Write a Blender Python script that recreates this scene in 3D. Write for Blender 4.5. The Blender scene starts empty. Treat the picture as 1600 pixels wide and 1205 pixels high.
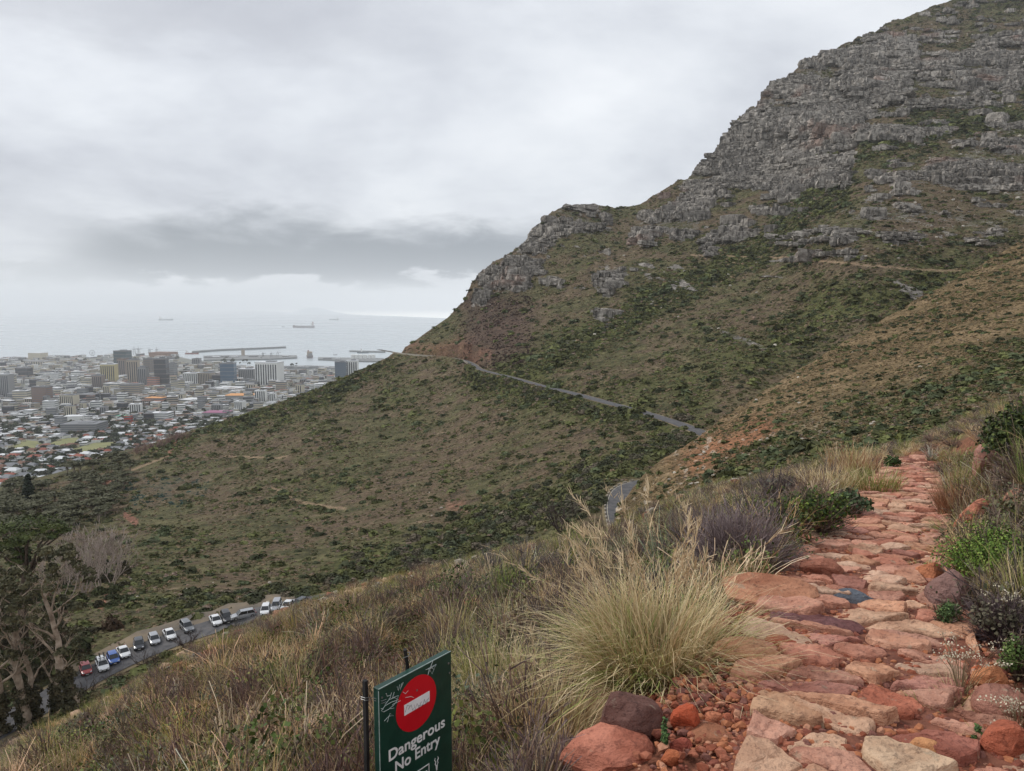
import bpy, bmesh, math, random
import numpy as np
from mathutils import Vector, Matrix
random.seed(7)
rng = np.random.default_rng(11)
S = bpy.context.scene
COL = S.collection

# ------------------------------------------------------------------ camera, sky, sun, exposure
FPX, PITCH, EYE = 1140.0, math.radians(6.15), 1.6
cam_d = bpy.data.cameras.new('camera')
cam_d.sensor_width = 36.0
cam_d.lens = 36.0 * FPX / 1600.0
cam_d.clip_start, cam_d.clip_end = 0.05, 200000.0
cam = bpy.data.objects.new('camera', cam_d)
cam.location = (0, 0, EYE)
cam.rotation_euler = (math.pi / 2 - PITCH, 0, 0)
COL.objects.link(cam)
S.camera = cam

def lin(r, g, b):
    f = lambda c: (c / 255 / 12.92) if c / 255 <= 0.04045 else ((c / 255 + 0.055) / 1.055) ** 2.4
    return (f(r), f(g), f(b), 1.0)

class NT:
    """small wrapper for building node trees"""
    def __init__(self, tree):
        self.t = tree; self.n = tree.nodes; self.l = tree.links
    def node(self, typ, **kw):
        nd = self.n.new(typ)
        ins = kw.pop('ins', {})
        for k, v in kw.items():
            setattr(nd, k, v)
        for k, v in ins.items():
            self.set(nd.inputs[k], v)
        return nd
    def set(self, sock, v):
        if hasattr(v, 'is_linked') or isinstance(v, bpy.types.NodeSocket):
            self.l.new(v, sock)
        else:
            sock.default_value = v
    def math(self, op, a, b=0.0, c=None, clamp=False):
        nd = self.node('ShaderNodeMath', operation=op, use_clamp=clamp)
        self.set(nd.inputs[0], a); self.set(nd.inputs[1], b)
        if c is not None: self.set(nd.inputs[2], c)
        return nd.outputs[0]
    def noise(self, vec, scale, detail=4.0, rough=0.55, dist=0.0):
        nd = self.node('ShaderNodeTexNoise')
        self.l.new(vec, nd.inputs['Vector'])
        self.set(nd.inputs['Scale'], scale); self.set(nd.inputs['Detail'], detail)
        self.set(nd.inputs['Roughness'], rough); self.set(nd.inputs['Distortion'], dist)
        return nd.outputs['Fac']
    def ramp(self, fac, stops, interp='LINEAR'):
        nd = self.node('ShaderNodeValToRGB')
        cr = nd.color_ramp; cr.interpolation = interp
        while len(cr.elements) < len(stops): cr.elements.new(0.5)
        for e, (p, c) in zip(cr.elements, stops):
            e.position = p; e.color = c if len(c) == 4 else (*c, 1)
        self.set(nd.inputs['Fac'], fac)
        return nd.outputs['Color']
    def mix(self, fac, a, b, mode='MIX'):
        nd = self.node('ShaderNodeMix', data_type='RGBA', blend_type=mode)
        self.set(nd.inputs[0], fac); self.set(nd.inputs[6], a); self.set(nd.inputs[7], b)
        return nd.outputs[2]
    def mapr(self, v, a, b, c=0.0, d=1.0, smooth=True):
        nd = self.node('ShaderNodeMapRange', interpolation_type='SMOOTHSTEP' if smooth else 'LINEAR')
        self.set(nd.inputs[0], v); self.set(nd.inputs[1], a); self.set(nd.inputs[2], b)
        self.set(nd.inputs[3], c); self.set(nd.inputs[4], d)
        return nd.outputs[0]
    def attr(self, name, kind='GEOMETRY', out='Fac'):
        nd = self.node('ShaderNodeAttribute', attribute_name=name, attribute_type=kind)
        return nd.outputs[out]
    def obj(self):
        return self.node('ShaderNodeTexCoord').outputs['Object']
    def scaled(self, vec, s):
        nd = self.node('ShaderNodeMapping'); self.l.new(vec, nd.inputs[0])
        nd.inputs['Scale'].default_value = s
        return nd.outputs[0]

world = bpy.data.worlds.new('World'); S.world = world; world.use_nodes = True
SUN_EL, SUN_ROT = math.radians(42), math.radians(-62)
def build_world():
    w = NT(world.node_tree); w.n.clear()
    out = w.node('ShaderNodeOutputWorld')
    sky = w.node('ShaderNodeTexSky', sky_type='NISHITA', sun_disc=False, sun_elevation=SUN_EL, sun_rotation=SUN_ROT,
                 altitude=400.0, dust_density=3.0)
    skyc = w.mix(1.0, sky.outputs[0], (0.09, 0.09, 0.09, 1), 'MULTIPLY')
    d = w.node('ShaderNodeTexCoord').outputs['Generated']
    sep = w.node('ShaderNodeSeparateXYZ'); w.l.new(d, sep.inputs[0])
    X, Y, Z = sep.outputs
    # project the direction on a flat cloud deck, so that clouds thin out into streaks towards the horizon
    zz = w.math('ADD', w.math('ABSOLUTE', Z), 0.20)
    px = w.math('DIVIDE', X, zz); py = w.math('DIVIDE', Y, zz)
    cmb = w.node('ShaderNodeCombineXYZ'); w.l.new(px, cmb.inputs[0]); w.l.new(py, cmb.inputs[1])
    deck = w.noise(w.scaled(cmb.outputs[0], (0.62, 0.62, 1)), 1.0, 8.0, 0.58, 0.25)
    col = w.ramp(deck, [(0.34, lin(172, 176, 186)), (0.44, lin(197, 201, 209)), (0.53, lin(217, 221, 227)), (0.64, lin(234, 237, 241))])
    # elevation / azimuth as angles
    el = w.math('MULTIPLY', w.math('ARCSINE', Z), 57.2958)
    az = w.math('MULTIPLY', w.math('ARCTAN2', X, Y), 57.2958)
    ae = w.node('ShaderNodeCombineXYZ'); w.l.new(az, ae.inputs[0]); w.l.new(w.math('MULTIPLY', el, 3.2), ae.inputs[1])
    wob = w.math('SUBTRACT', w.noise(ae.outputs[0], 0.16, 6.0, 0.58, 0.3), 0.5)
    wob2 = w.math('SUBTRACT', w.noise(ae.outputs[0], 0.06, 3.0, 0.5, 0.3), 0.5)
    elw = w.math('ADD', w.math('ADD', el, w.math('MULTIPLY', wob, 5.4)), w.math('MULTIPLY', wob2, 3.0))
    # the long grey bank above the sea
    def bank(lo0, lo1, hi0, hi1, a0, a1, a2, a3):
        m = w.math('MULTIPLY', w.mapr(elw, lo0, lo1), w.mapr(elw, hi0, hi1, 1.0, 0.0))
        m = w.math('MULTIPLY', m, w.mapr(w.math('ADD', az, w.math('MULTIPLY', wob2, 14.0)), a0, a1))
        return w.math('MULTIPLY', m, w.mapr(az, a2, a3, 1.0, 0.0))
    b1 = bank(1.9, 2.45, 4.4, 7.6, -34.0, -25.0, -2.0, 40.0)
    col = w.mix(w.math('MULTIPLY', b1, 0.97), col, lin(104, 113, 124))
    b2 = bank(1.2, 2.2, 2.6, 3.4, -75.0, -60.0, -35.0, -22.0)
    col = w.mix(w.math('MULTIPLY', b2, 0.6), col, lin(158, 164, 170))
    # darker deck at the upper left
    b3 = bank(16.0, 19.0, 60.0, 80.0, -85.0, -60.0, -24.0, 2.0)
    col = w.mix(w.math('MULTIPLY', b3, 0.4), col, lin(166, 168, 176))
    # pale clear strip along the horizon, and its bright gap over the bay
    hz = w.mapr(el, 0.2, 2.6, 1.0, 0.0)
    col = w.mix(w.math('MULTIPLY', hz, 0.8), col, lin(234, 239, 241))
    gap = w.math('MULTIPLY', w.mapr(el, -0.42, 0.05, 1.0, 0.0), w.math('MULTIPLY', w.mapr(az, -24.0, -17.0), w.mapr(az, -3.0, 4.0, 1.0, 0.0)))
    col = w.mix(gap, col, (1.25, 1.27, 1.24, 1))
    cover = w.mix(0.93, skyc, col)
    bg = w.node('ShaderNodeBackground'); w.l.new(cover, bg.inputs[0]); bg.inputs[1].default_value = 1.0
    w.l.new(bg.outputs[0], out.inputs[0])
build_world()
sun_d = bpy.data.lights.new('sun', 'SUN'); sun_d.energy = 1.5; sun_d.angle = math.radians(12); sun_d.color = (1.0, 0.955, 0.89)
sun = bpy.data.objects.new('sun', sun_d); COL.objects.link(sun)
_az = -SUN_ROT
sun_dir = Vector((math.sin(SUN_ROT) * math.cos(SUN_EL), math.cos(SUN_ROT) * math.cos(SUN_EL), math.sin(SUN_EL)))
sun.rotation_euler = sun_dir.to_track_quat('Z', 'Y').to_euler()
S.view_settings.view_transform = 'Standard'; S.view_settings.look = 'None'
S.view_settings.exposure = 0.28; S.view_settings.gamma = 1.0; S.view_settings.use_curve_mapping = False
S.render.engine = 'CYCLES'
S.cycles.max_bounces = 5; S.cycles.diffuse_bounces = 3; S.cycles.glossy_bounces = 2; S.cycles.transmission_bounces = 2
S.cycles.transparent_max_bounces = 4; S.cycles.volume_bounces = 1
S.cycles.use_denoising = True

# ------------------------------------------------------------------ geometry of the view and noise
FWD = np.array([0, math.cos(PITCH), -math.sin(PITCH)]); UP = np.array([0, math.sin(PITCH), math.cos(PITCH)])
RIGHT = np.array([1.0, 0, 0]); EYEV = np.array([0, 0, EYE])
def ray(u, v):
    u = np.asarray(u, float)[..., None]; v = np.asarray(v, float)[..., None]
    return FWD + RIGHT * (u - 800) / FPX + UP * (602.5 - v) / FPX
def at(u, v, d):
    return EYEV + ray(u, v) * np.asarray(d, float)[..., None]
def depth_for_z(u, v, z):
    r = ray(u, v)[..., 2]
    return (z - EYE) / r
def uv_of(P):
    q = np.asarray(P, float) - EYEV
    dd = q @ FWD
    return 800 + FPX * (q @ RIGHT) / dd, 602.5 - FPX * (q @ UP) / dd, dd

def hsh(ix, iy, seed=0):
    h = (ix.astype(np.int64) * 374761393 + iy.astype(np.int64) * 668265263 + seed * 974634347) & 0xffffffff
    h = ((h ^ (h >> 13)) * 1274126177) & 0xffffffff
    h = (h ^ (h >> 16)) & 0xffffffff
    return h / 4294967296.0
def vnoise(x, y, seed=0):
    x = np.asarray(x, float); y = np.asarray(y, float)
    ix = np.floor(x); iy = np.floor(y); fx = x - ix; fy = y - iy
    fx = fx * fx * (3 - 2 * fx); fy = fy * fy * (3 - 2 * fy)
    a = hsh(ix, iy, seed); b = hsh(ix + 1, iy, seed); c = hsh(ix, iy + 1, seed); d = hsh(ix + 1, iy + 1, seed)
    return (a * (1 - fx) + b * fx) * (1 - fy) + (c * (1 - fx) + d * fx) * fy
def fbm(x, y, seed=0, oct=4, gain=0.5):
    s = 0; a = 1; t = 0
    for o in range(oct):
        s = s + a * vnoise(x * 2 ** o + 17.3 * o, y * 2 ** o - 9.1 * o, seed + o); t += a; a *= gain
    return s / t            # 0..1
def worley(x, y, seed=0):
    """irregular cells: distance to the nearest seed, gap to the second, cell id hashes, offset from the seed"""
    ix = np.floor(x); iy = np.floor(y); f1 = np.full(x.shape, 9.0); f2 = np.full(x.shape, 9.0); cx = np.zeros_like(x); cy = np.zeros_like(x); ox = np.zeros_like(x); oy = np.zeros_like(x)
    for i in (-1, 0, 1):
        for j in (-1, 0, 1):
            a = ix + i; b = iy + j; dx = a + hsh(a, b, seed) - x; dy = b + hsh(a, b, seed + 1) - y; d = dx * dx + dy * dy
            m = d < f1; f2 = np.where(m, f1, np.minimum(f2, d)); cx = np.where(m, a, cx); cy = np.where(m, b, cy); ox = np.where(m, -dx, ox); oy = np.where(m, -dy, oy); f1 = np.where(m, d, f1)
    return np.sqrt(f2) - np.sqrt(f1), cx, cy, ox, oy
def sstep(a, b, x):
    t = np.clip((x - a) / (b - a), 0, 1)
    return t * t * (3 - 2 * t)
def in_poly(x, y, poly):
    r = np.zeros(np.shape(x), bool)
    n = len(poly)
    for i in range(n):
        x1, y1 = poly[i]; x2, y2 = poly[(i + 1) % n]
        c = (y1 > y) != (y2 > y)
        with np.errstate(divide='ignore', invalid='ignore'):
            r ^= c & (x < (x2 - x1) * (y - y1) / (y2 - y1 if y2 != y1 else 1e-9) + x1)
    return r
def dist_poly(x, y, pts, closed=False):
    """distance to a polyline and the parameter (index + fraction) of the nearest point"""
    best = np.full(np.shape(x), 1e18); par = np.zeros(np.shape(x))
    P = list(pts) + ([pts[0]] if closed else [])
    for i in range(len(P) - 1):
        ax, ay = P[i][0], P[i][1]; bx, by = P[i + 1][0], P[i + 1][1]
        L = (bx - ax) ** 2 + (by - ay) ** 2 + 1e-12
        t = np.clip(((x - ax) * (bx - ax) + (y - ay) * (by - ay)) / L, 0, 1)
        d = np.hypot(x - ax - t * (bx - ax), y - ay - t * (by - ay))
        m = d < best
        best = np.where(m, d, best); par = np.where(m, i + t, par)
    return best, par
class TPS:
    """thin plate spline through (u, v) -> value"""
    def __init__(self, pts, lam=1e-3, s=400.0):
        p = np.array(pts, float); self.s = s
        self.c = p[:, :2] / s; n = len(p)
        K = self.k(self.c, self.c) + lam * np.eye(n)
        A = np.zeros((n + 3, n + 3)); A[:n, :n] = K
        A[:n, n] = 1; A[:n, n + 1:] = self.c; A[n, :n] = 1; A[n + 1:, :n] = self.c.T
        self.w = np.linalg.solve(A, np.concatenate([p[:, 2], np.zeros(3)]))
    @staticmethod
    def k(a, b):
        r2 = ((a[:, None, :] - b[None, :, :]) ** 2).sum(-1)
        return 0.5 * r2 * np.log(r2 + 1e-12)
    def __call__(self, u, v):
        sh = np.shape(u); q = np.stack([np.ravel(u), np.ravel(v)], -1) / self.s
        out = np.zeros(len(q)); n = len(self.c)
        for i in range(0, len(q), 60000):
            b = q[i:i + 60000]
            out[i:i + 60000] = self.k(b, self.c) @ self.w[:n] + self.w[n] + b @ self.w[n + 1:]
        return out.reshape(sh)

# ------------------------------------------------------------------ object helpers
def tag(o, label=None, cat=None, group=None, kind=None):
    if label: o['label'] = label
    if cat: o['category'] = cat
    if group: o['group'] = group
    if kind: o['kind'] = kind
    return o
def link(o, parent=None):
    COL.objects.link(o)
    if parent is not None: o.parent = parent
    return o
def empty(name, loc, rz=0.0, label=None, cat=None, group=None):
    o = bpy.data.objects.new(name, None); o.location = loc; o.rotation_euler = (0, 0, rz); o.empty_display_size = 0.2
    link(o); tag(o, label, cat, group)
    return o
def np_mesh(name, V, F, mat=None, smooth=False, attrs=None):
    """V (n,3); F (m,k) int array or list of such arrays with different k"""
    V = np.asarray(V, np.float32); Fs = F if isinstance(F, list) and isinstance(F[0], np.ndarray) else [np.array(F)]
    Fs = [np.asarray(f, np.int32) for f in Fs if len(f)]
    me = bpy.data.meshes.new(name)
    me.vertices.add(len(V)); me.vertices.foreach_set('co', V.ravel())
    nl = sum(f.size for f in Fs); nf = sum(len(f) for f in Fs)
    me.loops.add(nl); me.polygons.add(nf)
    me.loops.foreach_set('vertex_index', np.concatenate([f.ravel() for f in Fs]))
    st = np.concatenate([np.full(len(f), f.shape[1]) for f in Fs]); starts = np.concatenate([[0], np.cumsum(st)[:-1]])
    me.polygons.foreach_set('loop_start', starts.astype(np.int32))
    if smooth: me.polygons.foreach_set('use_smooth', np.ones(nf, bool))
    else: me.polygons.foreach_set('use_smooth', np.zeros(nf, bool))
    for k, a in (attrs or {}).items():
        a = np.asarray(a, np.float32)
        if a.ndim == 1:
            me.attributes.new(k, 'FLOAT', 'POINT').data.foreach_set('value', a)
        else:
            me.attributes.new(k, 'FLOAT_COLOR', 'POINT').data.foreach_set('color', np.concatenate([a[:, :3], np.ones((len(a), 1), np.float32)], 1).ravel())
    me.update(calc_edges=True); me.validate()
    if mat is not None:
        for m in (mat if isinstance(mat, list) else [mat]): me.materials.append(m)
    return me
def np_obj(name, V, F, mat=None, parent=None, smooth=False, attrs=None):
    o = bpy.data.objects.new(name, np_mesh(name, V, F, mat, smooth, attrs))
    return link(o, parent)
def grid_faces(m, n, flip=False):
    i = np.arange(m - 1)[:, None] * n + np.arange(n - 1)[None, :]
    f = np.stack([i, i + 1, i + n + 1, i + n], -1).reshape(-1, 4)
    return f[:, ::-1] if flip else f
class MB:
    """collects verts and faces of several shapes into ONE mesh"""
    def __init__(self): self.v = []; self.f = []
    def add(self, vs, fs):
        b = len(self.v); self.v += [tuple(x) for x in vs]; self.f += [tuple(i + b for i in f) for f in fs]; return self
    def box(self, c, s, M=None, taper=1.0):
        x, y, z = s[0] / 2, s[1] / 2, s[2] / 2
        vs = [(-x, -y, -z), (x, -y, -z), (x, y, -z), (-x, y, -z), (-x * taper, -y * taper, z), (x * taper, -y * taper, z), (x * taper, y * taper, z), (-x * taper, y * taper, z)]
        vs = [Vector(p) for p in vs]
        if M is not None: vs = [M @ p for p in vs]
        vs = [p + Vector(c) for p in vs]
        return self.add(vs, [(3, 2, 1, 0), (4, 5, 6, 7), (0, 1, 5, 4), (1, 2, 6, 5), (2, 3, 7, 6), (3, 0, 4, 7)])
    def tube(self, pts, rad, n=6, cap=True):
        pts = [Vector(p) for p in pts]; rad = [rad] * len(pts) if not hasattr(rad, '__len__') else rad
        vs = []; fs = []
        for i, p in enumerate(pts):
            t = (pts[min(i + 1, len(pts) - 1)] - pts[max(i - 1, 0)]).normalized()
            a = t.cross(Vector((0.31, 0.11, 0.94)));
            if a.length < 1e-3: a = t.cross(Vector((1, 0, 0)))
            a.normalize(); b = t.cross(a)
            for k in range(n):
                an = 2 * math.pi * k / n
                vs.append(p + (a * math.cos(an) + b * math.sin(an)) * rad[i])
        for i in range(len(pts) - 1):
            for k in range(n):
                fs.append((i * n + k, i * n + (k + 1) % n, (i + 1) * n + (k + 1) % n, (i + 1) * n + k))
        if cap:
            fs.append(tuple(range(n))[::-1]); fs.append(tuple((len(pts) - 1) * n + k for k in range(n)))
        return self.add(vs, fs)
    def mesh(self, name, mat, smooth=False):
        me = bpy.data.meshes.new(name); me.from_pydata(self.v, [], self.f)
        if smooth: me.polygons.foreach_set('use_smooth', np.ones(len(me.polygons), bool))
        me.update()
        for m in (mat if isinstance(mat, list) else [mat]): me.materials.append(m)
        return me
    def build(self, name, mat, parent=None, smooth=False):
        return link(bpy.data.objects.new(name, self.mesh(name, mat, smooth)), parent)
def copy_tree(o, parent=None):
    c = o.copy(); COL.objects.link(c)
    if parent is not None: c.parent = parent
    for ch in list(o.children): copy_tree(ch, c)
    return c

def new_mat(name, rough=0.9, spec=0.3):
    m = bpy.data.materials.new(name); m.use_nodes = True
    t = NT(m.node_tree); b = t.n['Principled BSDF']
    b.inputs['Roughness'].default_value = rough; b.inputs['Specular IOR Level'].default_value = spec
    return m, t, b
def mottled(name, c0, c1, scale=5.0, rough=0.9, bump=0.0, spec=0.3, detail=4.0, metallic=0.0, bscale=None):
    m, t, b = new_mat(name, rough, spec)
    o = t.obj(); n = t.noise(o, scale, detail)
    t.set(b.inputs['Base Color'], t.ramp(n, [(0.3, c0), (0.7, c1)]))
    b.inputs['Metallic'].default_value = metallic
    if bump:
        bn = t.node('ShaderNodeBump', ins={'Strength': bump, 'Distance': 0.02})
        t.l.new(t.noise(o, bscale or scale * 4, 5.0), bn.inputs['Height']); t.l.new(bn.outputs[0], b.inputs['Normal'])
    return m
# ------------------------------------------------------------------ terrain: mountain and valley
SIL = [(-260, 830), (-120, 800), (0, 768), (100, 742), (180, 712), (225, 700), (270, 684), (330, 665), (400, 641), (450, 624), (500, 606), (560, 580), (600, 561), (620, 552),
       (650, 531), (700, 496), (725, 469), (738, 437), (770, 409), (810, 386), (840, 351), (862, 332), (885, 320), (930, 319), (960, 325), (1000, 319), (1032, 299), (1085, 271),
       (1112, 243), (1140, 204), (1152, 184), (1180, 165), (1230, 119), (1262, 93), (1330, 66), (1390, 36), (1470, 6), (1520, -12), (1600, -55), (1750, -110), (1900, -150), (2100, -190)]
RZ = -44.0
road_px = [(1092, 672), (1060, 662), (1000, 643), (950, 630), (900, 616), (850, 604), (800, 590), (770, 583), (748, 577), (740, 570), (728, 564), (700, 559), (650, 555.5), (622, 552)]
dz_ = lambda u, v, z=RZ: float(depth_for_z(u, v, z))
ctl = [(u, v, dz_(u, v)) for u, v in [(1092, 672), (1000, 643), (900, 616), (800, 590), (741, 573)]] + [
    (622, 552, 720), (680, 545, 680), (725, 469, 800), (740, 437, 830), (885, 320, 930), (840, 351, 900), (960, 325, 960), (1000, 319, 960), (1085, 271, 980), (1150, 185, 1010), (1262, 93, 1100),
    (1400, 35, 1210), (1600, -55, 1400), (1900, -150, 1600), (2100, -190, 1700), (1230, 300, 800), (1000, 385, 770), (1300, 372, 520), (1450, 300, 590), (1600, 355, 490), (1600, 200, 760), (1400, 230, 740),
    (1500, 440, 420), (1250, 500, 430), (1000, 500, 540), (850, 500, 620), (1150, 600, 320), (1350, 560, 330), (1600, 500, 330), (1900, 400, 400), (2100, 500, 380), (1300, 700, 240), (1600, 700, 220), (2100, 800, 230),
    (400, 641, 620), (270, 684, 570), (180, 712, 520), (500, 606, 670), (0, 770, 420), (0, 850, 260), (100, 800, 350), (-120, 800, 400), (-260, 830, 380), (300, 800, 320), (300, 900, 185), (500, 800, 290), (500, 700, 430),
    (700, 700, 380), (700, 800, 245), (600, 890, 178), (750, 870, 180), (880, 790, 195), (900, 720, 265), (470, 938, 155), (300, 983, 128), (200, 1012, 118), (150, 1038, 112), (0, 1150, 95), (0, 1000, 128),
    (0, 920, 180), (-260, 1000, 140), (-260, 1250, 85), (100, 1250, 85), (300, 1120, 108), (500, 1050, 118), (700, 1000, 125), (950, 920, 130), (965, 775, dz_(965, 775, -44.5)), (945, 822, dz_(945, 822, -45.0)), (1100, 780, 190), (1100, 900, 140), (1400, 850, 150), (1800, 1000, 140)]
DEPTH = TPS([(u, v, math.log(d)) for u, v, d in ctl], lam=2e-4)
def deep(u, v): return np.exp(DEPTH(u, v))

def road_line():
    """the contour road as one line in the world: from under the trees past the car park, round the bend, behind the spur and on across the mountain"""
    px = [(-130, 1205, -57.5), (-60, 1172, -57), (0, 1141, -56.5), (60, 1104, -56), (105, 1075, -55.6), (150, 1050, -55.2), (200, 1026, -54.8), (250, 1006, -54.2), (300, 989, -53.5), (350, 974, -52.8), (400, 961, -52), (440, 950, -51.3), (480, 940, -50.5),
          (560, 935, -51.5), (660, 915, -52), (760, 905, -51.5), (860, 880, -49), (950, 868, -47.5), (985, 848, -46.4), (974, 826, -45.6), (966, 803, -45), (966, 783, -44.6), (972, 765, -44.2), (988, 755, -44), (1012, 754, -44), (1060, 748, -44), (1105, 728, -44), (1122, 702, -44), (1110, 682, -44)]
    P = [at(u, v, depth_for_z(u, v, z)) for u, v, z in px]
    P += [at(u, v, depth_for_z(u, v, RZ)) for u, v in road_px[1:]]
    P.append(P[-1] + np.array([-30, 60, 0])); 
    P = np.array(P)
    # resample evenly and smooth
    seg = np.hypot(*np.diff(P[:, :2], axis=0).T); s = np.concatenate([[0], np.cumsum(seg)])
    t = np.arange(0, s[-1], 2.5); Q = np.stack([np.interp(t, s, P[:, k]) for k in range(3)], -1)
    for _ in range(10): Q[1:-1] = 0.25 * Q[:-2] + 0.5 * Q[1:-1] + 0.25 * Q[2:]
    return Q
ROAD = road_line()
ROADC = ROAD[::3]

ROCK = {
    'main': [(1085, 268), (1110, 230), (1150, 175), (1262, 80), (1340, 55), (1400, 42), (1446, 62), (1436, 108), (1392, 150), (1356, 190), (1335, 240), (1312, 296), (1215, 302), (1150, 292), (1100, 345), (1052, 378), (985, 386), (988, 352), (1035, 330)],
    'band': [(1298, 376), (1306, 345), (1350, 322), (1400, 306), (1418, 268), (1500, 232), (1600, 165), (1900, 60), (1900, 330), (1600, 362), (1500, 362), (1420, 376)],
    'upper': [(1340, 190), (1440, 112), (1520, 70), (1600, 30), (1900, -90), (1900, 20), (1600, 140), (1500, 190), (1420, 225), (1340, 262)],
    'nose': [(722, 472), (736, 435), (790, 396), (842, 345), (885, 314), (935, 318), (944, 352), (900, 372), (852, 402), (832, 440), (822, 468), (770, 464)],
    'knob': [(934, 450), (942, 406), (962, 398), (978, 412), (975, 440)],
    'ledge': [(1060, 395), (1110, 372), (1180, 345), (1190, 362), (1120, 400)],
}
def build_mountain():
    NU, NV = 900, 680
    uu = np.concatenate([np.linspace(-260, 560, 250), np.linspace(560, 1620, 860)[1:], np.linspace(1620, 2100, 82)[1:]])
    NU = len(uu)
    top = np.interp(uu, [p[0] for p in SIL], [p[1] for p in SIL])
    rag = (fbm(uu / 9, uu * 0 + 3.3, 5, 4) - 0.5)
    amp = np.interp(uu, [700, 730, 880, 960, 1030, 1090, 1260, 1400, 1480], [1.5, 7, 7, 2.5, 5, 12, 12, 6, 2.5])
    step = (hsh(np.floor(uu / 13 + 2 * vnoise(uu / 40, uu * 0)), uu * 0 + 5, 2) - 0.5)
    top = top + rag * amp + step * amp * 0.55
    bot = np.interp(uu, [-260, 0, 200, 500, 800, 1100, 2100], [1330, 1300, 1200, 1080, 980, 960, 1050])
    w = np.linspace(0, 1, NV) ** 1.3
    U = np.repeat(uu[None, :], NV, 0); Vv = top[None, :] + (bot - top)[None, :] * w[:, None]
    D = deep(U, Vv)
    P = at(U, Vv, D)
    X, Y, Z = P[..., 0], P[..., 1], P[..., 2]
    # ---- rock mask (kept as a material mask and for the displacement)
    wu = (fbm(U / 40, Vv / 40, 21, 5, .62) - 0.5) * 80; wv = (fbm(U / 40, Vv / 40, 31, 5, .62) - 0.5) * 64
    rock = np.zeros_like(U)
    for k, poly in ROCK.items():
        ins = in_poly(U + wu, Vv + wv, poly)
        dd, _ = dist_poly(U + wu, Vv + wv, poly, True)
        sd = np.where(ins, dd, -dd)
        rock = np.maximum(rock, sstep(-6, 10, sd) * (0.88 if k in ('upper',) else 1.0))
    hx = X / 1.0; hz = Z + 0.16 * X + 9 * (fbm(X / 160, Z / 160, 41, 3) - 0.5)
    # vegetated ledges run through the rock
    led = fbm(X / 90, hz / 15, 51, 4)
    upz = in_poly(U + wu * .5, Vv + wv * .5, ROCK['upper']); bdz = in_poly(U, Vv, ROCK['band'])
    led2 = fbm(X / 130, (Z + 0.22 * X) / 21, 53, 3)
    gaps = np.maximum(sstep(0.55, 0.64, led) * np.where(upz, 1.0, np.where(bdz, .8, 0.6)), sstep(0.44, 0.50, led2) * np.where(upz, 1.0, np.where(bdz, .6, .0)))
    rock = rock * (1 - gaps)
    scat = 0.8 * sstep(0.69, 0.74, fbm(X / 26, hz / 9, 61, 4)) * sstep(330, 120, Vv) * sstep(1050, 1300, U) * 0.9
    scat = np.maximum(scat, sstep(0.71, 0.75, fbm(X / 14, hz / 8, 63, 4)) * sstep(600, 480, Vv) * sstep(690, 800, U) * 0.8)
    rock = np.maximum(rock, scat)
    # ---- displacement along the line of sight: broad undulation, gullies, beds, joints
    und = (fbm(X / 70, Y / 70 + Z / 50, 71, 4) - 0.5) * 10 + (fbm(X / 16, Y / 16 + Z / 12, 81, 3) - 0.5) * 2.6
    far = sstep(140, 420, D)
    disp = und * far * (0.75 + 0.5 * sstep(500, 300, Vv))
    # gullies running down the dark nose above the road
    for (gx0, gy0, gx1, gy1, wd, am) in [(830, 470, 752, 560, 9, 9), (780, 470, 700, 550, 6, 5), (905, 470, 800, 585, 8, 4), (1320, 240, 1290, 330, 14, 16), (1340, 190, 1318, 300, 16, 10), (1180, 470, 960, 620, 14, 5), (1480, 430, 1200, 600, 16, 6)]:
        g, _ = dist_poly(U + wu * 0.3, Vv, [(gx0, gy0), (gx1, gy1)])
        disp -= am * np.exp(-(g / wd) ** 2) * 1.0
    # beds and joints: warped, irregular cells of two sizes, tiers that step back upwards, deep cracks
    sx = X * 0.9 + 0.25 * D + 14 * (fbm(X / 30, hz / 30, 91, 3) - 0.5); hw = hz + 4 * (fbm(X / 55, hz / 38, 92, 3) - 0.5)
    g1, cel, lay, ox, oy = worley(sx / 11.0, hw / 14.0, 8)
    h1 = hsh(cel, lay, 9); block = h1 * 13.0 + (hsh(cel, lay, 10) - 0.5) * 13.0 * ox - (hsh(cel, lay, 12) - 0.4) * 8.0 * oy
    g2, c2, l2, ox2, oy2 = worley(sx / 4.6, hw / 5.2, 31)
    h2 = hsh(c2, l2, 32); block += (h2 - 0.5) * 6.0 + (hsh(c2, l2, 33) - 0.5) * 5.0 * ox2
    q2 = sx / 30 + 1.6 * fbm(X / 60, hz / 60, 12, 3); butt = (fbm(q2, hz / 90, 13, 3) - 0.5) * 44
    tw = hw + 3.0 * (fbm(sx / 18, hz / 60, 14, 2) - 0.5); f3 = tw / 24 - np.floor(tw / 24); tk = 0.5 + 0.9 * vnoise(np.floor(tw / 24) * 7.3, sx / 60, 15)
    tmask = sstep(.38, .6, fbm(sx / 45, np.floor(tw / 24) * 5.1, 93, 3)); tier = (f3 ** 1.5 - 0.4) * 13 * tk * tmask; f4 = tw / 7.3 - np.floor(tw / 7.3); tier += (f4 - 0.5) * 1.2 * vnoise(sx / 20, np.floor(tw / 7.3) * 3.1, 16) * 1.6
    ev = fbm(sx / 40, hz / 40, 17, 2)
    joint = (1 - sstep(0.03, 0.16, g1)) * sstep(0.35, 0.62, ev) * (0.4 + h1)
    crk = 1.3 * (1 - sstep(0.01, 0.06, np.abs(fbm(sx / 26, hz / 130, 18, 3) - 0.5))) * sstep(.35, .6, fbm(sx / 30, hz / 30, 94, 2)) + 0.7 * (1 - sstep(0.01, 0.05, np.abs(fbm(sx / 10, hz / 60, 19, 2) - 0.47))) * sstep(.4, .6, fbm(sx / 20, hz / 20, 95, 2))
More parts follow.
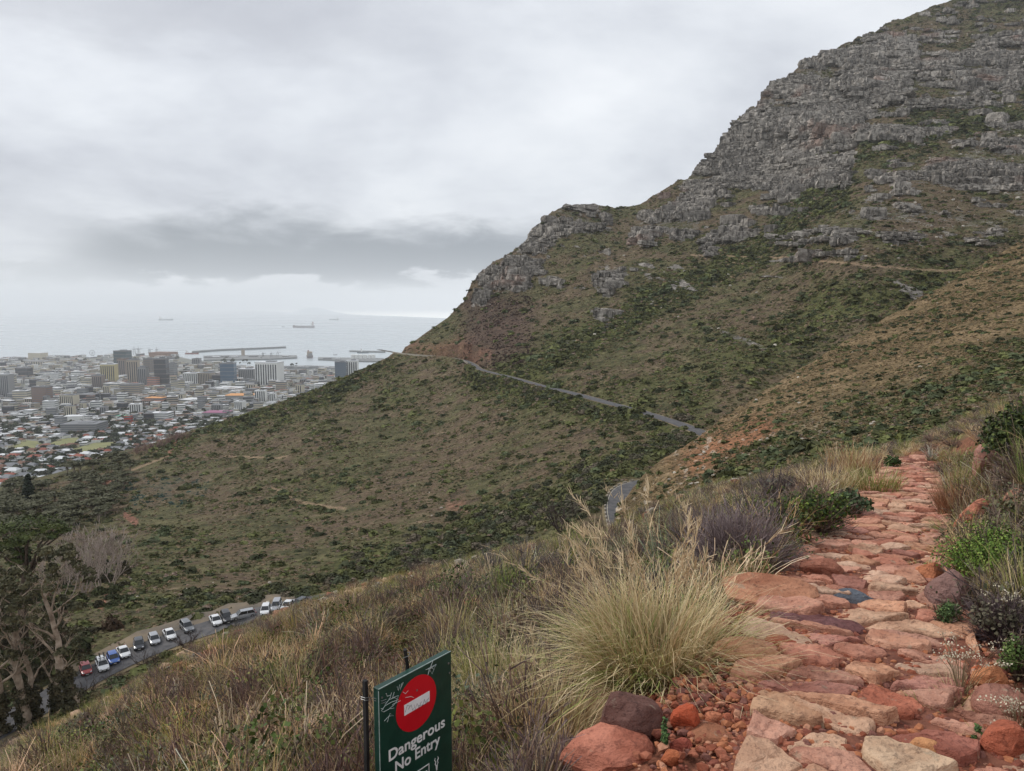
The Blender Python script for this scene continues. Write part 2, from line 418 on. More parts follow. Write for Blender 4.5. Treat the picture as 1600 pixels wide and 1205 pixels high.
    small = (fbm(X / 3.4, hz / 2.2, 17, 3) - 0.5) * 2.4
    disp += rock * (block * 0.35 + butt * 1.3 * sstep(0.5, 1, rock) + 0.5 * tier * sstep(0.3, 1, rock) + small - 2.0 * joint - 8.0 * crk)
    # stepping of the slope beds: each bed has a small ledge
    disp += (1 - rock) * far * sstep(560, 430, Vv) * ((fbm(X / 40, hz / 7, 18, 4) - 0.5) * 4)
    Dn = D - disp * np.clip(D / 900, 0.25, 1.3)
    P = at(U, Vv, Dn)
    # ---- bench for the road
    for ch in (slice(0, NV),):
        dr, pr = dist_poly(P[..., 0], P[..., 1], ROADC)
        zr = np.interp(pr, np.arange(len(ROADC)), ROADC[:, 2]) - 0.12
        lot = np.interp(pr * 7.5, [0, 20, 60, 140, 165, 400], [4, 4, 7.5, 7.5, 4, 4])
        k = 1 - sstep(lot, lot + 6.0, dr)
        P[..., 2] = P[..., 2] * (1 - k) + zr * k
    # ---- the ground folds over behind the skyline
    crest = P[0].copy(); away = crest.copy(); away[:, 2] = 0; away /= np.linalg.norm(away, axis=1)[:, None]
    back = []
    for i, (h, dn) in enumerate([(900, 620), (420, 240), (180, 82), (80, 28), (35, 8), (14, 2.2), (5, 0.4)]):
        b = crest + away * h; b[:, 2] -= dn * np.where(uu < 600, 0.55, 1.0); back.append(b)
    nb = len(back)
    allP = np.concatenate([np.array(back), P], 0)
    pad = lambda a, val=None: np.concatenate([np.repeat((a[:1] if val is None else a[:1] * 0 + val), nb, 0), a], 0).ravel()
    # ---- masks of ground cover
    gr = np.zeros_like(U)
    gv = (fbm(U / 60, Vv / 40, 101, 4) - 0.5)
    def band(pts, wd):
        d, _ = dist_poly(U + wu * 0.8, Vv + wv * 0.6, pts); return np.exp(-(d / wd) ** 2)
    gr = np.maximum(gr, band([(1300, 300), (1240, 330), (1180, 400), (1060, 450), (900, 540), (800, 580)], 30))
    gr = np.maximum(gr, band([(1360, 230), (1480, 190), (1600, 190)], 26))
    gr = np.maximum(gr, band([(250, 705), (330, 672), (400, 650), (520, 610), (600, 575)], 15) * 1.2)
    gr = np.maximum(gr, band([(740, 600), (830, 610), (960, 650), (1060, 690)], 22))
    gr = np.maximum(gr, 0.8 * band([(540, 890), (700, 850), (850, 800), (930, 740), (1050, 700)], 30))
    gr = np.maximum(gr, 0.5 * sstep(90, -40, Vv) * sstep(1300, 1500, U))
    gr = np.maximum(gr, 0.62 * band([(1080, 600), (1200, 540), (1330, 470), (1500, 430)], 55)); gr = np.maximum(gr, .4 * sstep(.5, .62, fbm(U / 55, Vv / 30, 111, 4)) * sstep(520, 620, Vv))  # the wide band turns the slope behind the spur a darker olive
    gr = np.clip(gr + gv * 0.6, 0, 1)
    rd = np.zeros_like(U)
    rd = np.maximum(rd, band([(630, 545), (700, 545), (770, 548)], 9) * 0.5)
    rd = np.maximum(rd, 0.35 * band([(1140, 690), (1180, 670), (1100, 720)], 16))
    rd = np.maximum(rd, 0.7 * band([(715, 795), (740, 790)], 9))
    for pts, wd in [([(262, 712), (275, 690)], 2.6), ([(158, 950), (168, 928)], 3.2), ([(198, 805), (212, 816)], 5.5), ([(160, 760), (176, 748)], 2.5)]:
        rd = np.maximum(rd, 1.3 * (dist_poly(U, Vv, pts)[0] < wd))
    drk = sstep(700, 740, U) * sstep(860, 800, U) * sstep(440, 480, Vv) * sstep(600, 540, Vv)
    bl = band([(205, 770), (250, 765), (290, 760)], 22) * sstep(.42, .55, fbm(U / 7, Vv / 5, 55, 3))
    trk = np.zeros_like(U)
    for pts, wd in [([(1080, 398), (1200, 402), (1330, 412), (1420, 420), (1500, 423)], 1.7), ([(425, 762), (470, 785), (500, 790), (540, 796)], 2.0), ([(350, 714), (410, 716), (450, 714)], 1.6), ([(205, 735), (262, 712)], 1.7)]:
        trk = np.maximum(trk, sstep(wd * 1.4, wd * 0.6, dist_poly(U + wv * 0.12, Vv + wu * 0.07, pts)[0]))
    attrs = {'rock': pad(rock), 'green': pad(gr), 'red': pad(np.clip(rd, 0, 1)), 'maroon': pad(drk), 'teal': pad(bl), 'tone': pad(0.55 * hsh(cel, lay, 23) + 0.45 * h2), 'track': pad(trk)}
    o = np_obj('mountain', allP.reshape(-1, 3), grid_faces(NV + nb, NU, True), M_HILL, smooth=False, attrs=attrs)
    tag(o, kind='structure')
    return dict(U=U, V=Vv, P=P, rock=rock, green=gr, red=rd, road=dr, teal=bl, maroon=drk, track=trk)

def hill_material(name, near=False):
    m, t, b = new_mat(name, 0.95, 0.12)
    o = t.obj()
    n1 = t.noise(o, 0.018, 5, 0.6); n2 = t.noise(o, 0.11, 4, 0.65); n3 = t.noise(o, 0.9 if not near else 1.6, 4, 0.7)
    base = t.ramp(n2, [(0.34, lin(76, 66, 53)), (0.47, lin(108, 92, 75)), (0.57, lin(96, 88, 65)), (0.70, lin(134, 115, 96))])
    oliv = t.ramp(n2, [(0.34, lin(66, 66, 45)), (0.5, lin(90, 87, 60)), (0.7, lin(112, 106, 76))])
    c = t.mix(t.mapr(n1, 0.46, 0.54), base, oliv)
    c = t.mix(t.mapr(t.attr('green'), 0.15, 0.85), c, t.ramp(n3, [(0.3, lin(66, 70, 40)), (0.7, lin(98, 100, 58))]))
    c = t.mix(t.math('MULTIPLY', t.attr('maroon'), 0.7), c, t.ramp(n2, [(0.3, lin(62, 48, 46)), (0.7, lin(92, 72, 66))]))
    c = t.mix(t.math('MULTIPLY', t.attr('teal'), .35), c, lin(74, 86, 74))
    c = t.mix(t.attr('red'), c, t.ramp(n3, [(0.3, lin(112, 78, 66)), (0.7, lin(152, 112, 92))]))
    c = t.mix(t.math('MULTIPLY', t.attr('track'), 0.8), c, lin(150, 128, 104))
    sp = t.math('MULTIPLY', t.mapr(n3, 0.32, 0.68, 0.6, 1.35, False), t.mapr(t.noise(o, 0.33, 3, .6), .35, .65, .72, 1.25, False))
    c = t.mix(1.0, c, t.node('ShaderNodeCombineColor', ins={0: sp, 1: sp, 2: sp}).outputs[0], 'MULTIPLY')
    # rock: bedded grey sandstone with dark upright streaks and rusty stains
    ro = t.scaled(o, (0.11, 0.11, 0.17)); r1 = t.noise(ro, 1.0, 6, 0.7); r2 = t.noise(t.scaled(o, (0.30, 0.30, 0.06)), 1.0, 5, 0.65)
    rc = t.ramp(r1, [(0.28, lin(84, 80, 76)), (0.44, lin(120, 115, 109)), (0.57, lin(148, 142, 134)), (0.75, lin(178, 171, 161))])
    rc = t.mix(t.mapr(r2, 0.47, 0.62, 0.0, 0.8), rc, lin(76, 72, 68))
    tn = t.mapr(t.attr('tone'), 0, 1, .74, 1.24, False)
    rc = t.mix(1.0, rc, t.node('ShaderNodeCombineColor', ins={0: tn, 1: tn, 2: tn}).outputs[0], 'MULTIPLY')
    rs = t.mapr(t.noise(o, 0.014, 3), 0.60, 0.72, 0.0, 0.3)
    rc = t.mix(rs, rc, lin(150, 112, 94))
    rk = t.mapr(t.math('ADD', t.attr('rock'), t.mapr(t.math('ADD', t.math('MULTIPLY', n3, .5), t.math('MULTIPLY', n2, .5)), 0.35, 0.65, -0.42, 0.42, False)), 0.40, 0.58)
    c = t.mix(rk, c, rc)
    t.set(b.inputs['Base Color'], c)
    h = t.math('ADD', t.math('MULTIPLY', n3, 1.0), t.math('MULTIPLY', r1, 2.5))
    bn = t.node('ShaderNodeBump', ins={'Strength': 0.7, 'Distance': 1.2 if not near else 0.5}); t.l.new(h, bn.inputs['Height']); t.l.new(bn.outputs[0], b.inputs['Normal'])
    return m
M_HILL = hill_material('hillside_scrub')
MT = build_mountain()

# ------------------------------------------------------------------ the nearer brown spur on the right
SP = [(960, 800), (978, 782), (990, 763), (1003, 747), (1040, 716), (1090, 684), (1130, 652), (1200, 609), (1300, 546), (1400, 486), (1500, 434), (1600, 374), (1750, 290), (2000, 180)]
SPD = TPS([(u, v, math.log(d)) for u, v, d in [(975, 785, 140), (1003, 747, 152), (1040, 716, 165), (1090, 684, 185), (1200, 609, 225), (1300, 546, 255), (1450, 460, 300), (1600, 374, 340), (2000, 180, 430),
    (1000, 850, 90), (1100, 800, 85), (1200, 800, 70), (1400, 760, 60), (1600, 720, 60), (2000, 720, 60), (1200, 700, 125), (1300, 650, 140), (1400, 600, 165), (1500, 540, 190), (1600, 500, 205), (1600, 600, 120), (2000, 450, 200), (1150, 740, 110)]], lam=2e-4)
def build_spur():
    NU, NV = 420, 260
    uu = np.linspace(962, 2000, NU)
    top = np.interp(uu, [p[0] for p in SP], [p[1] for p in SP]) + (fbm(uu / 12, uu * 0, 15, 4) - 0.5) * 7
    bot = np.interp(uu, [962, 1100, 1400, 2000], [900, 880, 860, 900])
    w = np.linspace(0, 1, NV)
    U = np.repeat(uu[None], NV, 0); Vv = top[None] + (bot - top)[None] * w[:, None]
    D = np.exp(SPD(U, Vv)); P = at(U, Vv, D)
    X, Y, Z = P[..., 0], P[..., 1], P[..., 2]
    und = (fbm(X / 25, Y / 25, 171, 4) - 0.5) * 5 + (fbm(X / 5, Y / 5, 181, 3) - 0.5) * 1.0
    edge = sstep(0.0, 0.05, w)[:, None]
    P = at(U, Vv, D - und * edge)
    crest = P[0].copy(); away = crest.copy(); away[:, 2] = 0; away /= np.linalg.norm(away, axis=1)[:, None]
    back = [crest + away * h + np.array([0, 0, -dn]) for h, dn in [(110, 75), (60, 34), (25, 10), (9, 2.4), (3, 0.4)]]
    allP = np.concatenate([np.array(back), P], 0); nb = len(back)
    pad = lambda a: np.concatenate([np.repeat(a[:1], nb, 0), a], 0).ravel()
    wu = (fbm(U / 40, Vv / 40, 121, 4) - 0.5) * 60
    d, _ = dist_poly(U + wu, Vv + wu * 0.4, [(1080, 720), (1150, 690), (1190, 668)]); rd = 0.6 * np.exp(-(d / 22) ** 2)
    d, _ = dist_poly(U + wu, Vv + wu * 0.4, [(1150, 735), (1300, 690), (1500, 610), (1640, 560)]); gr = 0.75 * np.exp(-(d / 42) ** 2)
    z = rd * 0
    rock = 0.75 * sstep(0.69, 0.73, fbm(U / 9, Vv / 5, 131, 3)) * sstep(640, 700, Vv)
    o = np_obj('hillside', allP.reshape(-1, 3), grid_faces(NV + nb, NU, True), M_SPUR, smooth=False, attrs={'rock': pad(rock), 'green': pad(gr), 'red': pad(rd)})
    tag(o, kind='structure')
    return dict(U=U, V=Vv, P=P, rock=rock, green=gr, red=rd, road=np.full(U.shape, 99.0))
def spur_material():
    m, t, b = new_mat('brown_spur', 0.95, 0.12); o = t.obj()
    n2 = t.noise(o, 0.10, 4, 0.65); n3 = t.noise(o, 0.8, 4, 0.7)
    c = t.ramp(n2, [(0.33, lin(92, 79, 57)), (0.5, lin(117, 99, 71)), (0.66, lin(132, 112, 85))])
    c = t.mix(t.attr('green'), c, t.ramp(n2, [(0.35, lin(72, 74, 54)), (0.65, lin(104, 100, 76))]))
    c = t.mix(t.attr('red'), c, lin(158, 104, 76))
    c = t.mix(t.attr('rock'), c, lin(176, 164, 148))
    sp = t.math('MULTIPLY', t.mapr(n3, 0.32, 0.68, 0.5, 1.4, False), t.mapr(t.noise(o, 0.28, 3, .6), .35, .65, .8, 1.2, False))
    c = t.mix(1.0, c, t.node('ShaderNodeCombineColor', ins={0: sp, 1: sp, 2: sp}).outputs[0], 'MULTIPLY')
    t.set(b.inputs['Base Color'], c)
    bn = t.node('ShaderNodeBump', ins={'Strength': 0.6, 'Distance': 0.5}); t.l.new(n3, bn.inputs['Height']); t.l.new(bn.outputs[0], b.inputs['Normal'])
    return m
M_SPUR = spur_material()
SPUR = build_spur()

# ------------------------------------------------------------------ the slope underfoot
def _sil_ground():
    """slope of the ground in each direction, from where the slope underfoot folds out of sight"""
    az = []; g = []
    for u, v, cc in [(-500, 1290, .0008), (-150, 1235, .00095), (0, 1172, .001), (150, 1108, .00105), (300, 1016, .0011), (480, 946, .0011), (700, 890, .00115), (850, 854, .00115), (940, 838, .00115), (1010, 806, .0012), (1100, 772, .0012)]:
        d = ray(u, v); az.append(math.degrees(math.atan2(d[0], d[1]))); g.append(-d[2] / math.hypot(d[0], d[1]) - 2 * math.sqrt(1.6 * cc))
    return az, g
_a, _g = _sil_ground()
GA = [-180, -100] + _a + [28, 35, 50, 75, 90, 180]
GG = [0.2, _g[0]] + _g + [0.087, 0.05, -0.05, -0.08, -0.05, 0.2]
EX, EY = math.sin(math.radians(27.9)), math.cos(math.radians(27.9))
def path_ts(x, y): return x * EX + y * EY, x * EY - y * EX
def ground_z(x, y):
    x = np.asarray(x, float); y = np.asarray(y, float)
    r = np.hypot(x, y); az = np.degrees(np.arctan2(x, y))
    g = np.interp(az, GA, GG); c = np.interp(az, [-30, 0, 28, 60], [0.00105, 0.00115, 0.0012, 0.0012])
    z = -(g * r + c * r * r)
    t, s = path_ts(x, y)
    b = np.maximum(0, s - 0.75) * sstep(-1, 2.5, t)
    z = z + 0.42 * b / (1 + 0.10 * b)
    # the path is a level bench
    k = sstep(1.6, 0.75, np.abs(s)) * sstep(21, 18, t) * sstep(-2, 0.5, t)
    zc = -(0.087 * np.abs(t) + 0.0012 * t * t)
    z = z * (1 - k) + (zc + 0.03 * s) * k
    w = (1 - k) * sstep(0.5, 3, r)
    z = z + w * ((fbm(x / 1.7, y / 1.7, 201, 3) - 0.5) * 0.28 + (fbm(x / 9, y / 9, 211, 2) - 0.5) * 0.5 * sstep(4, 16, r))
    return z
def ground_at(u, v, rmax=120.0):
    d = ray(u, v); tt = np.exp(np.linspace(math.log(0.6), math.log(rmax), 1500))
    p = EYEV + d[None, :] * tt[:, None]
    below = p[:, 2] < ground_z(p[:, 0], p[:, 1])
    i = int(np.argmax(below)) if below.any() else len(tt) - 1
    q = p[i]; return np.array([q[0], q[1], float(ground_z(q[0], q[1]))]), float(tt[i])
def build_ground():
    azs = np.radians(np.linspace(-78, 72, 460)); rr = np.exp(np.linspace(math.log(0.25), math.log(1.0), 340))
    rr = 0.25 * (np.exp(np.linspace(0, 1, 380) * math.log(112 / 0.25)))
    A, R = np.meshgrid(azs, rr)
    rm = np.interp(np.degrees(azs), [-78, -30, -14, 3, 12, 30, 72], [100, 100, 112, 112, 80, 52, 50])
    R = R * (rm / 112)[None, :] ** sstep(0, 1, np.linspace(0, 1, len(rr)))[:, None]
    X = R * np.sin(A); Y = R * np.cos(A); Z = ground_z(X, Y)
    n = fbm(X / 2.3, Y / 2.3, 301, 4)
    red = sstep(0.60, 0.70, n) * 0.8
    uu, vv, _ = uv_of(np.stack([X, Y, Z], -1))
    for pts, wd in [([(540, 1075), (600, 1050), (650, 1030)], 22), ([(700, 985), (735, 965)], 14), ([(380, 1010), (250, 1060)], 26), ([(380, 990), (300, 1020)], 22)]:
        red = np.maximum(red, np.exp(-(dist_poly(uu, vv, pts)[0] / wd) ** 2))
    t, s = path_ts(X, Y)
    pth = sstep(1.9, 1.0, np.abs(s + 0.2)) * sstep(24, 20, t)
    red = np.maximum(red, pth)
    o = np_obj('ground', np.stack([X, Y, Z], -1).reshape(-1, 3), grid_faces(*X.shape, True), M_GROUND, smooth=True, attrs={'red': red.ravel()})
    tag(o, kind='structure')
def ground_material():
    m, t, b = new_mat('slope_soil', 0.95, 0.15); o = t.obj()
    n2 = t.noise(o, 0.9, 5, 0.65); n3 = t.noise(o, 14.0, 5, 0.7)
    c = t.ramp(n2, [(0.3, lin(92, 76, 54)), (0.48, lin(122, 100, 74)), (0.6, lin(112, 104, 68)), (0.72, lin(148, 124, 92))])
    c = t.mix(t.attr('red'), c, t.ramp(n3, [(0.3, lin(104, 66, 52)), (0.55, lin(142, 92, 72)), (0.75, lin(170, 120, 98))]))
    sp = t.mapr(n3, 0.3, 0.72, 0.6, 1.2, False)
    c = t.mix(1.0, c, t.node('ShaderNodeCombineColor', ins={0: sp, 1: sp, 2: sp}).outputs[0], 'MULTIPLY')
    t.set(b.inputs['Base Color'], c)
    bn = t.node('ShaderNodeBump', ins={'Strength': 0.8, 'Distance': 0.03}); t.l.new(n3, bn.inputs['Height']); t.l.new(bn.outputs[0], b.inputs['Normal'])
    return m
M_GROUND = ground_material()
build_ground()

# ------------------------------------------------------------------ sea, far shore, city plain
SEA = -320.0
def build_sea():
    far = [at(u, v, depth_for_z(u, v, SEA)) for u, v in [(-900, 473 + 9), (-300, 482.5), (200, 482.5), (352, 484.0), (520, 490.5), (690, 497.0), (820, 502), (1600, 502)]]
    near = [np.array([p[0] * 2200 / p[1], 2200.0, SEA]) for p in far]
    V = []; rows = 60
    for k in np.linspace(0, 1, rows) ** 2.2:
        for a, b in zip(near, far): V.append(a * (1 - k) + b * k)
    o = np_obj('sea', V, grid_faces(rows, len(far)), M_SEA); tag(o, kind='structure')
def sea_material():
    m, t, b = new_mat('sea_water', 0.22, 0.5); o = t.obj()
    n = t.noise(t.scaled(o, (0.0006, 0.0025, 1)), 1.0, 5, 0.6); n2 = t.noise(t.scaled(o, (0.004, 0.012, 1)), 1.0, 4, 0.6)
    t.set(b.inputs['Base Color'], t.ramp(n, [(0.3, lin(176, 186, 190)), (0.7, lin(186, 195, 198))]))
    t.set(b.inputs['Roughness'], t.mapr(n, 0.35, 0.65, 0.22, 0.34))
    bn = t.node('ShaderNodeBump', ins={'Strength': 0.06, 'Distance': 3.0}); t.l.new(n2, bn.inputs['Height']); t.l.new(bn.outputs[0], b.inputs['Normal'])
    return m
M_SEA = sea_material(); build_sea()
CR = [500, 900, 1500, 2500, 3500, 4600, 5400]; CZ = [-178, -205, -250, -291, -311, -317.2, -317.6]
def city_z(r): return np.interp(r, CR, CZ)
_cr = np.linspace(500, 5400, 4000); _ct = (EYE - city_z(_cr)) / _cr
def city_at(u, v):
    d = ray(u, v); h = math.hypot(d[0], d[1]); T = -d[2] / h
    r = float(np.interp(-T, -_ct, _cr))
    return np.array([d[0] / h * r, d[1] / h * r, float(city_z(r))])
def build_city_ground():
    us = np.linspace(-320, 760, 220)
    shore_v = np.interp(us, [-320, 240, 275, 300, 345, 352, 430, 470, 520, 600, 760], [555.0, 555, 556.5, 562, 566, 573.5, 575.5, 576.5, 577.5, 577, 576]) + (fbm(us / 14, us * 0, 401, 3) - 0.5) * 1.2
    V = []; rr = np.linspace(0, 1, 70)
    for u, sv in zip(us, shore_v):
        e = city_at(u, sv); r1 = math.hypot(e[0], e[1]); d = e[:2] / r1
        for k in rr:
            r = 520 + (r1 - 520) * k; V.append((d[0] * r, d[1] * r, float(city_z(r))))
        V.append((d[0] * (r1 + 3), d[1] * (r1 + 3), SEA - 1))
    o = np_obj('city_ground', V, grid_faces(len(us), 71, True), mottled('city_ground', lin(92, 96, 88), lin(136, 136, 130), 0.02, detail=6)); tag(o, kind='structure')
build_city_ground()

def build_haze():
    me = bpy.data.meshes.new('haze'); bm = bmesh.new(); bmesh.ops.create_cube(bm, size=1.0)
    for v in bm.verts:
        v.co = Vector((v.co.x * 150000, v.co.y * 90000 + 35000, v.co.z))
        v.co.z = -325.0 if v.co.z < 0 else 1000.0
    bm.to_mesh(me); bm.free()
    m = bpy.data.materials.new('haze'); m.use_nodes = True; t = NT(m.node_tree); t.n.clear()
    out = t.node('ShaderNodeOutputMaterial'); pv = t.node('ShaderNodeVolumePrincipled')
    pv.inputs['Color'].default_value = (0.95, 0.97, 0.99, 1); pv.inputs['Density'].default_value = 5.0e-5; pv.inputs['Anisotropy'].default_value = 0.1
    t.l.new(pv.outputs[0], out.inputs['Volume'])
    me.materials.append(m); o = link(bpy.data.objects.new('haze', me)); tag(o, kind='stuff')
build_haze()
# ------------------------------------------------------------------ road and parked cars
def strip(name, line, w0, w1, lift, mat, parent=None, extra=None):
    P = np.array(line); T = np.gradient(P[:, :2], axis=0); T /= np.linalg.norm(T, axis=1)[:, None] + 1e-9
    N = np.stack([T[:, 1], -T[:, 0]], -1)
    ks = np.linspace(0, 1, 5); V = []
    for i, p in enumerate(P):
        a = w0[i] if hasattr(w0, '__len__') else w0; b = w1[i] if hasattr(w1, '__len__') else w1
        for k in ks:
            o = a + (b - a) * k
            V.append((p[0] + N[i, 0] * o, p[1] + N[i, 1] * o, p[2] + lift))
    return np_obj(name, V, grid_faces(len(P), len(ks)), mat, parent)
M_ASPH = mottled('asphalt', lin(74, 74, 77), lin(104, 102, 102), 0.9, 0.92, 0.3)
M_VERGE = mottled('dusty_verge', lin(98, 90, 66), lin(142, 126, 98), 0.35, 0.95, 0.3)
M_LINE = mottled('faded_line_paint', lin(168, 160, 140), lin(196, 190, 175), 2.0, 0.8)
M_STONEWALL = mottled('kerb_stone', lin(128, 120, 108), lin(176, 168, 154), 1.5, 0.9, 0.4)
M_BAY = mottled('dusty_tarmac', lin(84, 82, 80), lin(138, 122, 100), 0.16, 0.95, 0.3, detail=6)
ri = np.arange(len(ROAD)); wl = np.full(len(ROAD), -3.0); wr = np.full(len(ROAD), 3.0); _nar = np.clip((ri - 150) / 20, 0, 1) * .7; wl += _nar; wr -= _nar
rd = strip('road', ROAD, wl, wr, 0.16, M_ASPH); tag(rd, kind='structure')
vg = strip('road_verge', ROAD, wl - 0.9, wr + 0.9, 0.06, M_VERGE); tag(vg, kind='structure')
_ru, _rv, _rdp = uv_of(ROAD)
sel = (_ru > 90) & (_ru < 480) & (ri < 130)
# gravel parking bay on the far side of the road
bay = ROAD[np.where(sel)[0]]
nb_ = np.linspace(0, 1, len(bay)); pb = strip('parking_bay', bay, -3.0 - 4.6 * np.clip(np.minimum(nb_, 1 - nb_) * 9, 0, 1) - .8 * np.sin(nb_ * 40), np.full(len(bay), -3.0), 0.155, M_BAY) if True else None
tag(pb, kind='structure')
ii = np.where((_ru > 925) & (_ru < 1010) & (_rv > 740) & (ri < 170))[0]
wallb = strip('road_edge_line', ROAD[ii], -2.75, -2.62, 0.17, M_LINE); tag(wallb, kind='structure')
def kerb_stones():
    mb = MB(); s = MB().box((0, 0, 0), (0.9, 0.32, 0.4)).mesh('kerb_stone', M_STONEWALL)
    root = empty('roadside_kerb', tuple(ROAD[ii[0]]), 0, 'row of pale stones edging the road bend below the spur', 'kerb')
    for j in ii[::1]:
        d = ROAD[min(j + 1, len(ROAD) - 1)] - ROAD[j]; n = np.array([d[1], -d[0]]) / (np.hypot(d[0], d[1]) + 1e-9)
        o = link(bpy.data.objects.new('stone', s), root)
        o.location = Vector(ROAD[j]) + Vector((-n[0] * 3.2, -n[1] * 3.2, 0.25)) - root.location
        o.rotation_euler = (0, 0, math.atan2(d[1], d[0]) + random.uniform(-.1, .1)); o.scale = (1.5, 1, random.uniform(.8, 1.2))
kerb_stones()

def parapet():
    """low stone wall on the outer edge of the road where it rounds the nose"""
    k = np.where((_ru > 618) & (_ru < 738) & (_rdp > 480))[0]; P = ROAD[k]; T = np.gradient(P[:, :2], axis=0); T /= np.linalg.norm(T, axis=1)[:, None]
    tc = -P[:, :2] / np.linalg.norm(P[:, :2], axis=1)[:, None]; N = np.stack([T[:, 1], -T[:, 0]], -1); N *= np.sign((N * tc).sum(1))[:, None]
    V = []; 
    for p, n in zip(P, N):
        h = 1.1 + .5 * float(vnoise(p[0] / 9, p[1] / 9, 3))
        for o, z in ((3.7, -2.2), (3.5, h), (3.0, h), (3.0, -.2)): V.append((p[0] + n[0] * o, p[1] + n[1] * o, p[2] + z))
    o = np_obj('parapet_wall', V, grid_faces(len(P), 4), M_STONEWALL); tag(o, 'pale stone wall along the road edge where it rounds the mountain nose', 'wall')
parapet()
M_GLASS, _t, _b = new_mat('car_glass', 0.08, 0.6); _b.inputs['Base Color'].default_value = (0.015, 0.018, 0.022, 1)
M_TYRE = mottled('tyre_rubber', (0.012, 0.012, 0.012, 1), (0.02, 0.02, 0.02, 1), 8)
M_RIM, _t, _b = new_mat('wheel_rim', 0.35, 0.5); _b.inputs['Base Color'].default_value = (0.42, 0.42, 0.43, 1); _b.inputs['Metallic'].default_value = 0.8
M_LAMP, _t, _b = new_mat('headlight_glass', 0.12, 0.6); _b.inputs['Base Color'].default_value = (0.62, 0.64, 0.66, 1)
M_TAIL, _t, _b = new_mat('tail_light', 0.2, 0.5); _b.inputs['Base Color'].default_value = (0.35, 0.01, 0.01, 1)
M_TRIM, _t, _b = new_mat('black_trim', 0.6, 0.4); _b.inputs['Base Color'].default_value = (0.02, 0.02, 0.02, 1)
M_PLATE, _t, _b = new_mat('number_plate', 0.5, 0.4); _b.inputs['Base Color'].default_value = (0.7, 0.7, 0.66, 1)
def paint(name, c, metal=0.0):
    m, t, b = new_mat(name, 0.3, 0.5); b.inputs['Base Color'].default_value = c; b.inputs['Metallic'].default_value = metal
    b.inputs['Coat Weight'].default_value = 0.5; b.inputs['Coat Roughness'].default_value = 0.08
    return m
def loft(mb, rings):
    n = len(rings[0]); vs = [p for r in rings for p in r]; fs = []
    for i in range(len(rings) - 1):
        for k in range(n):
            fs.append((i * n + k, i * n + (k + 1) % n, (i + 1) * n + (k + 1) % n, (i + 1) * n + k))
    fs.append(tuple(range(n))[::-1]); fs.append(tuple((len(rings) - 1) * n + k for k in range(n)))
    return mb.add(vs, fs)
def car_meshes(kind):
    H = {'hatch': 1.50, 'sedan': 1.45, 'suv': 1.68, 'estate': 1.52}[kind]; L = {'hatch': 3.9, 'sedan': 4.4, 'suv': 4.4, 'estate': 4.6}[kind]
    h = L / 2; gr = 0.24 if kind == 'suv' else 0.18; belt = 0.62 * H
    st = [(-h, .70, .42, .62), (-h + .12, .80, gr + .08, belt - .06), (-h + .6, .86, gr, belt), (-0.4, .88, gr, belt + .01), (.75, .88, gr, belt - .02), (h - .75, .86, gr, belt - .10), (h - .2, .80, gr + .06, belt - .22), (h, .66, .38, belt - .36)]
    body = MB(); rings = []
    for x, w, zb, zt in st:
        zm = (zb + zt) / 2
        rings.append([(x, -w * .93, zb), (x, w * .93, zb), (x, w, zm - .05), (x, w * .97, zt - .05), (x, w * .80, zt), (x, -w * .80, zt), (x, -w * .97, zt - .05), (x, -w, zm - .05)])
    loft(body, rings)
    rb = {'hatch': (-h + .12, -h + .55, .35, 1.05), 'suv': (-h + .15, -h + .5, .4, 1.05), 'estate': (-h + .12, -h + .5, .4, 1.15), 'sedan': (-h + .75, -h + 1.45, .35, 1.1)}[kind]
    glass = MB(); b0 = belt - .04
    loft(glass, [[(rb[0], -.74, b0), (rb[0], .74, b0), (rb[0] + .02, .70, b0 + .03), (rb[0] + .02, -.70, b0 + .03)],
                 [(rb[0] + .02, -.78, b0), (rb[0] + .02, .78, b0), (rb[1], .60, H - .06), (rb[1], -.60, H - .06)],
                 [(rb[2], -.80, b0), (rb[2], .80, b0), (rb[2], .62, H - .04), (rb[2], -.62, H - .04)],
                 [(rb[3], -.78, b0), (rb[3], .78, b0), (rb[3] - .04, .74, b0 + .05), (rb[3] - .04, -.74, b0 + .05)]])
    roof = MB()
    loft(roof, [[(rb[1] - .05, -.60, H - .075), (rb[1] - .05, .60, H - .075), (rb[1] - .02, .52, H - .03), (rb[1] - .02, -.52, H - .03)],
                [((rb[1] + rb[2]) / 2, -.65, H - .05), ((rb[1] + rb[2]) / 2, .65, H - .05), ((rb[1] + rb[2]) / 2, .55, H), ((rb[1] + rb[2]) / 2, -.55, H)],
                [(rb[2] + .06, -.63, H - .07), (rb[2] + .06, .63, H - .07), (rb[2] + .02, .54, H - .02), (rb[2] + .02, -.54, H - .02)]])
    pil = []
    for s in (-1, 1):
        pil.append(MB().tube([(rb[3] + .02, s * .775, b0), (rb[2] + .03, s * .63, H - .05)], .035, 5))
        pil.append(MB().tube([(rb[0] + .02, s * .775, b0), (rb[1], s * .61, H - .06)], .05, 5))
        pil.append(MB().tube([(.0 + (rb[2] + rb[1]) / 2, s * .80, b0), ((rb[2] + rb[1]) / 2, s * .64, H - .05)], .035, 5))
    return dict(body=body, glass=glass, roof=roof, pil=pil, L=L, belt=belt)
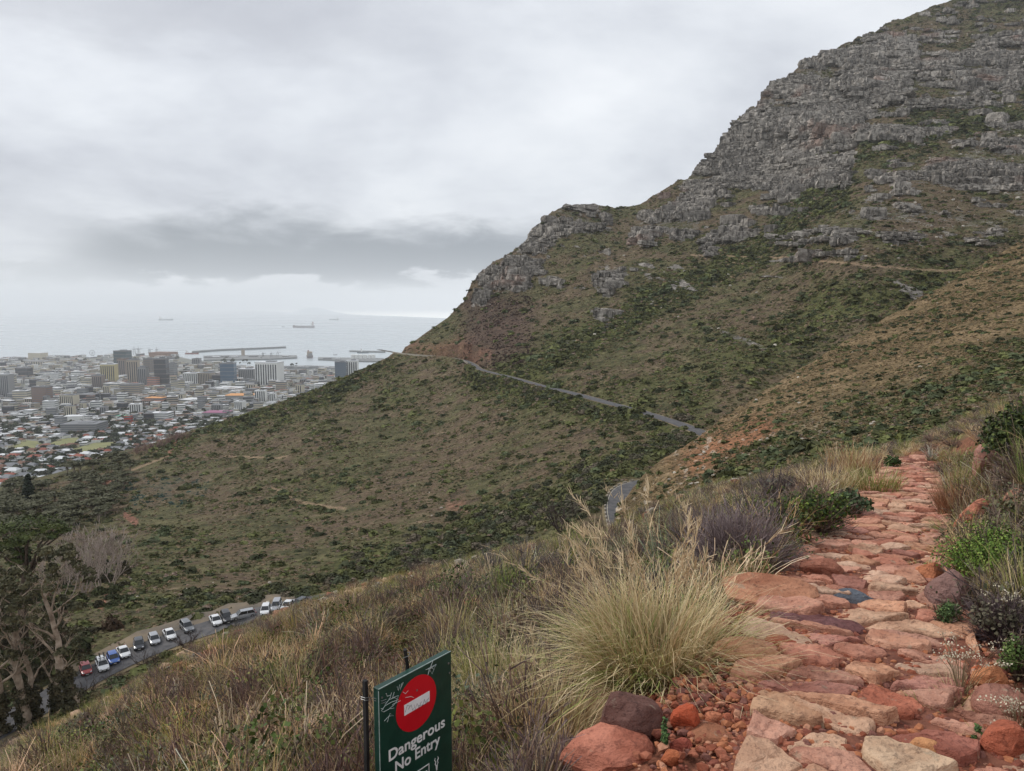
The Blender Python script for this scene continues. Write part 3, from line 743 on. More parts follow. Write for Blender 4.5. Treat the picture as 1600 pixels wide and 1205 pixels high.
def make_car(kind, pm):
    d = car_meshes(kind); h = d['L'] / 2
    root = empty('parked_car', (0, 0, 0)); root.scale = (.9, .9, .9)
    d['body'].build('body', pm, root); d['glass'].build('windows', M_GLASS, root); d['roof'].build('roof', pm, root); [q.build('pillar', pm, root) for q in d['pil']]
    tm = MB(); n = 14
    def wheel(mb, r0, r1, w):
        ring = lambda r, y: [(r * math.cos(2 * math.pi * k / n), y, r * math.sin(2 * math.pi * k / n)) for k in range(n)]
        return loft(mb, [ring(r0 * .86, -w), ring(r0, -w * .7), ring(r0, w * .7), ring(r0 * .86, w)])
    tme = wheel(MB(), .32, 0, .11).mesh('tyre', M_TYRE); rme = wheel(MB(), .20, 0, .118).mesh('rim', M_RIM)
    for sx in (-h + .75, h - .82):
        for sy in (-.78, .78):
            t = link(bpy.data.objects.new('wheel', tme), root); t.location = (sx, sy, .32); link(bpy.data.objects.new('rim', rme), t)
    for s in (-1, 1):
        MB().box((h - .10, s * .58, d['belt'] - .27), (.16, .30, .14)).build('headlight', M_LAMP, root)
        MB().box((-h + .05, s * .66, d['belt'] - .12), (.12, .18, .24)).build('tail_light', M_TAIL, root)
        MB().box((.85, s * .95, d['belt'] + .06), (.14, .16, .12)).build('wing_mirror', M_TRIM, root)
    MB().box((h - .02, 0, .46), (.06, .9, .16)).build('grille', M_TRIM, root)
    MB().box((h + .012, 0, .36), (.012, .44, .10)).build('number_plate', M_PLATE, root)
    return root
P_WHITE = paint('white_paint', (.72, .73, .74, 1)); P_SILV = paint('silver_paint', (.42, .43, .45, 1), .5); P_BLUE = paint('blue_paint', (.05, .13, .42, 1), .2)
P_DARK = paint('dark_grey_paint', (.045, .05, .06, 1), .3); P_BLACK = paint('black_paint', (.012, .012, .014, 1)); P_RED = paint('red_paint', (.33, .03, .03, 1)); P_GREY = paint('grey_paint', (.20, .21, .22, 1), .4)
proto = {}
CARS = [(134, 1050, 'hatch', P_RED, 'red hatchback half hidden behind the tree trunks, at the low end of the parked row', -52),
        (160, 1043, 'estate', P_WHITE, 'white estate car with bicycles on its roof rack, next to the blue hatchback', -52),
        (177, 1033, 'hatch', P_BLUE, 'blue hatchback, the only blue car in the parked row', -52),
        (193, 1023, 'sedan', P_WHITE, 'white saloon parked beside the blue hatchback', -50),
        (217, 1011, 'hatch', P_DARK, 'dark grey hatchback parked between two white cars above the bare bush', -60),
        (241, 1003, 'hatch', P_SILV, 'silver white hatchback parked right of the dark grey hatchback', -55),
        (265, 995, 'sedan', P_WHITE, 'white saloon parked just before the gap with the dusty verge', -52),
        (292, 984, 'suv', P_GREY, 'grey car partly hidden behind the bare roadside shrub', -50),
        (337, 973, 'sedan', P_WHITE, 'white saloon parked beside the black car at the dusty lay-by', -55),
        (354, 969, 'suv', P_BLACK, 'black car parked close against the white saloon', -58),
        (380, 965, 'estate', P_SILV, 'silver estate car standing alone on the road, turned sideways', -150),
        (415, 957, 'hatch', P_WHITE, 'white hatchback, first of the four cars at the upper end of the row', -78),
        (432, 951, 'suv', P_SILV, 'pale silver car, second of the four cars at the upper end', -80),
        (450, 950, 'sedan', P_WHITE, 'white car beside the dark car at the upper end of the row', -95),
        (468, 947, 'hatch', P_DARK, 'dark grey car, last of the row before the slope hides the road', -115)]
for u, v, kind, pm, lab, yaw in CARS:
    zr = float(np.interp(u, _ru[sel], ROAD[np.where(sel)[0], 2])); 
    key = (kind, pm.name)
    if key not in proto: o = proto[key] = make_car(kind, pm)
    else: o = copy_tree(proto[key])
    p = at(u, v, depth_for_z(u, v, zr + 0.17)); o.location = p; o.rotation_euler = (0, 0, math.radians(yaw))
    tag(o, lab, 'car', 'cars parked along the mountain road')
    if 'bicycles' in lab:
        rk = MB()
        for s in (-.3, .3): rk.tube([(-.6, s, 1.54), (.5, s, 1.54)], .03, 5)
        for x in (-.5, .4): rk.tube([(x, -.55, 1.55), (x, .55, 1.55)], .03, 5)
        rk.build('roof_rack', M_TRIM, o)
        for s, bl in ((-.28, 'dark bicycle on the near side of the roof rack on the white estate car'), (.28, 'dark bicycle on the far side of the roof rack on the white estate car')):
            bk = MB()
            for x in (-.5, .5):
                bk.tube([(x + .33 * math.cos(a), s, 1.92 + .33 * math.sin(a)) for a in np.linspace(0, 2 * math.pi, 15)], .025, 4)
            bk.tube([(-.5, s, 1.92), (-.1, s, 1.9), (.35, s, 2.35), (-.2, s, 2.38), (-.1, s, 1.9)], .025, 5); bk.tube([(.5, s, 1.92), (.32, s, 2.45), (.36, s - .2, 2.5), (.36, s + .2, 2.5)], .025, 5)
            b = bk.build('bicycle', M_TRIM); b.parent = None; b.matrix_world = Matrix.Translation(p) @ Matrix.Rotation(math.radians(yaw), 4, 'Z')
            tag(b, bl, 'bicycle', 'bicycles on the estate car roof')

# ------------------------------------------------------------------ the city below
CM = {}
def cmat(name, c, c2=None, rough=0.8, spec=0.3):
    if name not in CM:
        c2 = c2 or tuple(min(1, x * 1.18) for x in c[:3]) + (1,)
        CM[name] = mottled(name, c, c2, 0.12, rough, 0.0, spec)
    return CM[name]
W_WHITE = cmat('white_wall', lin(222, 222, 218)); W_CREAM = cmat('cream_wall', lin(196, 188, 168)); W_GREY = cmat('grey_wall', lin(142, 142, 142)); W_BEIGE = cmat('beige_wall', lin(168, 156, 140))
W_DARK = cmat('dark_glass_wall', lin(52, 58, 66), rough=.25, spec=.6); W_BLUE = cmat('blue_glass_wall', lin(72, 96, 118), rough=.2, spec=.6); W_TEAL = cmat('teal_glass_wall', lin(44, 68, 76), rough=.2, spec=.6)
W_GOLD = cmat('tan_wall', lin(186, 174, 132)); W_BROWN = cmat('brown_wall', lin(140, 112, 98)); W_TAUPE = cmat('taupe_wall', lin(134, 122, 114)); W_PINK = cmat('pink_wall', lin(186, 138, 124)); W_RED = cmat('red_wall', lin(178, 62, 52))
R_GREY = cmat('grey_roof', lin(116, 118, 122)); R_PALE = cmat('pale_roof', lin(206, 208, 210)); R_RED = cmat('red_tile_roof', lin(142, 82, 68)); R_BROWN = cmat('brown_tile_roof', lin(110, 78, 64)); R_ORANGE = cmat('orange_roof', lin(206, 150, 96)); R_GREEN = cmat('green_roof', lin(88, 150, 120)); R_MAG = cmat('magenta_roof', lin(150, 96, 124))
G_DARK = cmat('window_glass', lin(58, 64, 72), rough=.2, spec=.5); G_MID = cmat('window_shade', lin(96, 102, 108), rough=.3, spec=.5)
_cube = {}
def cube_of(m):
    if m.name not in _cube:
        _cube[m.name] = MB().box((0, 0, .5), (1, 1, 1)).mesh('block', m)
    return _cube[m.name]
def part(name, m, parent, loc, size):
    o = link(bpy.data.objects.new(name, cube_of(m)), parent); o.location = loc; o.scale = size; return o
_gable = {}
def gable_of(m):
    if m.name not in _gable:
        g = MB().add([(-.5, -.5, 0), (.5, -.5, 0), (.5, .5, 0), (-.5, .5, 0), (-.28, 0, 1), (.28, 0, 1)], [(3, 2, 1, 0), (0, 1, 5, 4), (2, 3, 4, 5), (1, 2, 5), (3, 0, 4)])
        _gable[m.name] = g.mesh('hip_roof', m)
    return _gable[m.name]
def city_building(name, u, v, wpx, hpx, wall, roof, style, label, cat, group, yaw=None, depth=0.7, extra=None):
    p = city_at(u, v); D = float((p - EYEV) @ FWD); w = wpx / FPX * D; h = hpx * (1.12 if style != 'hip' else 1) / FPX * D; d = w * depth
    yaw = math.radians(random.uniform(-24, 24)) if yaw is None else math.radians(yaw)
    root = empty(name, (p[0], p[1] + d / 2, p[2] - 1.5), yaw, label, cat, group); h += 1.5
    part('wall', wall, root, (0, 0, 0), (w, d, h))
    if style == 'hip':
        o = link(bpy.data.objects.new('roof', gable_of(roof)), root); o.location = (0, 0, h); o.scale = (w * 1.08, d * 1.1, h * .45)
        for s in (-.25, .25): part('window', G_DARK, root, (w * s, -d / 2 - .04, h * .45), (w * .16, .1, h * .28))
    else:
        part('roof', roof, root, (0, 0, h), (w * 1.02, d * 1.02, max(.6, h * .03)))
        if style in ('band', 'slab'):
            n = max(2, min(9, int(hpx / 2.6)))
            for i in range(n):
                part('window_band', G_DARK if style == 'band' else G_MID, root, (0, 0, h * (i + .42) / n), (w + .5, d + .5, h / n * .40))
        elif style == 'rib':
            n = max(3, min(9, int(wpx / 3)))
            for i in range(n):
                part('window_bay', G_DARK, root, (w * ((i + .5) / n - .5), 0, h * .05), (w / n * .5, d + .5, h * .88))
        elif style == 'glass':
            n = max(2, min(6, int(hpx / 4)))
            for i in range(n):
                part('floor_edge', W_TAUPE if wall is not W_BLUE else W_GREY, root, (0, 0, h * (i + .9) / n), (w + .3, d + .3, h / n * .08))
        if style != 'shed' and hpx > 9:
            part('plant_room', R_GREY, root, (w * .1, 0, h), (w * .4, d * .4, h * .07))
    return root
TOWERS = [
 (8, 622, 17, 33, W_GREY, R_PALE, 'rib', 'grey slab tower with a white end wall at the city edge', 'tower'), (34, 591, 19, 14, W_DARK, R_GREY, 'glass', 'squat dark glass office block left of the gold tower', 'office block'),
 (62, 633, 23, 25, W_BROWN, R_GREY, 'slab', 'pinkish brown slab block with horizontal window bands', 'office block'), (168, 600, 21, 27, W_GOLD, R_PALE, 'rib', 'tan gold tower with a flat pale roof', 'tower'),
 (152, 612, 15, 22, W_TAUPE, R_GREY, 'rib', 'grey brown tower just in front of the tan gold tower', 'tower'), (189, 578, 21, 26, W_TEAL, R_GREY, 'glass', 'teal glass tower with stepped top, farthest of the tall cluster', 'tower'),
 (207, 600, 16, 33, W_BEIGE, R_GREY, 'rib', 'tall beige grey tower in the middle of the tall cluster', 'tower'), (191, 592, 14, 27, W_TAUPE, R_BROWN, 'rib', 'brownish tower with a pointed top beside the tall beige tower', 'tower'),
 (223, 606, 13, 28, W_GREY, R_GREY, 'rib', 'slim grey tower right of the tall beige tower', 'tower'), (251, 606, 18, 40, W_DARK, R_GREY, 'glass', 'tall near black glass tower, darkest on the skyline', 'tower'),
 (238, 607, 15, 15, W_PINK, R_BROWN, 'slab', 'pink building at the foot of the black glass tower', 'building'), (298, 600, 23, 15, W_WHITE, R_PALE, 'rib', 'bright white double slab right of the black glass tower', 'office block'),
 (320, 600, 21, 15, W_BEIGE, R_GREY, 'rib', 'grey beige ribbed block right of the bright white slab', 'office block'), (338, 600, 13, 12, W_DARK, R_GREY, 'glass', 'low dark glass block left of the blue glass cube', 'office block'),
 (355, 603, 21, 31, W_BLUE, R_GREY, 'glass', 'blue glass cube office tower', 'tower'), (385, 597, 24, 18, W_GREY, R_PALE, 'rib', 'hotel slab with white vertical ribs behind the blue glass cube', 'hotel'),
 (385, 604, 28, 6, W_GREY, R_GREY, 'slab', 'low grey podium block below the ribbed hotel', 'building'), (418, 603, 36, 32, W_WHITE, R_PALE, 'rib', 'broad pale civic tower with deep vertical ribs', 'tower'),
 (532, 594, 17, 25, W_BLUE, R_GREY, 'slab', 'blue grey glass tower near the hillside edge', 'tower'), (550, 592, 17, 25, W_WHITE, R_PALE, 'rib', 'white striped tower beside the blue grey one near the hillside edge', 'tower'),
 (249, 658, 28, 11, W_WHITE, R_PALE, 'slab', 'white three block apartment building among trees above the slope', 'apartments'), (105, 638, 22, 18, W_CREAM, R_GREY, 'rib', 'beige grey office block with white right side', 'office block'),
 (76, 645, 18, 16, W_WHITE, R_PALE, 'slab', 'white stepped building below the pinkish brown slab', 'building'), (30, 628, 21, 15, W_CREAM, R_PALE, 'slab', 'cream building between grey slab tower and brown slab', 'building'),
 (85, 598, 13, 13, W_WHITE, R_PALE, 'slab', 'small white tower standing far left of the gold tower', 'building'), (134, 627, 25, 9, W_DARK, R_GREY, 'glass', 'long low dark blue glass building', 'office block'),
 (175, 613, 26, 12, W_CREAM, R_PALE, 'slab', 'cream block below the tan gold tower', 'building'), (202, 619, 29, 16, W_BEIGE, R_GREY, 'slab', 'wide beige block below the tall beige tower', 'building'),
 (122, 678, 54, 13, W_GREY, R_GREY, 'slab', 'long grey school building with rows of windows', 'building'), (112, 661, 26, 9, W_WHITE, R_PALE, 'shed', 'white hall with a bright sloping roof behind the long grey school', 'building'),
 (199, 662, 11, 10, W_RED, R_RED, 'slab', 'bright red building among the pale roofs', 'building'), (188, 656, 15, 5, W_WHITE, R_GREEN, 'shed', 'hall with a pale green roof next to the red building', 'building'),
 (240, 630, 27, 7, W_PINK, R_ORANGE, 'slab', 'long orange brown row in the middle of the city', 'building'), (372, 624, 44, 5, W_GREY, R_ORANGE, 'shed', 'long low shed with an orange roof', 'warehouse'),
 (350, 613, 46, 5, W_GREY, R_PALE, 'shed', 'long station hall with a pale blue white roof', 'station'), (335, 652, 38, 6, W_GREY, R_MAG, 'shed', 'long building with a magenta grey roof near the slope', 'warehouse'),
 (250, 558, 34, 6, W_BROWN, R_BROWN, 'shed', 'low brown dome shaped stockpile shed at the waterfront', 'warehouse'), (232, 590, 14, 26, W_TAUPE, R_GREY, 'slab', 'grey brown tower behind the slim grey tower', 'tower'),
 (268, 590, 12, 20, W_GREY, R_GREY, 'slab', 'grey tower just right of the black glass tower', 'tower'), (306, 574, 12, 12, W_GREY, R_GREY, 'rib', 'lone grey block behind the bright white slab', 'office block'),
 (120, 592, 18, 10, W_WHITE, R_PALE, 'slab', 'white block in the middle distance left of the gold tower', 'building'), (55, 562, 22, 9, W_CREAM, R_PALE, 'shed', 'wide pale hospital block near the shore', 'building'),
 (55, 573, 36, 7, W_CREAM, R_GREY, 'rib', 'long cream block with ribs near the shore', 'building'), (450, 596, 12, 11, W_WHITE, R_PALE, 'slab', 'white block right of the broad civic tower', 'building'), (300, 632, 40, 6, W_CREAM, R_PALE, 'slab', 'row of cream flats before the orange shed', 'building'),
]
for (u, v, w, h, wm, rm, st, lab, cat) in TOWERS:
    city_building({'tower': 'office_tower', 'office block': 'office_block', 'hotel': 'hotel', 'apartments': 'apartment_block', 'warehouse': 'warehouse', 'station': 'station_hall', 'building': 'city_building'}[cat], u, v, w, h, wm, rm, st, lab, cat, 'prominent buildings in the city', yaw=random.uniform(-16, 10))
_silu = [p[0] for p in SIL]; _silv = [p[1] for p in SIL]
def seen_city(u, v): return v < np.interp(u, _silu, _silv) + 4
FIELDS = [[(12, 700), (40, 688), (66, 691), (62, 702), (22, 706)], [(70, 697), (98, 685), (128, 684), (124, 694), (88, 701)], [(104, 704), (150, 692), (184, 691), (176, 702), (136, 708), (108, 709)]]
def near_field(u, v): return any(in_poly(np.array(u), np.array(v), f) for f in FIELDS)
M_FIELD = mottled('mown_grass', lin(112, 116, 76), lin(140, 138, 92), 0.05)
for f in FIELDS:
    o = np_obj('sports_field', [city_at(u, v) + np.array([0, 0, 0.6]) for u, v in f], [list(range(len(f)))], M_FIELD); tag(o, kind='structure')
# individually built: mid-rise blocks and the nearer houses
used = [(t[0], t[1]) for t in TOWERS]
def free(u, v, du, dv): return all(abs(u - a) > du or abs(v - b) > dv for a, b in used)
MID = [(W_WHITE, R_PALE, 'white'), (W_CREAM, R_GREY, 'cream'), (W_GREY, R_GREY, 'grey'), (W_BEIGE, R_PALE, 'beige'), (W_TAUPE, R_BROWN, 'brown'), (W_DARK, R_GREY, 'dark glass')]
k = 0; tries = 0
while k < 105 and tries < 6000:
    tries += 1
    u = random.uniform(-10, 520); v = random.uniform(596, 668)
    if not seen_city(u, v) or not free(u, v, 9, 4.5): continue
    used.append((u, v)); wm, rm, cn = random.choices(MID, [3, 3, 3, 2, 1, .8])[0]
    st = 'glass' if wm is W_DARK else random.choice(['band', 'slab', 'slab', 'rib'])
    zone = 'west of the tall cluster' if u < 140 else ('below the tall cluster' if u < 290 else 'below the civic tower')
    city_building('apartment_block', u, v, random.uniform(8, 17), random.uniform(6, 15), wm, rm, st, f'one of the {cn} mid-rise city blocks {zone}', 'city block', f'{cn} mid-rise blocks {zone}'); k += 1
HS = [(W_WHITE, R_RED, 'white house with a red tiled roof'), (W_WHITE, R_GREY, 'white house with a grey roof'), (W_CREAM, R_BROWN, 'cream house with a brown roof'), (W_WHITE, R_PALE, 'white house with a pale metal roof'), (W_GREY, R_RED, 'grey house with a red tiled roof')]
k = 0; tries = 0
while k < 145 and tries < 9000:
    tries += 1
    u = random.uniform(-14, 300); v = random.uniform(668, 775)
    sc = (v - 560) / 160
    if not seen_city(u, v - 4) or not free(u, v, 9 * sc, 4.6 * sc) or near_field(u, v): continue
    used.append((u, v)); wm, rm, ht = random.choices(HS, [1.3, 3, 2.4, 3.4, .6] if v > 700 else [.6, 3, 2, 4, .4])[0]
    zone = 'in the near suburb below the sports fields' if v > 706 else 'in the suburb around the sports fields'
    flat = rm is R_PALE and random.random() < .6
    city_building('house', u, v, random.uniform(10, 19) * sc, random.uniform(4, 6.2) * sc, wm, rm, 'slab' if flat else 'hip', f'{"flat-roofed " if flat else ""}{ht} {zone}', 'house', f'{"flat-roofed " if flat else ""}{ht}s {zone}', depth=random.uniform(.6, 1.0)); k += 1
# everything else in the city: too many and too small to tell apart
def vcol_mat(name, rough=0.85, tint='tint', spec=0.2):
    m, t, b = new_mat(name, rough, spec); o = t.obj(); c = t.attr(tint, 'GEOMETRY', 'Color')
    sp = t.mapr(t.noise(o, 0.25, 3), .3, .7, .82, 1.15, False)
    t.set(b.inputs['Base Color'], t.mix(1.0, c, t.node('ShaderNodeCombineColor', ins={0: sp, 1: sp, 2: sp}).outputs[0], 'MULTIPLY'))
    return m
def mass_buildings():
    pal = [lin(224, 224, 220)] * 6 + [lin(196, 188, 168)] * 3 + [lin(140, 140, 142)] * 4 + [lin(166, 156, 142)] * 2 + [lin(134, 116, 104), lin(70, 76, 84)]
    rp = [lin(190, 192, 194)] * 5 + [lin(120, 122, 126)] * 5 + [lin(142, 92, 78)] * 1 + [lin(120, 98, 84)] * 2
    V = []; F = []; C = []; n = 0
    while n < 3100:
        u = random.uniform(-150, 600); v = 556 + 120 * random.random() ** 1.1
        if n > 2250: v = random.uniform(645, 770); u = random.uniform(-150, 330)
        if not seen_city(u, v - 2) or near_field(u, v): continue
        if 285 < u and v < np.interp(u, [285, 345, 360, 430, 600], [564, 568, 577, 581, 582]): continue
        p = city_at(u, v); D = float((p - EYEV) @ FWD); sc = np.interp(v, [556, 600, 660, 760], [.55, .8, .85, 1.35])
        w = random.uniform(6, 17) * sc / FPX * D; d = w * random.uniform(.5, 1.1) * (1.6 if v < 600 else 1); h = random.uniform(2.2, 6.5) * (1 if v > 570 else .55) * (1.25 if v < 640 else .8) / FPX * D
        a = random.uniform(-.5, .5); ca, sa = math.cos(a), math.sin(a); b = len(V)
        for z in (-1, h):
            for x, y in ((-w, -d), (w, -d), (w, d), (-w, d)): V.append((p[0] + (x * ca - y * sa) / 2, p[1] + (x * sa + y * ca) / 2, p[2] + z))
        c = random.choice(pal); r = random.choice(rp)
        for x, y in ((-w, -d), (w, -d), (w, d), (-w, d)): V.append((p[0] + (x * ca - y * sa) / 2, p[1] + (x * sa + y * ca) / 2, p[2] + h + .02))
        C += [c] * 8 + [r] * 4
        F += [(b, b + 1, b + 5, b + 4), (b + 1, b + 2, b + 6, b + 5), (b + 2, b + 3, b + 7, b + 6), (b + 3, b, b + 4, b + 7), (b + 8, b + 9, b + 10, b + 11)]
        if h > 6:     # a recessed row of dark windows on the side that faces the mountain
            for q in range(2):
                zz = h * (.25 + .38 * q); b2 = len(V)
                for x, z2 in ((-w * .94, zz), (w * .94, zz), (w * .94, zz + h * .16), (-w * .94, zz + h * .16)): V.append((p[0] + (x * ca + (d + .3) * sa) / 2, p[1] + (x * sa - (d + .3) * ca) / 2, p[2] + z2))
                C += [lin(84, 90, 98)] * 4; F.append((b2, b2 + 1, b2 + 2, b2 + 3))
        n += 1
    o = np_obj('distant_buildings', V, F, vcol_mat('distant_building'), attrs={'tint': np.array(C)}); tag(o, kind='stuff')
mass_buildings()
def leaf_cloud(n, size, rad=(1, 1, .8), seed=0, shell=.55, flat=0.0):
    r = np.random.default_rng(seed)
    d = r.normal(size=(n, 3)); d /= np.linalg.norm(d, axis=1)[:, None]; d[:, 2] = np.abs(d[:, 2]) * 1.0 - .12
    k = (shell + (1 - shell) * r.random(n)) * (0.75 + .5 * vnoise(d[:, 0] * 2 + 5, d[:, 1] * 2 + d[:, 2] * 2, seed))
    c = d * k[:, None] * np.array(rad)
    a = r.normal(size=(n, 3)) + d * 0.2; a /= np.linalg.norm(a, axis=1)[:, None]
    nn = d * 0.9 + r.normal(size=(n, 3)) * .6 + np.array([0, 0, .3 + flat]); nn /= np.linalg.norm(nn, axis=1)[:, None]
    x = np.cross(nn, a); x /= np.linalg.norm(x, axis=1)[:, None]; y = np.cross(nn, x)
    s = size * (0.6 + .8 * r.random(n))[:, None]
    V = np.stack([c - x * s - y * s * .6, c + x * s * .8 - y * s * .7, c + x * s + y * s * .6, c - x * s * .7 + y * s * .8], 1).reshape(-1, 3)
    F = np.arange(n * 4).reshape(n, 4)
    return V, F
def city_trees():
    Vs = []; Fs = []; C = []; b = 0; protos = [leaf_cloud(26, .42, (1, 1, .85), s) for s in range(6)]
    n = 0
    while n < 1900:
        u = random.uniform(-150, 470); v = random.choice([random.uniform(640, 775), random.uniform(655, 740), random.uniform(655, 775), random.uniform(560, 650)])
        if not seen_city(u, v - 3) or near_field(u, v) : continue
        if v < 640 and fbm(u / 30, v / 8, 77, 2) < .52: continue
        p = city_at(u, v); D = float((p - EYEV) @ FWD); V, F = random.choice(protos)
        s = random.uniform(2.8, 6.8) * np.interp(v, [560, 640, 770], [.55, .95, 1.4]) / FPX * D * .8
        a = random.uniform(0, 6.28); R = np.array([[math.cos(a), -math.sin(a), 0], [math.sin(a), math.cos(a), 0], [0, 0, 1]])
        Vs.append(V @ R.T * s * np.array([1.15, 1.15, 1]) + p + np.array([0, 0, s * .45])); Fs.append(F + b); b += len(V)
        c = np.array(random.choice([lin(62, 70, 54), lin(56, 64, 48), lin(74, 80, 60), lin(66, 68, 54)])); C.append(np.repeat(c[None], len(V), 0)); n += 1
    o = np_obj('city_trees', np.concatenate(Vs), np.concatenate(Fs), vcol_mat('city_foliage'), attrs={'tint': np.concatenate(C)}); tag(o, kind='stuff')
city_trees()
# harbour: breakwater, piers, ships, cranes, wheel
M_PIER = cmat('pier_concrete', lin(120, 122, 122)); M_HULL = cmat('ship_hull', lin(128, 120, 120)); M_HULL2 = cmat('grey_hull', lin(112, 118, 122)); M_RUST = cmat('red_hull', lin(134, 84, 78))
def pier(name, pts, wpx, h, lab, cat):
    mb = MB()
    P = [at(u, v, depth_for_z(u, v, SEA)) for u, v in pts]; W = [w for w in wpx]
    vs = []
    for p, w in zip(P, W):
        dirv = Vector((p[0], p[1], 0)).normalized()
        for k, z in ((-.5, -2), (-.5, h), (.5, h), (.5, -2)): vs.append((p[0] + dirv.x * w * k, p[1] + dirv.y * w * k, SEA + z))
    fs = []
    for i in range(len(P) - 1):
        for q in range(3): fs.append((i * 4 + q, i * 4 + q + 1, i * 4 + 5 + q, i * 4 + 4 + q))
    fs += [(0, 1, 2, 3), tuple(len(vs) - 4 + q for q in (3, 2, 1, 0))]
    o = mb.add(vs, fs).build(name, M_PIER); tag(o, lab, cat); return o
pier('breakwater', [(300, 551.5), (345, 548.2), (400, 546), (447, 543.8)], [60, 60, 60, 60], 12, 'long breakwater running out to sea beyond the harbour', 'breakwater')
pier('container_quay', [(318, 561), (360, 560), (420, 559.5), (464, 558.8)], [420, 420, 380, 200], 8, 'broad container quay in the middle of the harbour', 'quay')
pier('tanker_jetty', [(497, 561.5), (540, 563.2), (600, 564)], [160, 260, 260], 8, 'jetty carrying pale storage tanks close to the hillside', 'jetty')
pier('outer_mole', [(546, 549.6), (570, 550.5), (602, 551)], [60, 80, 60], 9, 'short outer mole beside the moored freighter', 'breakwater')
pier('inner_quay', [(436, 576), (470, 575), (520, 576.5), (560, 578)], [120, 140, 140, 120], 9, 'inner quay with low sheds in front of the civic tower', 'quay')
def ship(u, v, lpx, lab, hull, deckh=.16, house=-.38, group='ships on the bay', yaw=0, name='cargo_ship', hgt=.09):
    p = at(u, v, depth_for_z(u, v, SEA)); L = lpx / FPX * float((p - EYEV) @ FWD); w = L * .15; h = L * hgt
    root = empty(name, (p[0], p[1], SEA), math.radians(yaw), lab, 'ship', group)
    rings = []
    for x, k, zb in ((-.5, .7, .3), (-.42, 1, 0), (.3, 1, 0), (.44, .6, .05), (.5, .06, .25)):
        zt = h * (1.0 if x < .4 else 1.25)
        rings.append([(x * L, -w / 2 * k, -2 + zb * h), (x * L, w / 2 * k, -2 + zb * h), (x * L, w / 2 * k, zt), (x * L, -w / 2 * k, zt)])
    loft(MB(), rings).build('hull', hull, root)
    part('superstructure', W_WHITE, root, (house * L, 0, h), (L * .08, w * .9, h * 1.6)); part('funnel', M_RUST, root, ((house - .05) * L, 0, h), (L * .03, w * .3, h * 2.1))
    MB().tube([(L * .1, 0, h), (L * .1, 0, h * 2.1)], L * .004 + .5, 5).build('mast', W_GREY, root)
    MB().tube([(L * .44, 0, h), (L * .44, 0, h * 2.0)], L * .004 + .5, 5).build('mast', W_GREY, root)
    return root
ship(474.5, 512.3, 34, 'long dark tanker riding nearest across the bay', M_HULL, yaw=180)
ship(259.5, 500.8, 23, 'far long ship alone on the hazy left part of the bay', M_HULL2)
ship(522, 500.2, 15, 'small freighter with tall bridge near the bright horizon line', M_HULL2, house=.36)
ship(442.5, 511.3, 5, 'tiny vessel just left of the long dark tanker', M_HULL2, hgt=.14)
ship(524, 555, 6, 'small tug between the harbour piers', M_HULL, hgt=.14)
ship(567, 552, 18, 'grey freighter moored at the outer mole near the hillside', M_HULL2, hgt=.13, house=-.1)
ship(300, 553.5, 20, 'red hulled ship moored near the brown stockpile shed', M_RUST, hgt=.1, yaw=8)
def rig():
    p = at(484, 559.5, depth_for_z(484, 559.5, SEA)); s = float((p - EYEV) @ FWD) / FPX
    root = empty('drilling_ship', (p[0], p[1], SEA), 0.3, 'tall bulky vessel moored end-on in the open basin', 'ship', 'ships on the bay')
    loft(MB(), [[(-4 * s, -9 * s, -2), (4 * s, -9 * s, -2), (5 * s, -9 * s, 4 * s), (-5 * s, -9 * s, 4 * s)], [(-4 * s, 9 * s, -2), (4 * s, 9 * s, -2), (5 * s, 9 * s, 4 * s), (-5 * s, 9 * s, 4 * s)]]).build('hull', M_HULL, root)
    part('superstructure', W_BEIGE, root, (0, 0, 4 * s), (8 * s, 6 * s, 6 * s)); part('deck_house', W_GREY, root, (1 * s, -5 * s, 4 * s), (6 * s, 3 * s, 3.5 * s)); part('funnel', M_RUST, root, (-2 * s, 2 * s, 10 * s), (2 * s, 2 * s, 2 * s))
rig()
def tanks():
    for i, (u, w) in enumerate([(551, 5), (557, 6), (564, 6), (571, 6), (578, 5), (584, 5)]):
        p = at(u, 562.5, depth_for_z(u, 562.5, SEA)); s = float((p - EYEV) @ FWD) / FPX; n = 16; r = w * s * .55; h = 6 * s
        ring = lambda rr, z: [(rr * math.cos(2 * math.pi * k / n), rr * math.sin(2 * math.pi * k / n), z) for k in range(n)]
        o = loft(MB(), [ring(r, 0), ring(r, h), ring(r * .5, h * 1.08)]).build('storage_tank', W_WHITE); o.location = (p[0], p[1], SEA + 8)
        tag(o, 'pale round storage tank in the row on the jetty near the hillside', 'storage tank', 'storage tanks on the jetty')
tanks()
def crane(u, v, hpx, lab):
    p = at(u, v, depth_for_z(u, v, SEA)); s = float((p - EYEV) @ FWD) / FPX; h = hpx * s
    root = empty('harbour_crane', (p[0], p[1], SEA + 6), random.uniform(-.3, .3), lab, 'crane', 'cranes along the waterfront')
    mb = MB()
    for x in (-.12, .12):
        for y in (-.12, .12): mb.tube([(x * h, y * h, 0), (x * h * .8, y * h * .8, h * .7)], .25 * s, 4)
    mb.build('legs', W_GREY, root)
    MB().tube([(-.25 * h, 0, h * .7), (.55 * h, 0, h * .74)], .3 * s, 4).build('boom', W_GREY, root)
    MB().tube([(0, 0, h * .7), (0, 0, h)], .25 * s, 4).build('mast', W_GREY, root)
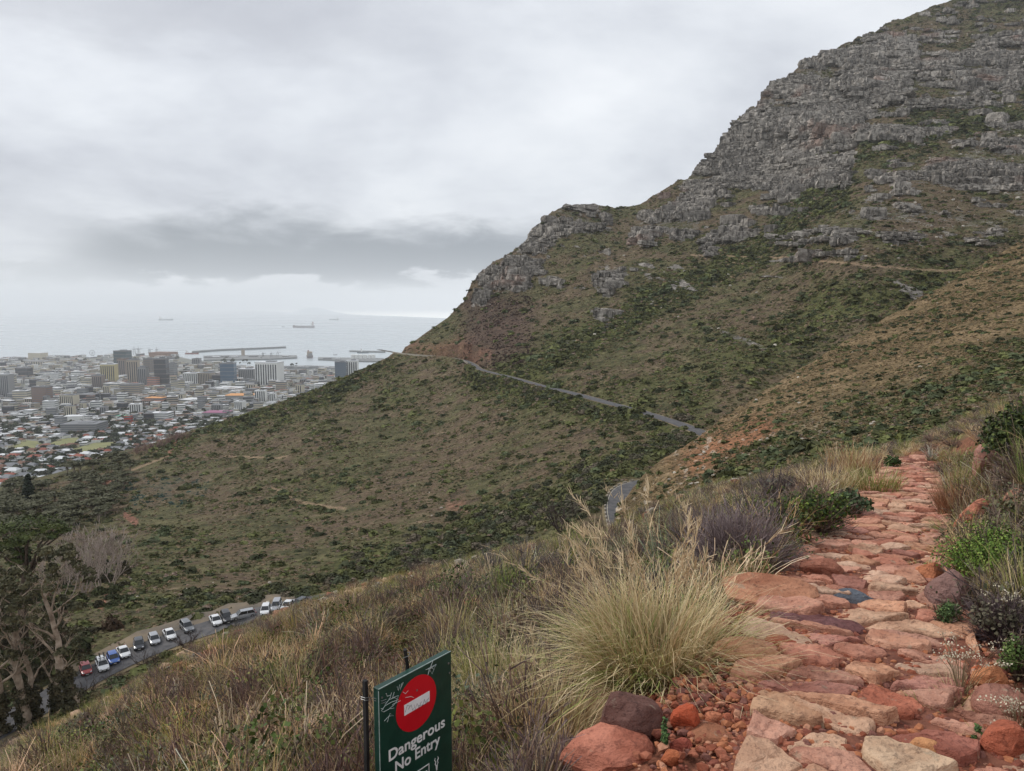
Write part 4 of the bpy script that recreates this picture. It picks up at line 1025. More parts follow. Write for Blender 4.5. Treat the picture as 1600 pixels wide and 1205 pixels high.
for u, v, h, l in [(210, 556, 13, 'thin pale crane left of the teal tower top'), (217, 556, 13, 'thin pale crane right beside another crane near the teal tower'), (234, 555, 10, 'small crane left of the brown stockpile shed'), (245, 555, 11, 'small crane standing over the brown stockpile shed'), (411, 560, 9, 'dockside crane at the left on the container quay'), (424, 560, 9, 'dockside crane in the middle of the container quay'), (434, 560, 10, 'tallest dockside crane at the seaward end of the container quay')]: crane(u, v, h, l)
def wheel_and_tower():
    p = at(144.5, 557, depth_for_z(144.5, 557, SEA)); s = float((p - EYEV) @ FWD) / FPX
    root = empty('ferris_wheel', (p[0], p[1], SEA + 2), .2, 'small observation wheel on the waterfront', 'ferris wheel')
    MB().tube([(4 * s * math.cos(a), 0, 5 * s + 4 * s * math.sin(a)) for a in np.linspace(0, 2 * math.pi, 25)], .3 * s, 4).build('rim', W_GREY, root)
    for a in np.linspace(0, math.pi, 5)[:-1]: MB().tube([(4 * s * math.cos(a), 0, 5 * s + 4 * s * math.sin(a)), (-4 * s * math.cos(a), 0, 5 * s - 4 * s * math.sin(a))], .1 * s, 4).build('spoke', W_GREY, root)
    MB().tube([(-2 * s, 0, 0), (0, 0, 5 * s), (2 * s, 0, 0)], .25 * s, 4).build('support', W_GREY, root)
    p = at(380, 557.5, depth_for_z(380, 557.5, SEA)); s = float((p - EYEV) @ FWD) / FPX
    root = empty('port_tower', (p[0], p[1], SEA + 4), 0, 'slim port control tower on the container quay', 'tower')
    part('shaft', W_BEIGE, root, (0, 0, 0), (4 * s, 4 * s, 10 * s)); part('cabin', W_GREY, root, (0, 0, 10 * s), (5 * s, 5 * s, 2.4 * s))
wheel_and_tower()
def quay_sheds():
    i = 0
    for u, v in [(325, 561), (338, 560.8), (352, 560.4), (366, 560.2), (396, 559.8), (446, 559.4), (452, 576.5), (470, 576), (490, 576.5), (510, 577), (512, 563), (528, 563.6)]:
        p = at(u, v, depth_for_z(u, v, SEA)); s = float((p - EYEV) @ FWD) / FPX
        root = empty('quay_shed', (p[0], p[1], SEA + 6), .05, 'low grey shed on the harbour quays', 'shed', 'low sheds on the harbour quays')
        w = random.uniform(7, 13) * s; part('wall', W_GREY, root, (0, 0, 0), (w, w * .8, 1.8 * s)); part('roof', R_PALE if i % 2 else R_GREY, root, (0, 0, 1.8 * s), (w * 1.03, w * .83, .4 * s)); i += 1
quay_sheds()
def robben():
    p0 = at(490, 491, depth_for_z(490, 491, SEA)); D = p0[1] * .97; uu = np.linspace(445, 545, 40)
    prof = np.interp(uu, [445, 462, 480, 495, 510, 525, 545], [0, 5, 10.5, 11.5, 8, 3.5, 0.8]); V = []
    for u, h in zip(uu, prof):
        x = (u - 800) / FPX * D; hh = h / FPX * D
        V += [(x, D - 900, SEA - 5), (x, D, SEA + hh), (x, D + 900, SEA - 5)]
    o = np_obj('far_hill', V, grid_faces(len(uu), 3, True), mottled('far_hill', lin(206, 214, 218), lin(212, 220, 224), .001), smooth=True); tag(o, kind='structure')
robben()
# ------------------------------------------------------------------ scattering
PROTO = bpy.data.collections.new('plant_kinds')       # kept out of the scene; only its copies appear
def proto_coll(name, meshes):
    c = bpy.data.collections.new(name)
    for i, me in enumerate(meshes):
        o = bpy.data.objects.new(me.name, me); o['kind'] = 'stuff'; c.objects.link(o)
    return c
def scatter(name, pts, rot, scl, tint, pick, coll, kind='stuff'):
    n = len(pts)
    me = bpy.data.meshes.new(name); me.vertices.add(n); me.vertices.foreach_set('co', np.asarray(pts, np.float32).ravel())
    me.attributes.new('rot', 'FLOAT_VECTOR', 'POINT').data.foreach_set('vector', np.asarray(rot, np.float32).ravel())
    me.attributes.new('scl', 'FLOAT_VECTOR', 'POINT').data.foreach_set('vector', np.asarray(scl, np.float32).ravel())
    me.attributes.new('pick', 'INT', 'POINT').data.foreach_set('value', np.asarray(pick, np.int32))
    me.attributes.new('tint', 'FLOAT_COLOR', 'POINT').data.foreach_set('color', np.concatenate([np.asarray(tint, np.float32)[:, :3], np.ones((n, 1), np.float32)], 1).ravel())
    o = link(bpy.data.objects.new(name, me)); tag(o, kind=kind)
    g = bpy.data.node_groups.new(name, 'GeometryNodeTree')
    g.interface.new_socket('Geometry', in_out='INPUT', socket_type='NodeSocketGeometry'); g.interface.new_socket('Geometry', in_out='OUTPUT', socket_type='NodeSocketGeometry')
    N = g.nodes; L = g.links
    gi = N.new('NodeGroupInput'); go = N.new('NodeGroupOutput'); ip = N.new('GeometryNodeInstanceOnPoints'); ci = N.new('GeometryNodeCollectionInfo')
    ci.inputs[0].default_value = coll; ci.inputs[1].default_value = True; ci.inputs[2].default_value = True
    ip.inputs['Pick Instance'].default_value = True
    def named(nm, t):
        a = N.new('GeometryNodeInputNamedAttribute'); a.data_type = t; a.inputs[0].default_value = nm; return a.outputs[0]
    L.new(gi.outputs[0], ip.inputs['Points']); L.new(ci.outputs[0], ip.inputs['Instance'])
    L.new(named('pick', 'INT'), ip.inputs['Instance Index']); L.new(named('scl', 'FLOAT_VECTOR'), ip.inputs['Scale'])
    er = N.new('FunctionNodeEulerToRotation'); L.new(named('rot', 'FLOAT_VECTOR'), er.inputs[0]); L.new(er.outputs[0], ip.inputs['Rotation'])
    L.new(ip.outputs[0], go.inputs[0])
    md = o.modifiers.new('scatter', 'NODES'); md.node_group = g
    return o
def tint_mat(name, rough=0.85, var=(.7, 1.3), scale=3.0, trans=0.0, kind='INSTANCER', grad=False):
    m, t, b = new_mat(name, rough, 0.15)
    c = t.attr('tint', kind, 'Color')
    sp = t.mapr(t.noise(t.obj(), scale, 2), .3, .7, var[0], var[1], False)
    c = t.mix(1.0, c, t.node('ShaderNodeCombineColor', ins={0: sp, 1: sp, 2: sp}).outputs[0], 'MULTIPLY')
    if grad:     # blades: green base or straw tips kept per blade in 'hue'
        h = t.attr('hue', 'GEOMETRY', 'Color'); c = t.mix(1.0, c, h, 'MULTIPLY')
    t.set(b.inputs['Base Color'], c)
    if trans: b.inputs['Subsurface Weight'].default_value = 0.0
    return m
M_SCRUB = tint_mat('scrub_leaves', var=(.72, 1.25), scale=2.0)
def clump_mesh(name, n, size, rad, seed, mat):
    V, F = leaf_cloud(n, size, rad, seed); return np_mesh(name, V, F, mat)
C_SCRUB = proto_coll('scrub_kinds', [clump_mesh('shrub', 46, .34, (1, 1, .8), s, M_SCRUB) for s in range(5)])
def scrub_on(S_, n, umin, umax, vmax, seed, name, brown=0.5, dmul=1.0):
    r = np.random.default_rng(seed)
    P = S_['P']; U = S_['U']; V = S_['V']
    a = P[1:, :-1] - P[:-1, :-1]; b = P[:-1, 1:] - P[:-1, :-1]
    area = np.linalg.norm(np.cross(a, b), axis=-1)
    Uc, Vc = U[:-1, :-1], V[:-1, :-1]
    pxa = np.abs((U[:-1, 1:] - Uc) * (V[1:, :-1] - Vc))
    trk = S_['track'][:-1, :-1] if 'track' in S_ else 0.0
    rock = S_['rock'][:-1, :-1]; gr = S_['green'][:-1, :-1]; red = S_['red'][:-1, :-1]; road = S_['road'][:-1, :-1]
    clus = fbm(P[:-1, :-1, 0] / 14, P[:-1, :-1, 1] / 14 + P[:-1, :-1, 2] / 10, seed + 3, 3)
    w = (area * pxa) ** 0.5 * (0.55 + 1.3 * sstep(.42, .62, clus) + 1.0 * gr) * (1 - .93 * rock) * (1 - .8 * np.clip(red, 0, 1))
    w = w * (1 - .95 * trk) * (road > 3.4) * (Uc > umin) * (Uc < umax) * (Vc < vmax) 
    w[~np.isfinite(w)] = 0
    w = w.ravel() / w.sum()
    idx = r.choice(len(w), n, p=w); i, j = np.unravel_index(idx, rock.shape)
    f = r.random((n, 2)); Q = P[i, j] + a[i, j] * f[:, :1] + b[i, j] * f[:, 1:]
    g = gr[i, j]; D = np.linalg.norm(Q - EYEV, axis=1)
    base = 1.28 * np.array([lin(84, 80, 56)[:3], lin(100, 92, 68)[:3], lin(116, 102, 78)[:3], lin(130, 112, 90)[:3], lin(72, 74, 50)[:3], lin(122, 106, 94)[:3], lin(92, 84, 62)[:3]])
    grn = np.array([lin(76, 78, 48)[:3], lin(88, 90, 56)[:3], lin(66, 70, 48)[:3], lin(104, 108, 66)[:3], lin(86, 94, 66)[:3]]) * 1.12
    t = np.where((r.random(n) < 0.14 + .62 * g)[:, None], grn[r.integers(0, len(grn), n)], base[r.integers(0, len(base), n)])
    if 'maroon' in S_:
        mk = S_['maroon'][i, j] > .4; t[mk] = np.array(lin(74, 58, 52)[:3]) * (.7 + .6 * r.random((mk.sum(), 1)))
        tk = S_['teal'][i, j] > .35; t[tk] = np.array(lin(62, 80, 72)[:3]) * (.7 + .8 * r.random((tk.sum(), 1)))
    if brown > .5:
        t = np.where((r.random(n) < .62 * (1 - .85 * g))[:, None], np.array(lin(126, 107, 79)[:3]) * (.75 + .5 * r.random((n, 1))), t)
    bg = r.random(n) < .045; t[bg] = grn[r.integers(0, len(grn), bg.sum())] * .92; sc = (0.28 + 0.65 * r.random(n) ** 2.5 + 2.0 * bg * r.random(n)) * (1 + .9 * g) * np.clip(D / 420, .45, 2.4) ** .6 * dmul
    scl = np.stack([sc * (1 + .5 * r.random(n)), sc * (1 + .5 * r.random(n)), sc * (.7 + .4 * r.random(n))], -1)
    rot = np.stack([r.normal(0, .15, n), r.normal(0, .15, n), r.random(n) * 6.28], -1)
    return scatter(name, Q, rot, scl, t, r.integers(0, 5, n), C_SCRUB)
scrub_on(MT, 105000, -200, 1650, 1130, 5, 'hillside_scrub', dmul=.8)
scrub_on(SPUR, 46000, 960, 1700, 880, 6, 'spur_scrub', brown=.9, dmul=.5)
def surf_at(S_, u, v):
    k = np.argmin((S_['U'] - u) ** 2 + (S_['V'] - v) ** 2); i, j = np.unravel_index(k, S_['U'].shape); return S_['P'][i, j]
def on_mountain(u, v):
    """the point of the mountain surface seen at a pixel"""
    if 'proj' not in MT: MT['sub'] = np.ascontiguousarray(MT['P'][::3, ::3]); MT['proj'] = uv_of(MT['sub'])
    uu, vv, dd = MT['proj']; m = (uu - u) ** 2 + (vv - v) ** 2
    i, j = np.unravel_index(np.argmin(m), m.shape); return MT['sub'][i, j]

# gully bushes: dark dense masses of leaves along the stream line and the road
def gully():
    r = np.random.default_rng(3); pts = []; tn = []; sc = []
    lines = [([(520, 925), (600, 895), (700, 868), (780, 830), (850, 800), (905, 770)], 230, 26, 1.7), ([(640, 860), (760, 800), (880, 755), (930, 735)], 120, 26, 1.5), ([(900, 742), (980, 715), (1050, 690), (1085, 680)], 130, 13, 1.7), ([(735, 592), (790, 603), (850, 618), (930, 645), (1010, 668)], 130, 9, 1.9),
             ([(640, 925), (740, 905), (840, 872), (925, 848)], 150, 14, 1.5), ([(1000, 780), (1003, 800), (998, 815)], 26, 7, .9), ([(930, 790), (935, 770), (915, 800)], 22, 9, 1.2), ([(250, 945), (330, 935), (430, 925), (490, 930)], 110, 8, 1.2), ([(1060, 655), (1080, 650)], 5, 5, 2.2),
             ([(480, 938), (560, 935), (640, 925)], 70, 9, 1.3), ([(1120, 640), (1200, 590), (1300, 530)], 40, 12, 1.2), ([(1180, 395), (1240, 340), (1320, 300)], 90, 16, 2.6), ([(1060, 395), (1120, 375), (1180, 360)], 40, 8, 2.4), ([(1360, 215), (1480, 175), (1590, 200)], 50, 10, 3.0), ([(1480, 380), (1560, 378), (1600, 372)], 40, 6, 2.0)]
    cols = [lin(80, 82, 54), lin(94, 96, 62), lin(70, 72, 52), lin(108, 108, 70), lin(94, 90, 74), lin(82, 88, 66), lin(116, 106, 90)]
    for ln, n, sp, s in lines:
        L = np.array(ln, float); t = r.random(n) * (len(L) - 1); u = np.interp(t, range(len(L)), L[:, 0]) + r.normal(0, sp, n); v = np.interp(t, range(len(L)), L[:, 1]) + r.normal(0, sp * .55, n)
        for a, b in zip(u, v):
            p = on_mountain(a, b)
            if np.min(np.hypot(ROADC[:, 0] - p[0], ROADC[:, 1] - p[1])) < 4.2: continue
            pts.append(p); k = s * (.55 + .8 * r.random()); sc.append((k * 1.15, k * 1.15, k * .95)); tn.append(np.array(cols[r.integers(0, len(cols))][:3]) * (.8 + .4 * r.random()))
    n = len(pts)
    scatter('gully_bushes', pts, np.stack([r.normal(0, .1, n), r.normal(0, .1, n), r.random(n) * 6.28], -1), sc, tn, r.integers(0, 4, n), C_BUSH)
M_BUSH = tint_mat('bush_leaves', var=(.6, 1.3), scale=1.6)
C_BUSH = proto_coll('bush_kinds', [clump_mesh('bush', 260, .15, (1, 1, .85), 20 + s, M_BUSH) for s in range(4)])
gully()
# pale loose boulders on the slopes
def rock_verts(seed, sub=2, jag=.28):
    bm = bmesh.new(); bmesh.ops.create_icosphere(bm, subdivisions=sub, radius=1.0)
    r = np.random.default_rng(seed); pl = r.normal(size=(9, 3)); pl /= np.linalg.norm(pl, axis=1)[:, None]; off = .62 + .3 * r.random(9)
    for v in bm.verts:
        p = np.array(v.co)
        for k in range(9):
            d = p @ pl[k]
            if d > off[k]: p = p - pl[k] * (d - off[k]) * .95
        p = p * (1 + jag * (float(fbm(p[0] * 1.6 + seed, p[1] * 1.6 + p[2] * 1.3, seed, 3)) - .5))
        v.co = p
    V = np.array([v.co[:] for v in bm.verts]); F = np.array([[v.index for v in f.verts] for f in bm.faces]); bm.free(); return V, F
M_PALEROCK = tint_mat('pale_boulder', var=(.75, 1.2), scale=2.5)
C_ROCK = proto_coll('boulder_kinds', [np_mesh('boulder', *rock_verts(40 + s, 1), M_PALEROCK) for s in range(4)])
def slope_boulders():
    r = np.random.default_rng(9); pts = []; sc = []
    for (u0, u1, v0, v1, n, s) in [(930, 1250, 340, 560, 60, 1.3), (1400, 1600, 60, 330, 160, 1.6), (1240, 1600, 330, 480, 60, .9), (640, 900, 560, 820, 30, .5), (180, 480, 900, 945, 70, .35), (420, 900, 640, 860, 40, .4), (1350, 1600, 20, 110, 60, 1.6)]:
        for _ in range(n):
            p = on_mountain(r.uniform(u0, u1), r.uniform(v0, v1)); pts.append(p); k = s * (.4 + 1.0 * r.random() ** 2); sc.append((k * 1.3, k, k * .8))
    for _ in range(420):
        u = r.uniform(1010, 1600); v = r.uniform(610, 800) if r.random() < .75 else r.uniform(420, 640)
        if v < np.interp(u, [q[0] for q in SP], [q[1] for q in SP]) + 4: continue
        pts.append(surf_at(SPUR, u, v)); k = .12 + .42 * r.random() ** 3; sc.append((k * 1.5, k, k * .7))
    n = len(pts); cols = np.array([lin(176, 168, 156)[:3], lin(150, 142, 130)[:3], lin(196, 188, 174)[:3], lin(140, 120, 104)[:3]])
    scatter('slope_boulders', pts, r.random((n, 3)) * 6.28 * np.array([.08, .08, 1]), sc, cols[r.integers(0, 4, n)], r.integers(0, 4, n), C_ROCK)
slope_boulders()

# the cliffs: jointed sandstone, bed upon bed of separate blocks too many to count
def cliff_material():
    m, t, b = new_mat('cliff_sandstone', 0.92, 0.15); o = t.node('ShaderNodeNewGeometry').outputs['Position']
    r1 = t.noise(t.scaled(o, (0.22, 0.22, 0.30)), 1.0, 6, 0.7); r2 = t.noise(t.scaled(o, (0.35, 0.35, 0.07)), 1.0, 5, 0.65)
    c = t.ramp(r1, [(0.30, lin(88, 84, 80)), (0.44, lin(132, 127, 121)), (0.57, lin(166, 160, 152)), (0.74, lin(200, 194, 185))])
    c = t.mix(t.mapr(r2, 0.48, 0.62, 0.0, 0.8), c, lin(66, 62, 58))
    c = t.mix(t.mapr(t.noise(o, 0.013, 3), 0.60, 0.70, 0, .4), c, lin(150, 112, 96))
    c = t.mix(1.0, c, t.attr('tint', 'INSTANCER', 'Color'), 'MULTIPLY')
    t.set(b.inputs['Base Color'], c)
    bn = t.node('ShaderNodeBump', ins={'Strength': 0.7, 'Distance': 0.8}); t.l.new(r1, bn.inputs['Height']); t.l.new(bn.outputs[0], b.inputs['Normal'])
    return m
M_CLIFF = cliff_material()
def block_mesh(seed):
    bm = bmesh.new(); bmesh.ops.create_cube(bm, size=1.0); bmesh.ops.subdivide_edges(bm, edges=bm.edges[:], cuts=2, use_grid_fill=True)
    r = np.random.default_rng(seed); cr = {}
    for v in bm.verts:
        q = np.array(v.co); k = tuple(np.sign(np.round(q, 2)).astype(int)); e = (np.abs(q) > .49).sum()
        q = q * (1 - (.05 if e == 2 else .10 if e == 3 else 0)) + r.normal(0, .035, 3)
        if abs(q[0]) < .25 and abs(v.co.y) > .4 and seed % 2: q[1] *= .84
        v.co = q
    V = np.array([v.co[:] for v in bm.verts]); F = np.array([[v.index for v in f.verts] for f in bm.faces]); bm.free()
    return np_mesh('rock_block', V, F, M_CLIFF)
C_BLOCK = proto_coll('block_kinds', [block_mesh(900 + s) for s in range(8)])
def cliff_blocks(n=16000):
    r = np.random.default_rng(23); P = MT['P']; U = MT['U']; V = MT['V']; rock = MT['rock']
    a = P[1:, :-1] - P[:-1, :-1]; b = P[:-1, 1:] - P[:-1, :-1]; area = np.linalg.norm(np.cross(a, b), axis=-1); pxa = np.abs((U[:-1, 1:] - U[:-1, :-1]) * (V[1:, :-1] - V[:-1, :-1]))
    rk = rock[:-1, :-1]; w = (area * pxa) ** .5 * sstep(.55, .85, rk) * (U[:-1, :-1] < 1640) * (U[:-1, :-1] > 700) * sstep(0, 10, V[:-1, :-1] - V[:1, :-1] - np.where(U[:-1, :-1] < 1000, 5, 1)) * np.where(U[:-1, :-1] < 960, .55, 1) * np.where((V[:-1, :-1] > 405) & (U[:-1, :-1] > 1000), 0.0, 1)
    w = w.ravel() / w.sum(); idx = r.choice(len(w), n, p=w); i, j = np.unravel_index(idx, rk.shape); f = r.random((n, 2)); Q = P[i, j] + a[i, j] * f[:, :1] + b[i, j] * f[:, 1:]
    D = np.linalg.norm(Q - EYEV, axis=1); big = np.clip(D / 850, .55, 1.35)
    # snap to the gently dipping beds; bed thickness varies from bed to bed
    hz = Q[:, 2] + .10 * Q[:, 0] + 5 * (fbm(Q[:, 0] / 120, Q[:, 1] / 120, 41, 2) - .5)
    edges = np.cumsum(2.4 + 5.0 * np.random.default_rng(5).random(400) ** 1.6) - 500; k = np.clip(np.searchsorted(edges, hz), 1, len(edges) - 1); th = edges[k] - edges[k - 1]; mid = (edges[k] + edges[k - 1]) / 2
    Q[:, 2] += mid - hz
    away = Q.copy(); away[:, 2] = 0; away /= np.linalg.norm(away, axis=1)[:, None]
    but = (fbm(Q[:, 0] / 36, k * .15, 77, 3) - .5) * 26
    Q = Q + away * (1.5 - but * .5 + r.normal(0, 1.9, n))[:, None]
    wd = (3.4 + 12 * r.random(n) ** 2.2) * big; dp = (9 + 5 * r.random(n)) * big; offsky = (V[i, j] - V[0, j]) > 40; bigf = (r.random(n) < .07) & offsky & (U[i, j] < 1420); wd = np.where(bigf & (Q[:, 1] > 500), wd * 1.9 + 6, wd); th = np.where(bigf & (Q[:, 1] > 500), th * 1.7, th); tall = np.where(r.random(n) < .08, 1.8, 1.0) * np.where(Q[:, 1] < 700, .75, 1.0)
    yaw = np.arctan2(-away[:, 0], away[:, 1]) + (fbm(Q[:, 0] / 40, k * .1, 78, 2) - .5) * 2.2 + r.normal(0, .12, n)
    scl = np.stack([wd, dp, th * tall * (.92 + .16 * r.random(n))], -1); rot = np.stack([r.normal(0, .04, n) - .05, r.normal(0, .03, n) + .08, yaw], -1)
    t = (.48 + .48 * r.random((n, 1)) + .55 * (fbm(Q[:, 0] / 30, k * .35, 79, 3) - .42)[:, None]) * np.array([1, .985, .965]); scatter('cliff_blocks', Q, rot, scl, t, r.integers(0, 8, n), C_BLOCK)
cliff_blocks()

# ------------------------------------------------------------------ trees
M_BARKP = mottled('pale_bark', lin(118, 102, 88), lin(192, 174, 156), 1.2, 0.85, 0.3); M_BARKD = mottled('dark_bark', lin(52, 42, 34), lin(86, 72, 60), 2.0, 0.9, 0.4); M_BARKG = mottled('grey_bark', lin(136, 120, 110), lin(186, 172, 162), 2.0, 0.9)
def leaf_mat(name, a, b_, sc=0.35):
    m, t, b = new_mat(name, 0.75, 0.2); o = t.obj(); n = t.noise(o, sc, 3); n2 = t.noise(o, sc * 8, 2)
    c = t.ramp(n, [(0.35, a), (0.65, b_)]); sp = t.mapr(n2, .3, .7, .75, 1.25, False)
    t.set(b.inputs['Base Color'], t.mix(1.0, c, t.node('ShaderNodeCombineColor', ins={0: sp, 1: sp, 2: sp}).outputs[0], 'MULTIPLY')); return m
L_PINE = leaf_mat('pine_needles', lin(50, 60, 34), lin(86, 94, 50), .3); L_FOREST = leaf_mat('wattle_leaves', lin(74, 75, 56), lin(110, 108, 82), .12); L_GUM = leaf_mat('gum_leaves', lin(62, 62, 44), lin(98, 94, 68), .4)
L_CONIF = leaf_mat('conifer_needles', lin(30, 40, 30), lin(46, 56, 40)); L_IVY = leaf_mat('ivy_leaves', lin(54, 54, 38), lin(88, 80, 60), .6)
def branches(mb, p, d, L, r, depth, R, tips, up=.25, n=5, spread=.6, nseg=4, minr=.012, kids=(2, 3)):
    pts = [Vector(p)]; rad = [r]; d = Vector(d).normalized(); q = Vector(p)
    for i in range(nseg):
        d = (d + Vector((R.gauss(0, .16), R.gauss(0, .16), R.gauss(0, .1) + up * .12))).normalized(); q = q + d * (L / nseg); pts.append(q.copy()); rad.append(max(minr * .6, r * (1 - .55 * (i + 1) / nseg)))
    mb.tube(pts, rad, n if depth > 1 else 3, cap=False)
    if depth == 0: tips.append(q); return
    for k in range(R.randint(*kids)):
        j = R.randint(max(1, nseg // 2), nseg); b = pts[j]
        nd = (d + Vector((R.gauss(0, spread), R.gauss(0, spread), R.gauss(up, spread * .5)))).normalized()
        branches(mb, b, nd, L * R.uniform(.5, .78), max(minr, rad[j] * .68), depth - 1, R, tips, up, n, spread, nseg, minr, kids)
def crown_from(tips, n, size, rad, seed):
    Vs = []; Fs = []; b = 0
    for i, p in enumerate(tips):
        V, F = leaf_cloud(n, size, rad, seed + i % 7); Vs.append(V + np.array(p)); Fs.append(F + b); b += len(V)
    return np.concatenate(Vs), np.concatenate(Fs)
def tree_obj(name, loc, label, cat, group, trunk_mb, bark, crown=None, leaf=None, crown_name='crown'):
    root = empty(name, loc, 0, label, cat, group); trunk_mb.build('trunk', bark, root, True)
    if crown is not None: np_obj(crown_name, crown[0], crown[1], leaf, root)
    return root
def gum(seed, u, v, hpx, lean, label, ivy=True, leaves=26):
    R = random.Random(seed); p = on_mountain(u, v); s = float((p - EYEV) @ FWD) / FPX; H = hpx * s; mb = MB(); tips = []
    tr = [Vector((0, 0, -.5))]; rad = [H * .026]; n = 9
    for i in range(1, n + 1):
        k = i / n; tr.append(Vector((lean * H * k ** 1.2 + R.gauss(0, .012) * H, R.gauss(0, .012) * H, H * .78 * k))); rad.append(H * .026 * (1 - .72 * k) + .03)
    mb.tube(tr, rad, 8, cap=False)
    for i in range(3, n + 1):
        for _ in range(2 if i > 5 else 1):
            a = R.uniform(0, 6.28); d = Vector((math.cos(a), math.sin(a) * .7, R.uniform(.5, 1.1)))
            branches(mb, tr[i], d, H * R.uniform(.13, .24), rad[i] * .5, 2, R, tips, .3, 5, .5)
    root = tree_obj('gum_tree', p, label, 'tree', 'gum trees beside the parking road', mb, M_BARKP)
    tp = R.sample(tips, min(leaves, len(tips)))
    np_obj('crown', *crown_from(tp, 52, .009 * H, (H * .042, H * .042, H * .036), seed), L_GUM, root)
    if ivy:
        q = [Vector((lean * H * (k ** 1.2) + R.gauss(0, .015) * H, R.gauss(0, .015) * H, H * .78 * k)) for k in np.linspace(.02, .33, 16)]
        np_obj('ivy', *crown_from(q, 90, .2, (H * .045, H * .045, H * .05), seed + 50), L_IVY, root)
gum(1, 118, 1112, 262, -.13, 'tall gum tree with a pale bent trunk and dead limbs, nearest the parked cars', leaves=34)
gum(2, 36, 1140, 258, -.02, 'tall pale gum tree second from the parked cars', leaves=26)
gum(3, 88, 1118, 190, .06, 'short ivy covered gum between two tall gums', leaves=36)
gum(4, -4, 1150, 250, .03, 'gum tree cut by the frame edge, dark and ivy covered', leaves=30)
gum(5, 62, 1128, 205, -.10, 'slim brown gum standing just behind the second tall gum', leaves=24)
def undergrowth():
    R = random.Random(4); r = np.random.default_rng(44); pts = []; sc = []; tn = []
    for _ in range(170):
        u = R.uniform(-40, 200); v = R.uniform(880, 1110)
        if v > 1130 - u * .45: continue
        p = on_mountain(u, v)
        if np.min(np.hypot(ROADC[:, 0] - p[0], ROADC[:, 1] - p[1])) < (13 if u > 130 else 7): continue
        pts.append(p); k = R.uniform(.9, 2.2); sc.append((k, k, k * R.uniform(.9, 1.6))); tn.append(np.array(R.choice([lin(66, 62, 46), lin(78, 72, 54), lin(54, 58, 38), lin(86, 70, 56), lin(70, 74, 48)])[:3]))
    n = len(pts); scatter('roadside_undergrowth', pts, np.stack([r.normal(0, .1, n), r.normal(0, .1, n), r.random(n) * 6.28], -1), sc, tn, r.integers(0, 4, n), C_BUSH)
undergrowth()
def pine():
    R = random.Random(12); p = on_mountain(40, 1010); s = 130 / FPX; mb = MB(); tips = []; Vs = []; Fs = []; b = 0
    D = float((p - EYEV) @ FWD); s = D / FPX
    base_u, base_v = 40, 1010
    lobes = [(60, 818, 42, 13), (22, 832, 30, 12), (96, 826, 24, 10), (70, 834, 30, 9), (5, 846, 26, 10), (45, 848, 22, 8), (98, 838, 16, 7), (12, 866, 28, 11), (44, 866, 16, 7), (40, 878, 18, 7), (-20, 850, 26, 14), (112, 833, 10, 5)]
    root = empty('stone_pine', p, 0, 'flat topped pine with bright green layered crown behind the gum trees', 'tree')
    mb.tube([(0, 0, -.5), (.3 * s * 10, 0, 60 * s), (1.0 * 10 * s, 0, 110 * s), (15 * s, 0, 140 * s)], [8 * s, 6 * s, 5 * s, 3 * s], 8)
    for i, (lu, lv, w, h) in enumerate(lobes):
        c = Vector(((lu - base_u) * s, R.uniform(-18, 18) * s, (base_v - lv) * s * 1.04))
        mb.tube([(12 * s, 0, 105 * s), (c.x * .5 + 6 * s, c.y * .5, c.z * .55 + 58 * s), c - Vector((0, 0, h * s * .5))], [2.6 * s, 1.8 * s, .7 * s], 5)
        V, F = leaf_cloud(420, 1.7 * s, (w * s, w * s * .9, h * s), 70 + i, .45, .4); Vs.append(V + np.array(c)); Fs.append(F + b); b += len(V)
    mb.build('trunk', M_BARKD, root, True); np_obj('crown', np.concatenate(Vs), np.concatenate(Fs), L_PINE, root)
pine()
def bare_thicket():
    spots = [(118, 905, 62), (134, 900, 70), (150, 910, 66), (166, 905, 62), (182, 900, 52), (140, 925, 66), (158, 925, 58), (176, 915, 50), (124, 930, 60), (104, 915, 60), (192, 890, 44), (110, 940, 56), (90, 925, 58), (146, 890, 56), (170, 890, 52)]
    protos = []
    for k in range(5):
        R = random.Random(90 + k); mb = MB(); tips = []
        for st in range(4):
            a = R.uniform(0, 6.28); branches(mb, (math.cos(a) * .03, math.sin(a) * .03, -.05), (math.cos(a) * .28, math.sin(a) * .28, 1), .55, .014, 3, R, tips, .45, 4, .36, 4, .0045, (2, 3))
        protos.append(mb.mesh('trunk', M_BARKG))
    for i, (u, v, h) in enumerate(spots):
        p = on_mountain(u, v); s = float((p - EYEV) @ FWD) / FPX
        root = empty('bare_tree', p, random.uniform(0, 6), 'leafless grey tree in the thicket behind the gum trees', 'tree', 'leafless grey trees in the thicket')
        o = link(bpy.data.objects.new('trunk', protos[i % 5]), root); k = h * s * 1.15; o.scale = (k * 1.25, k * 1.25, k)
bare_thicket()
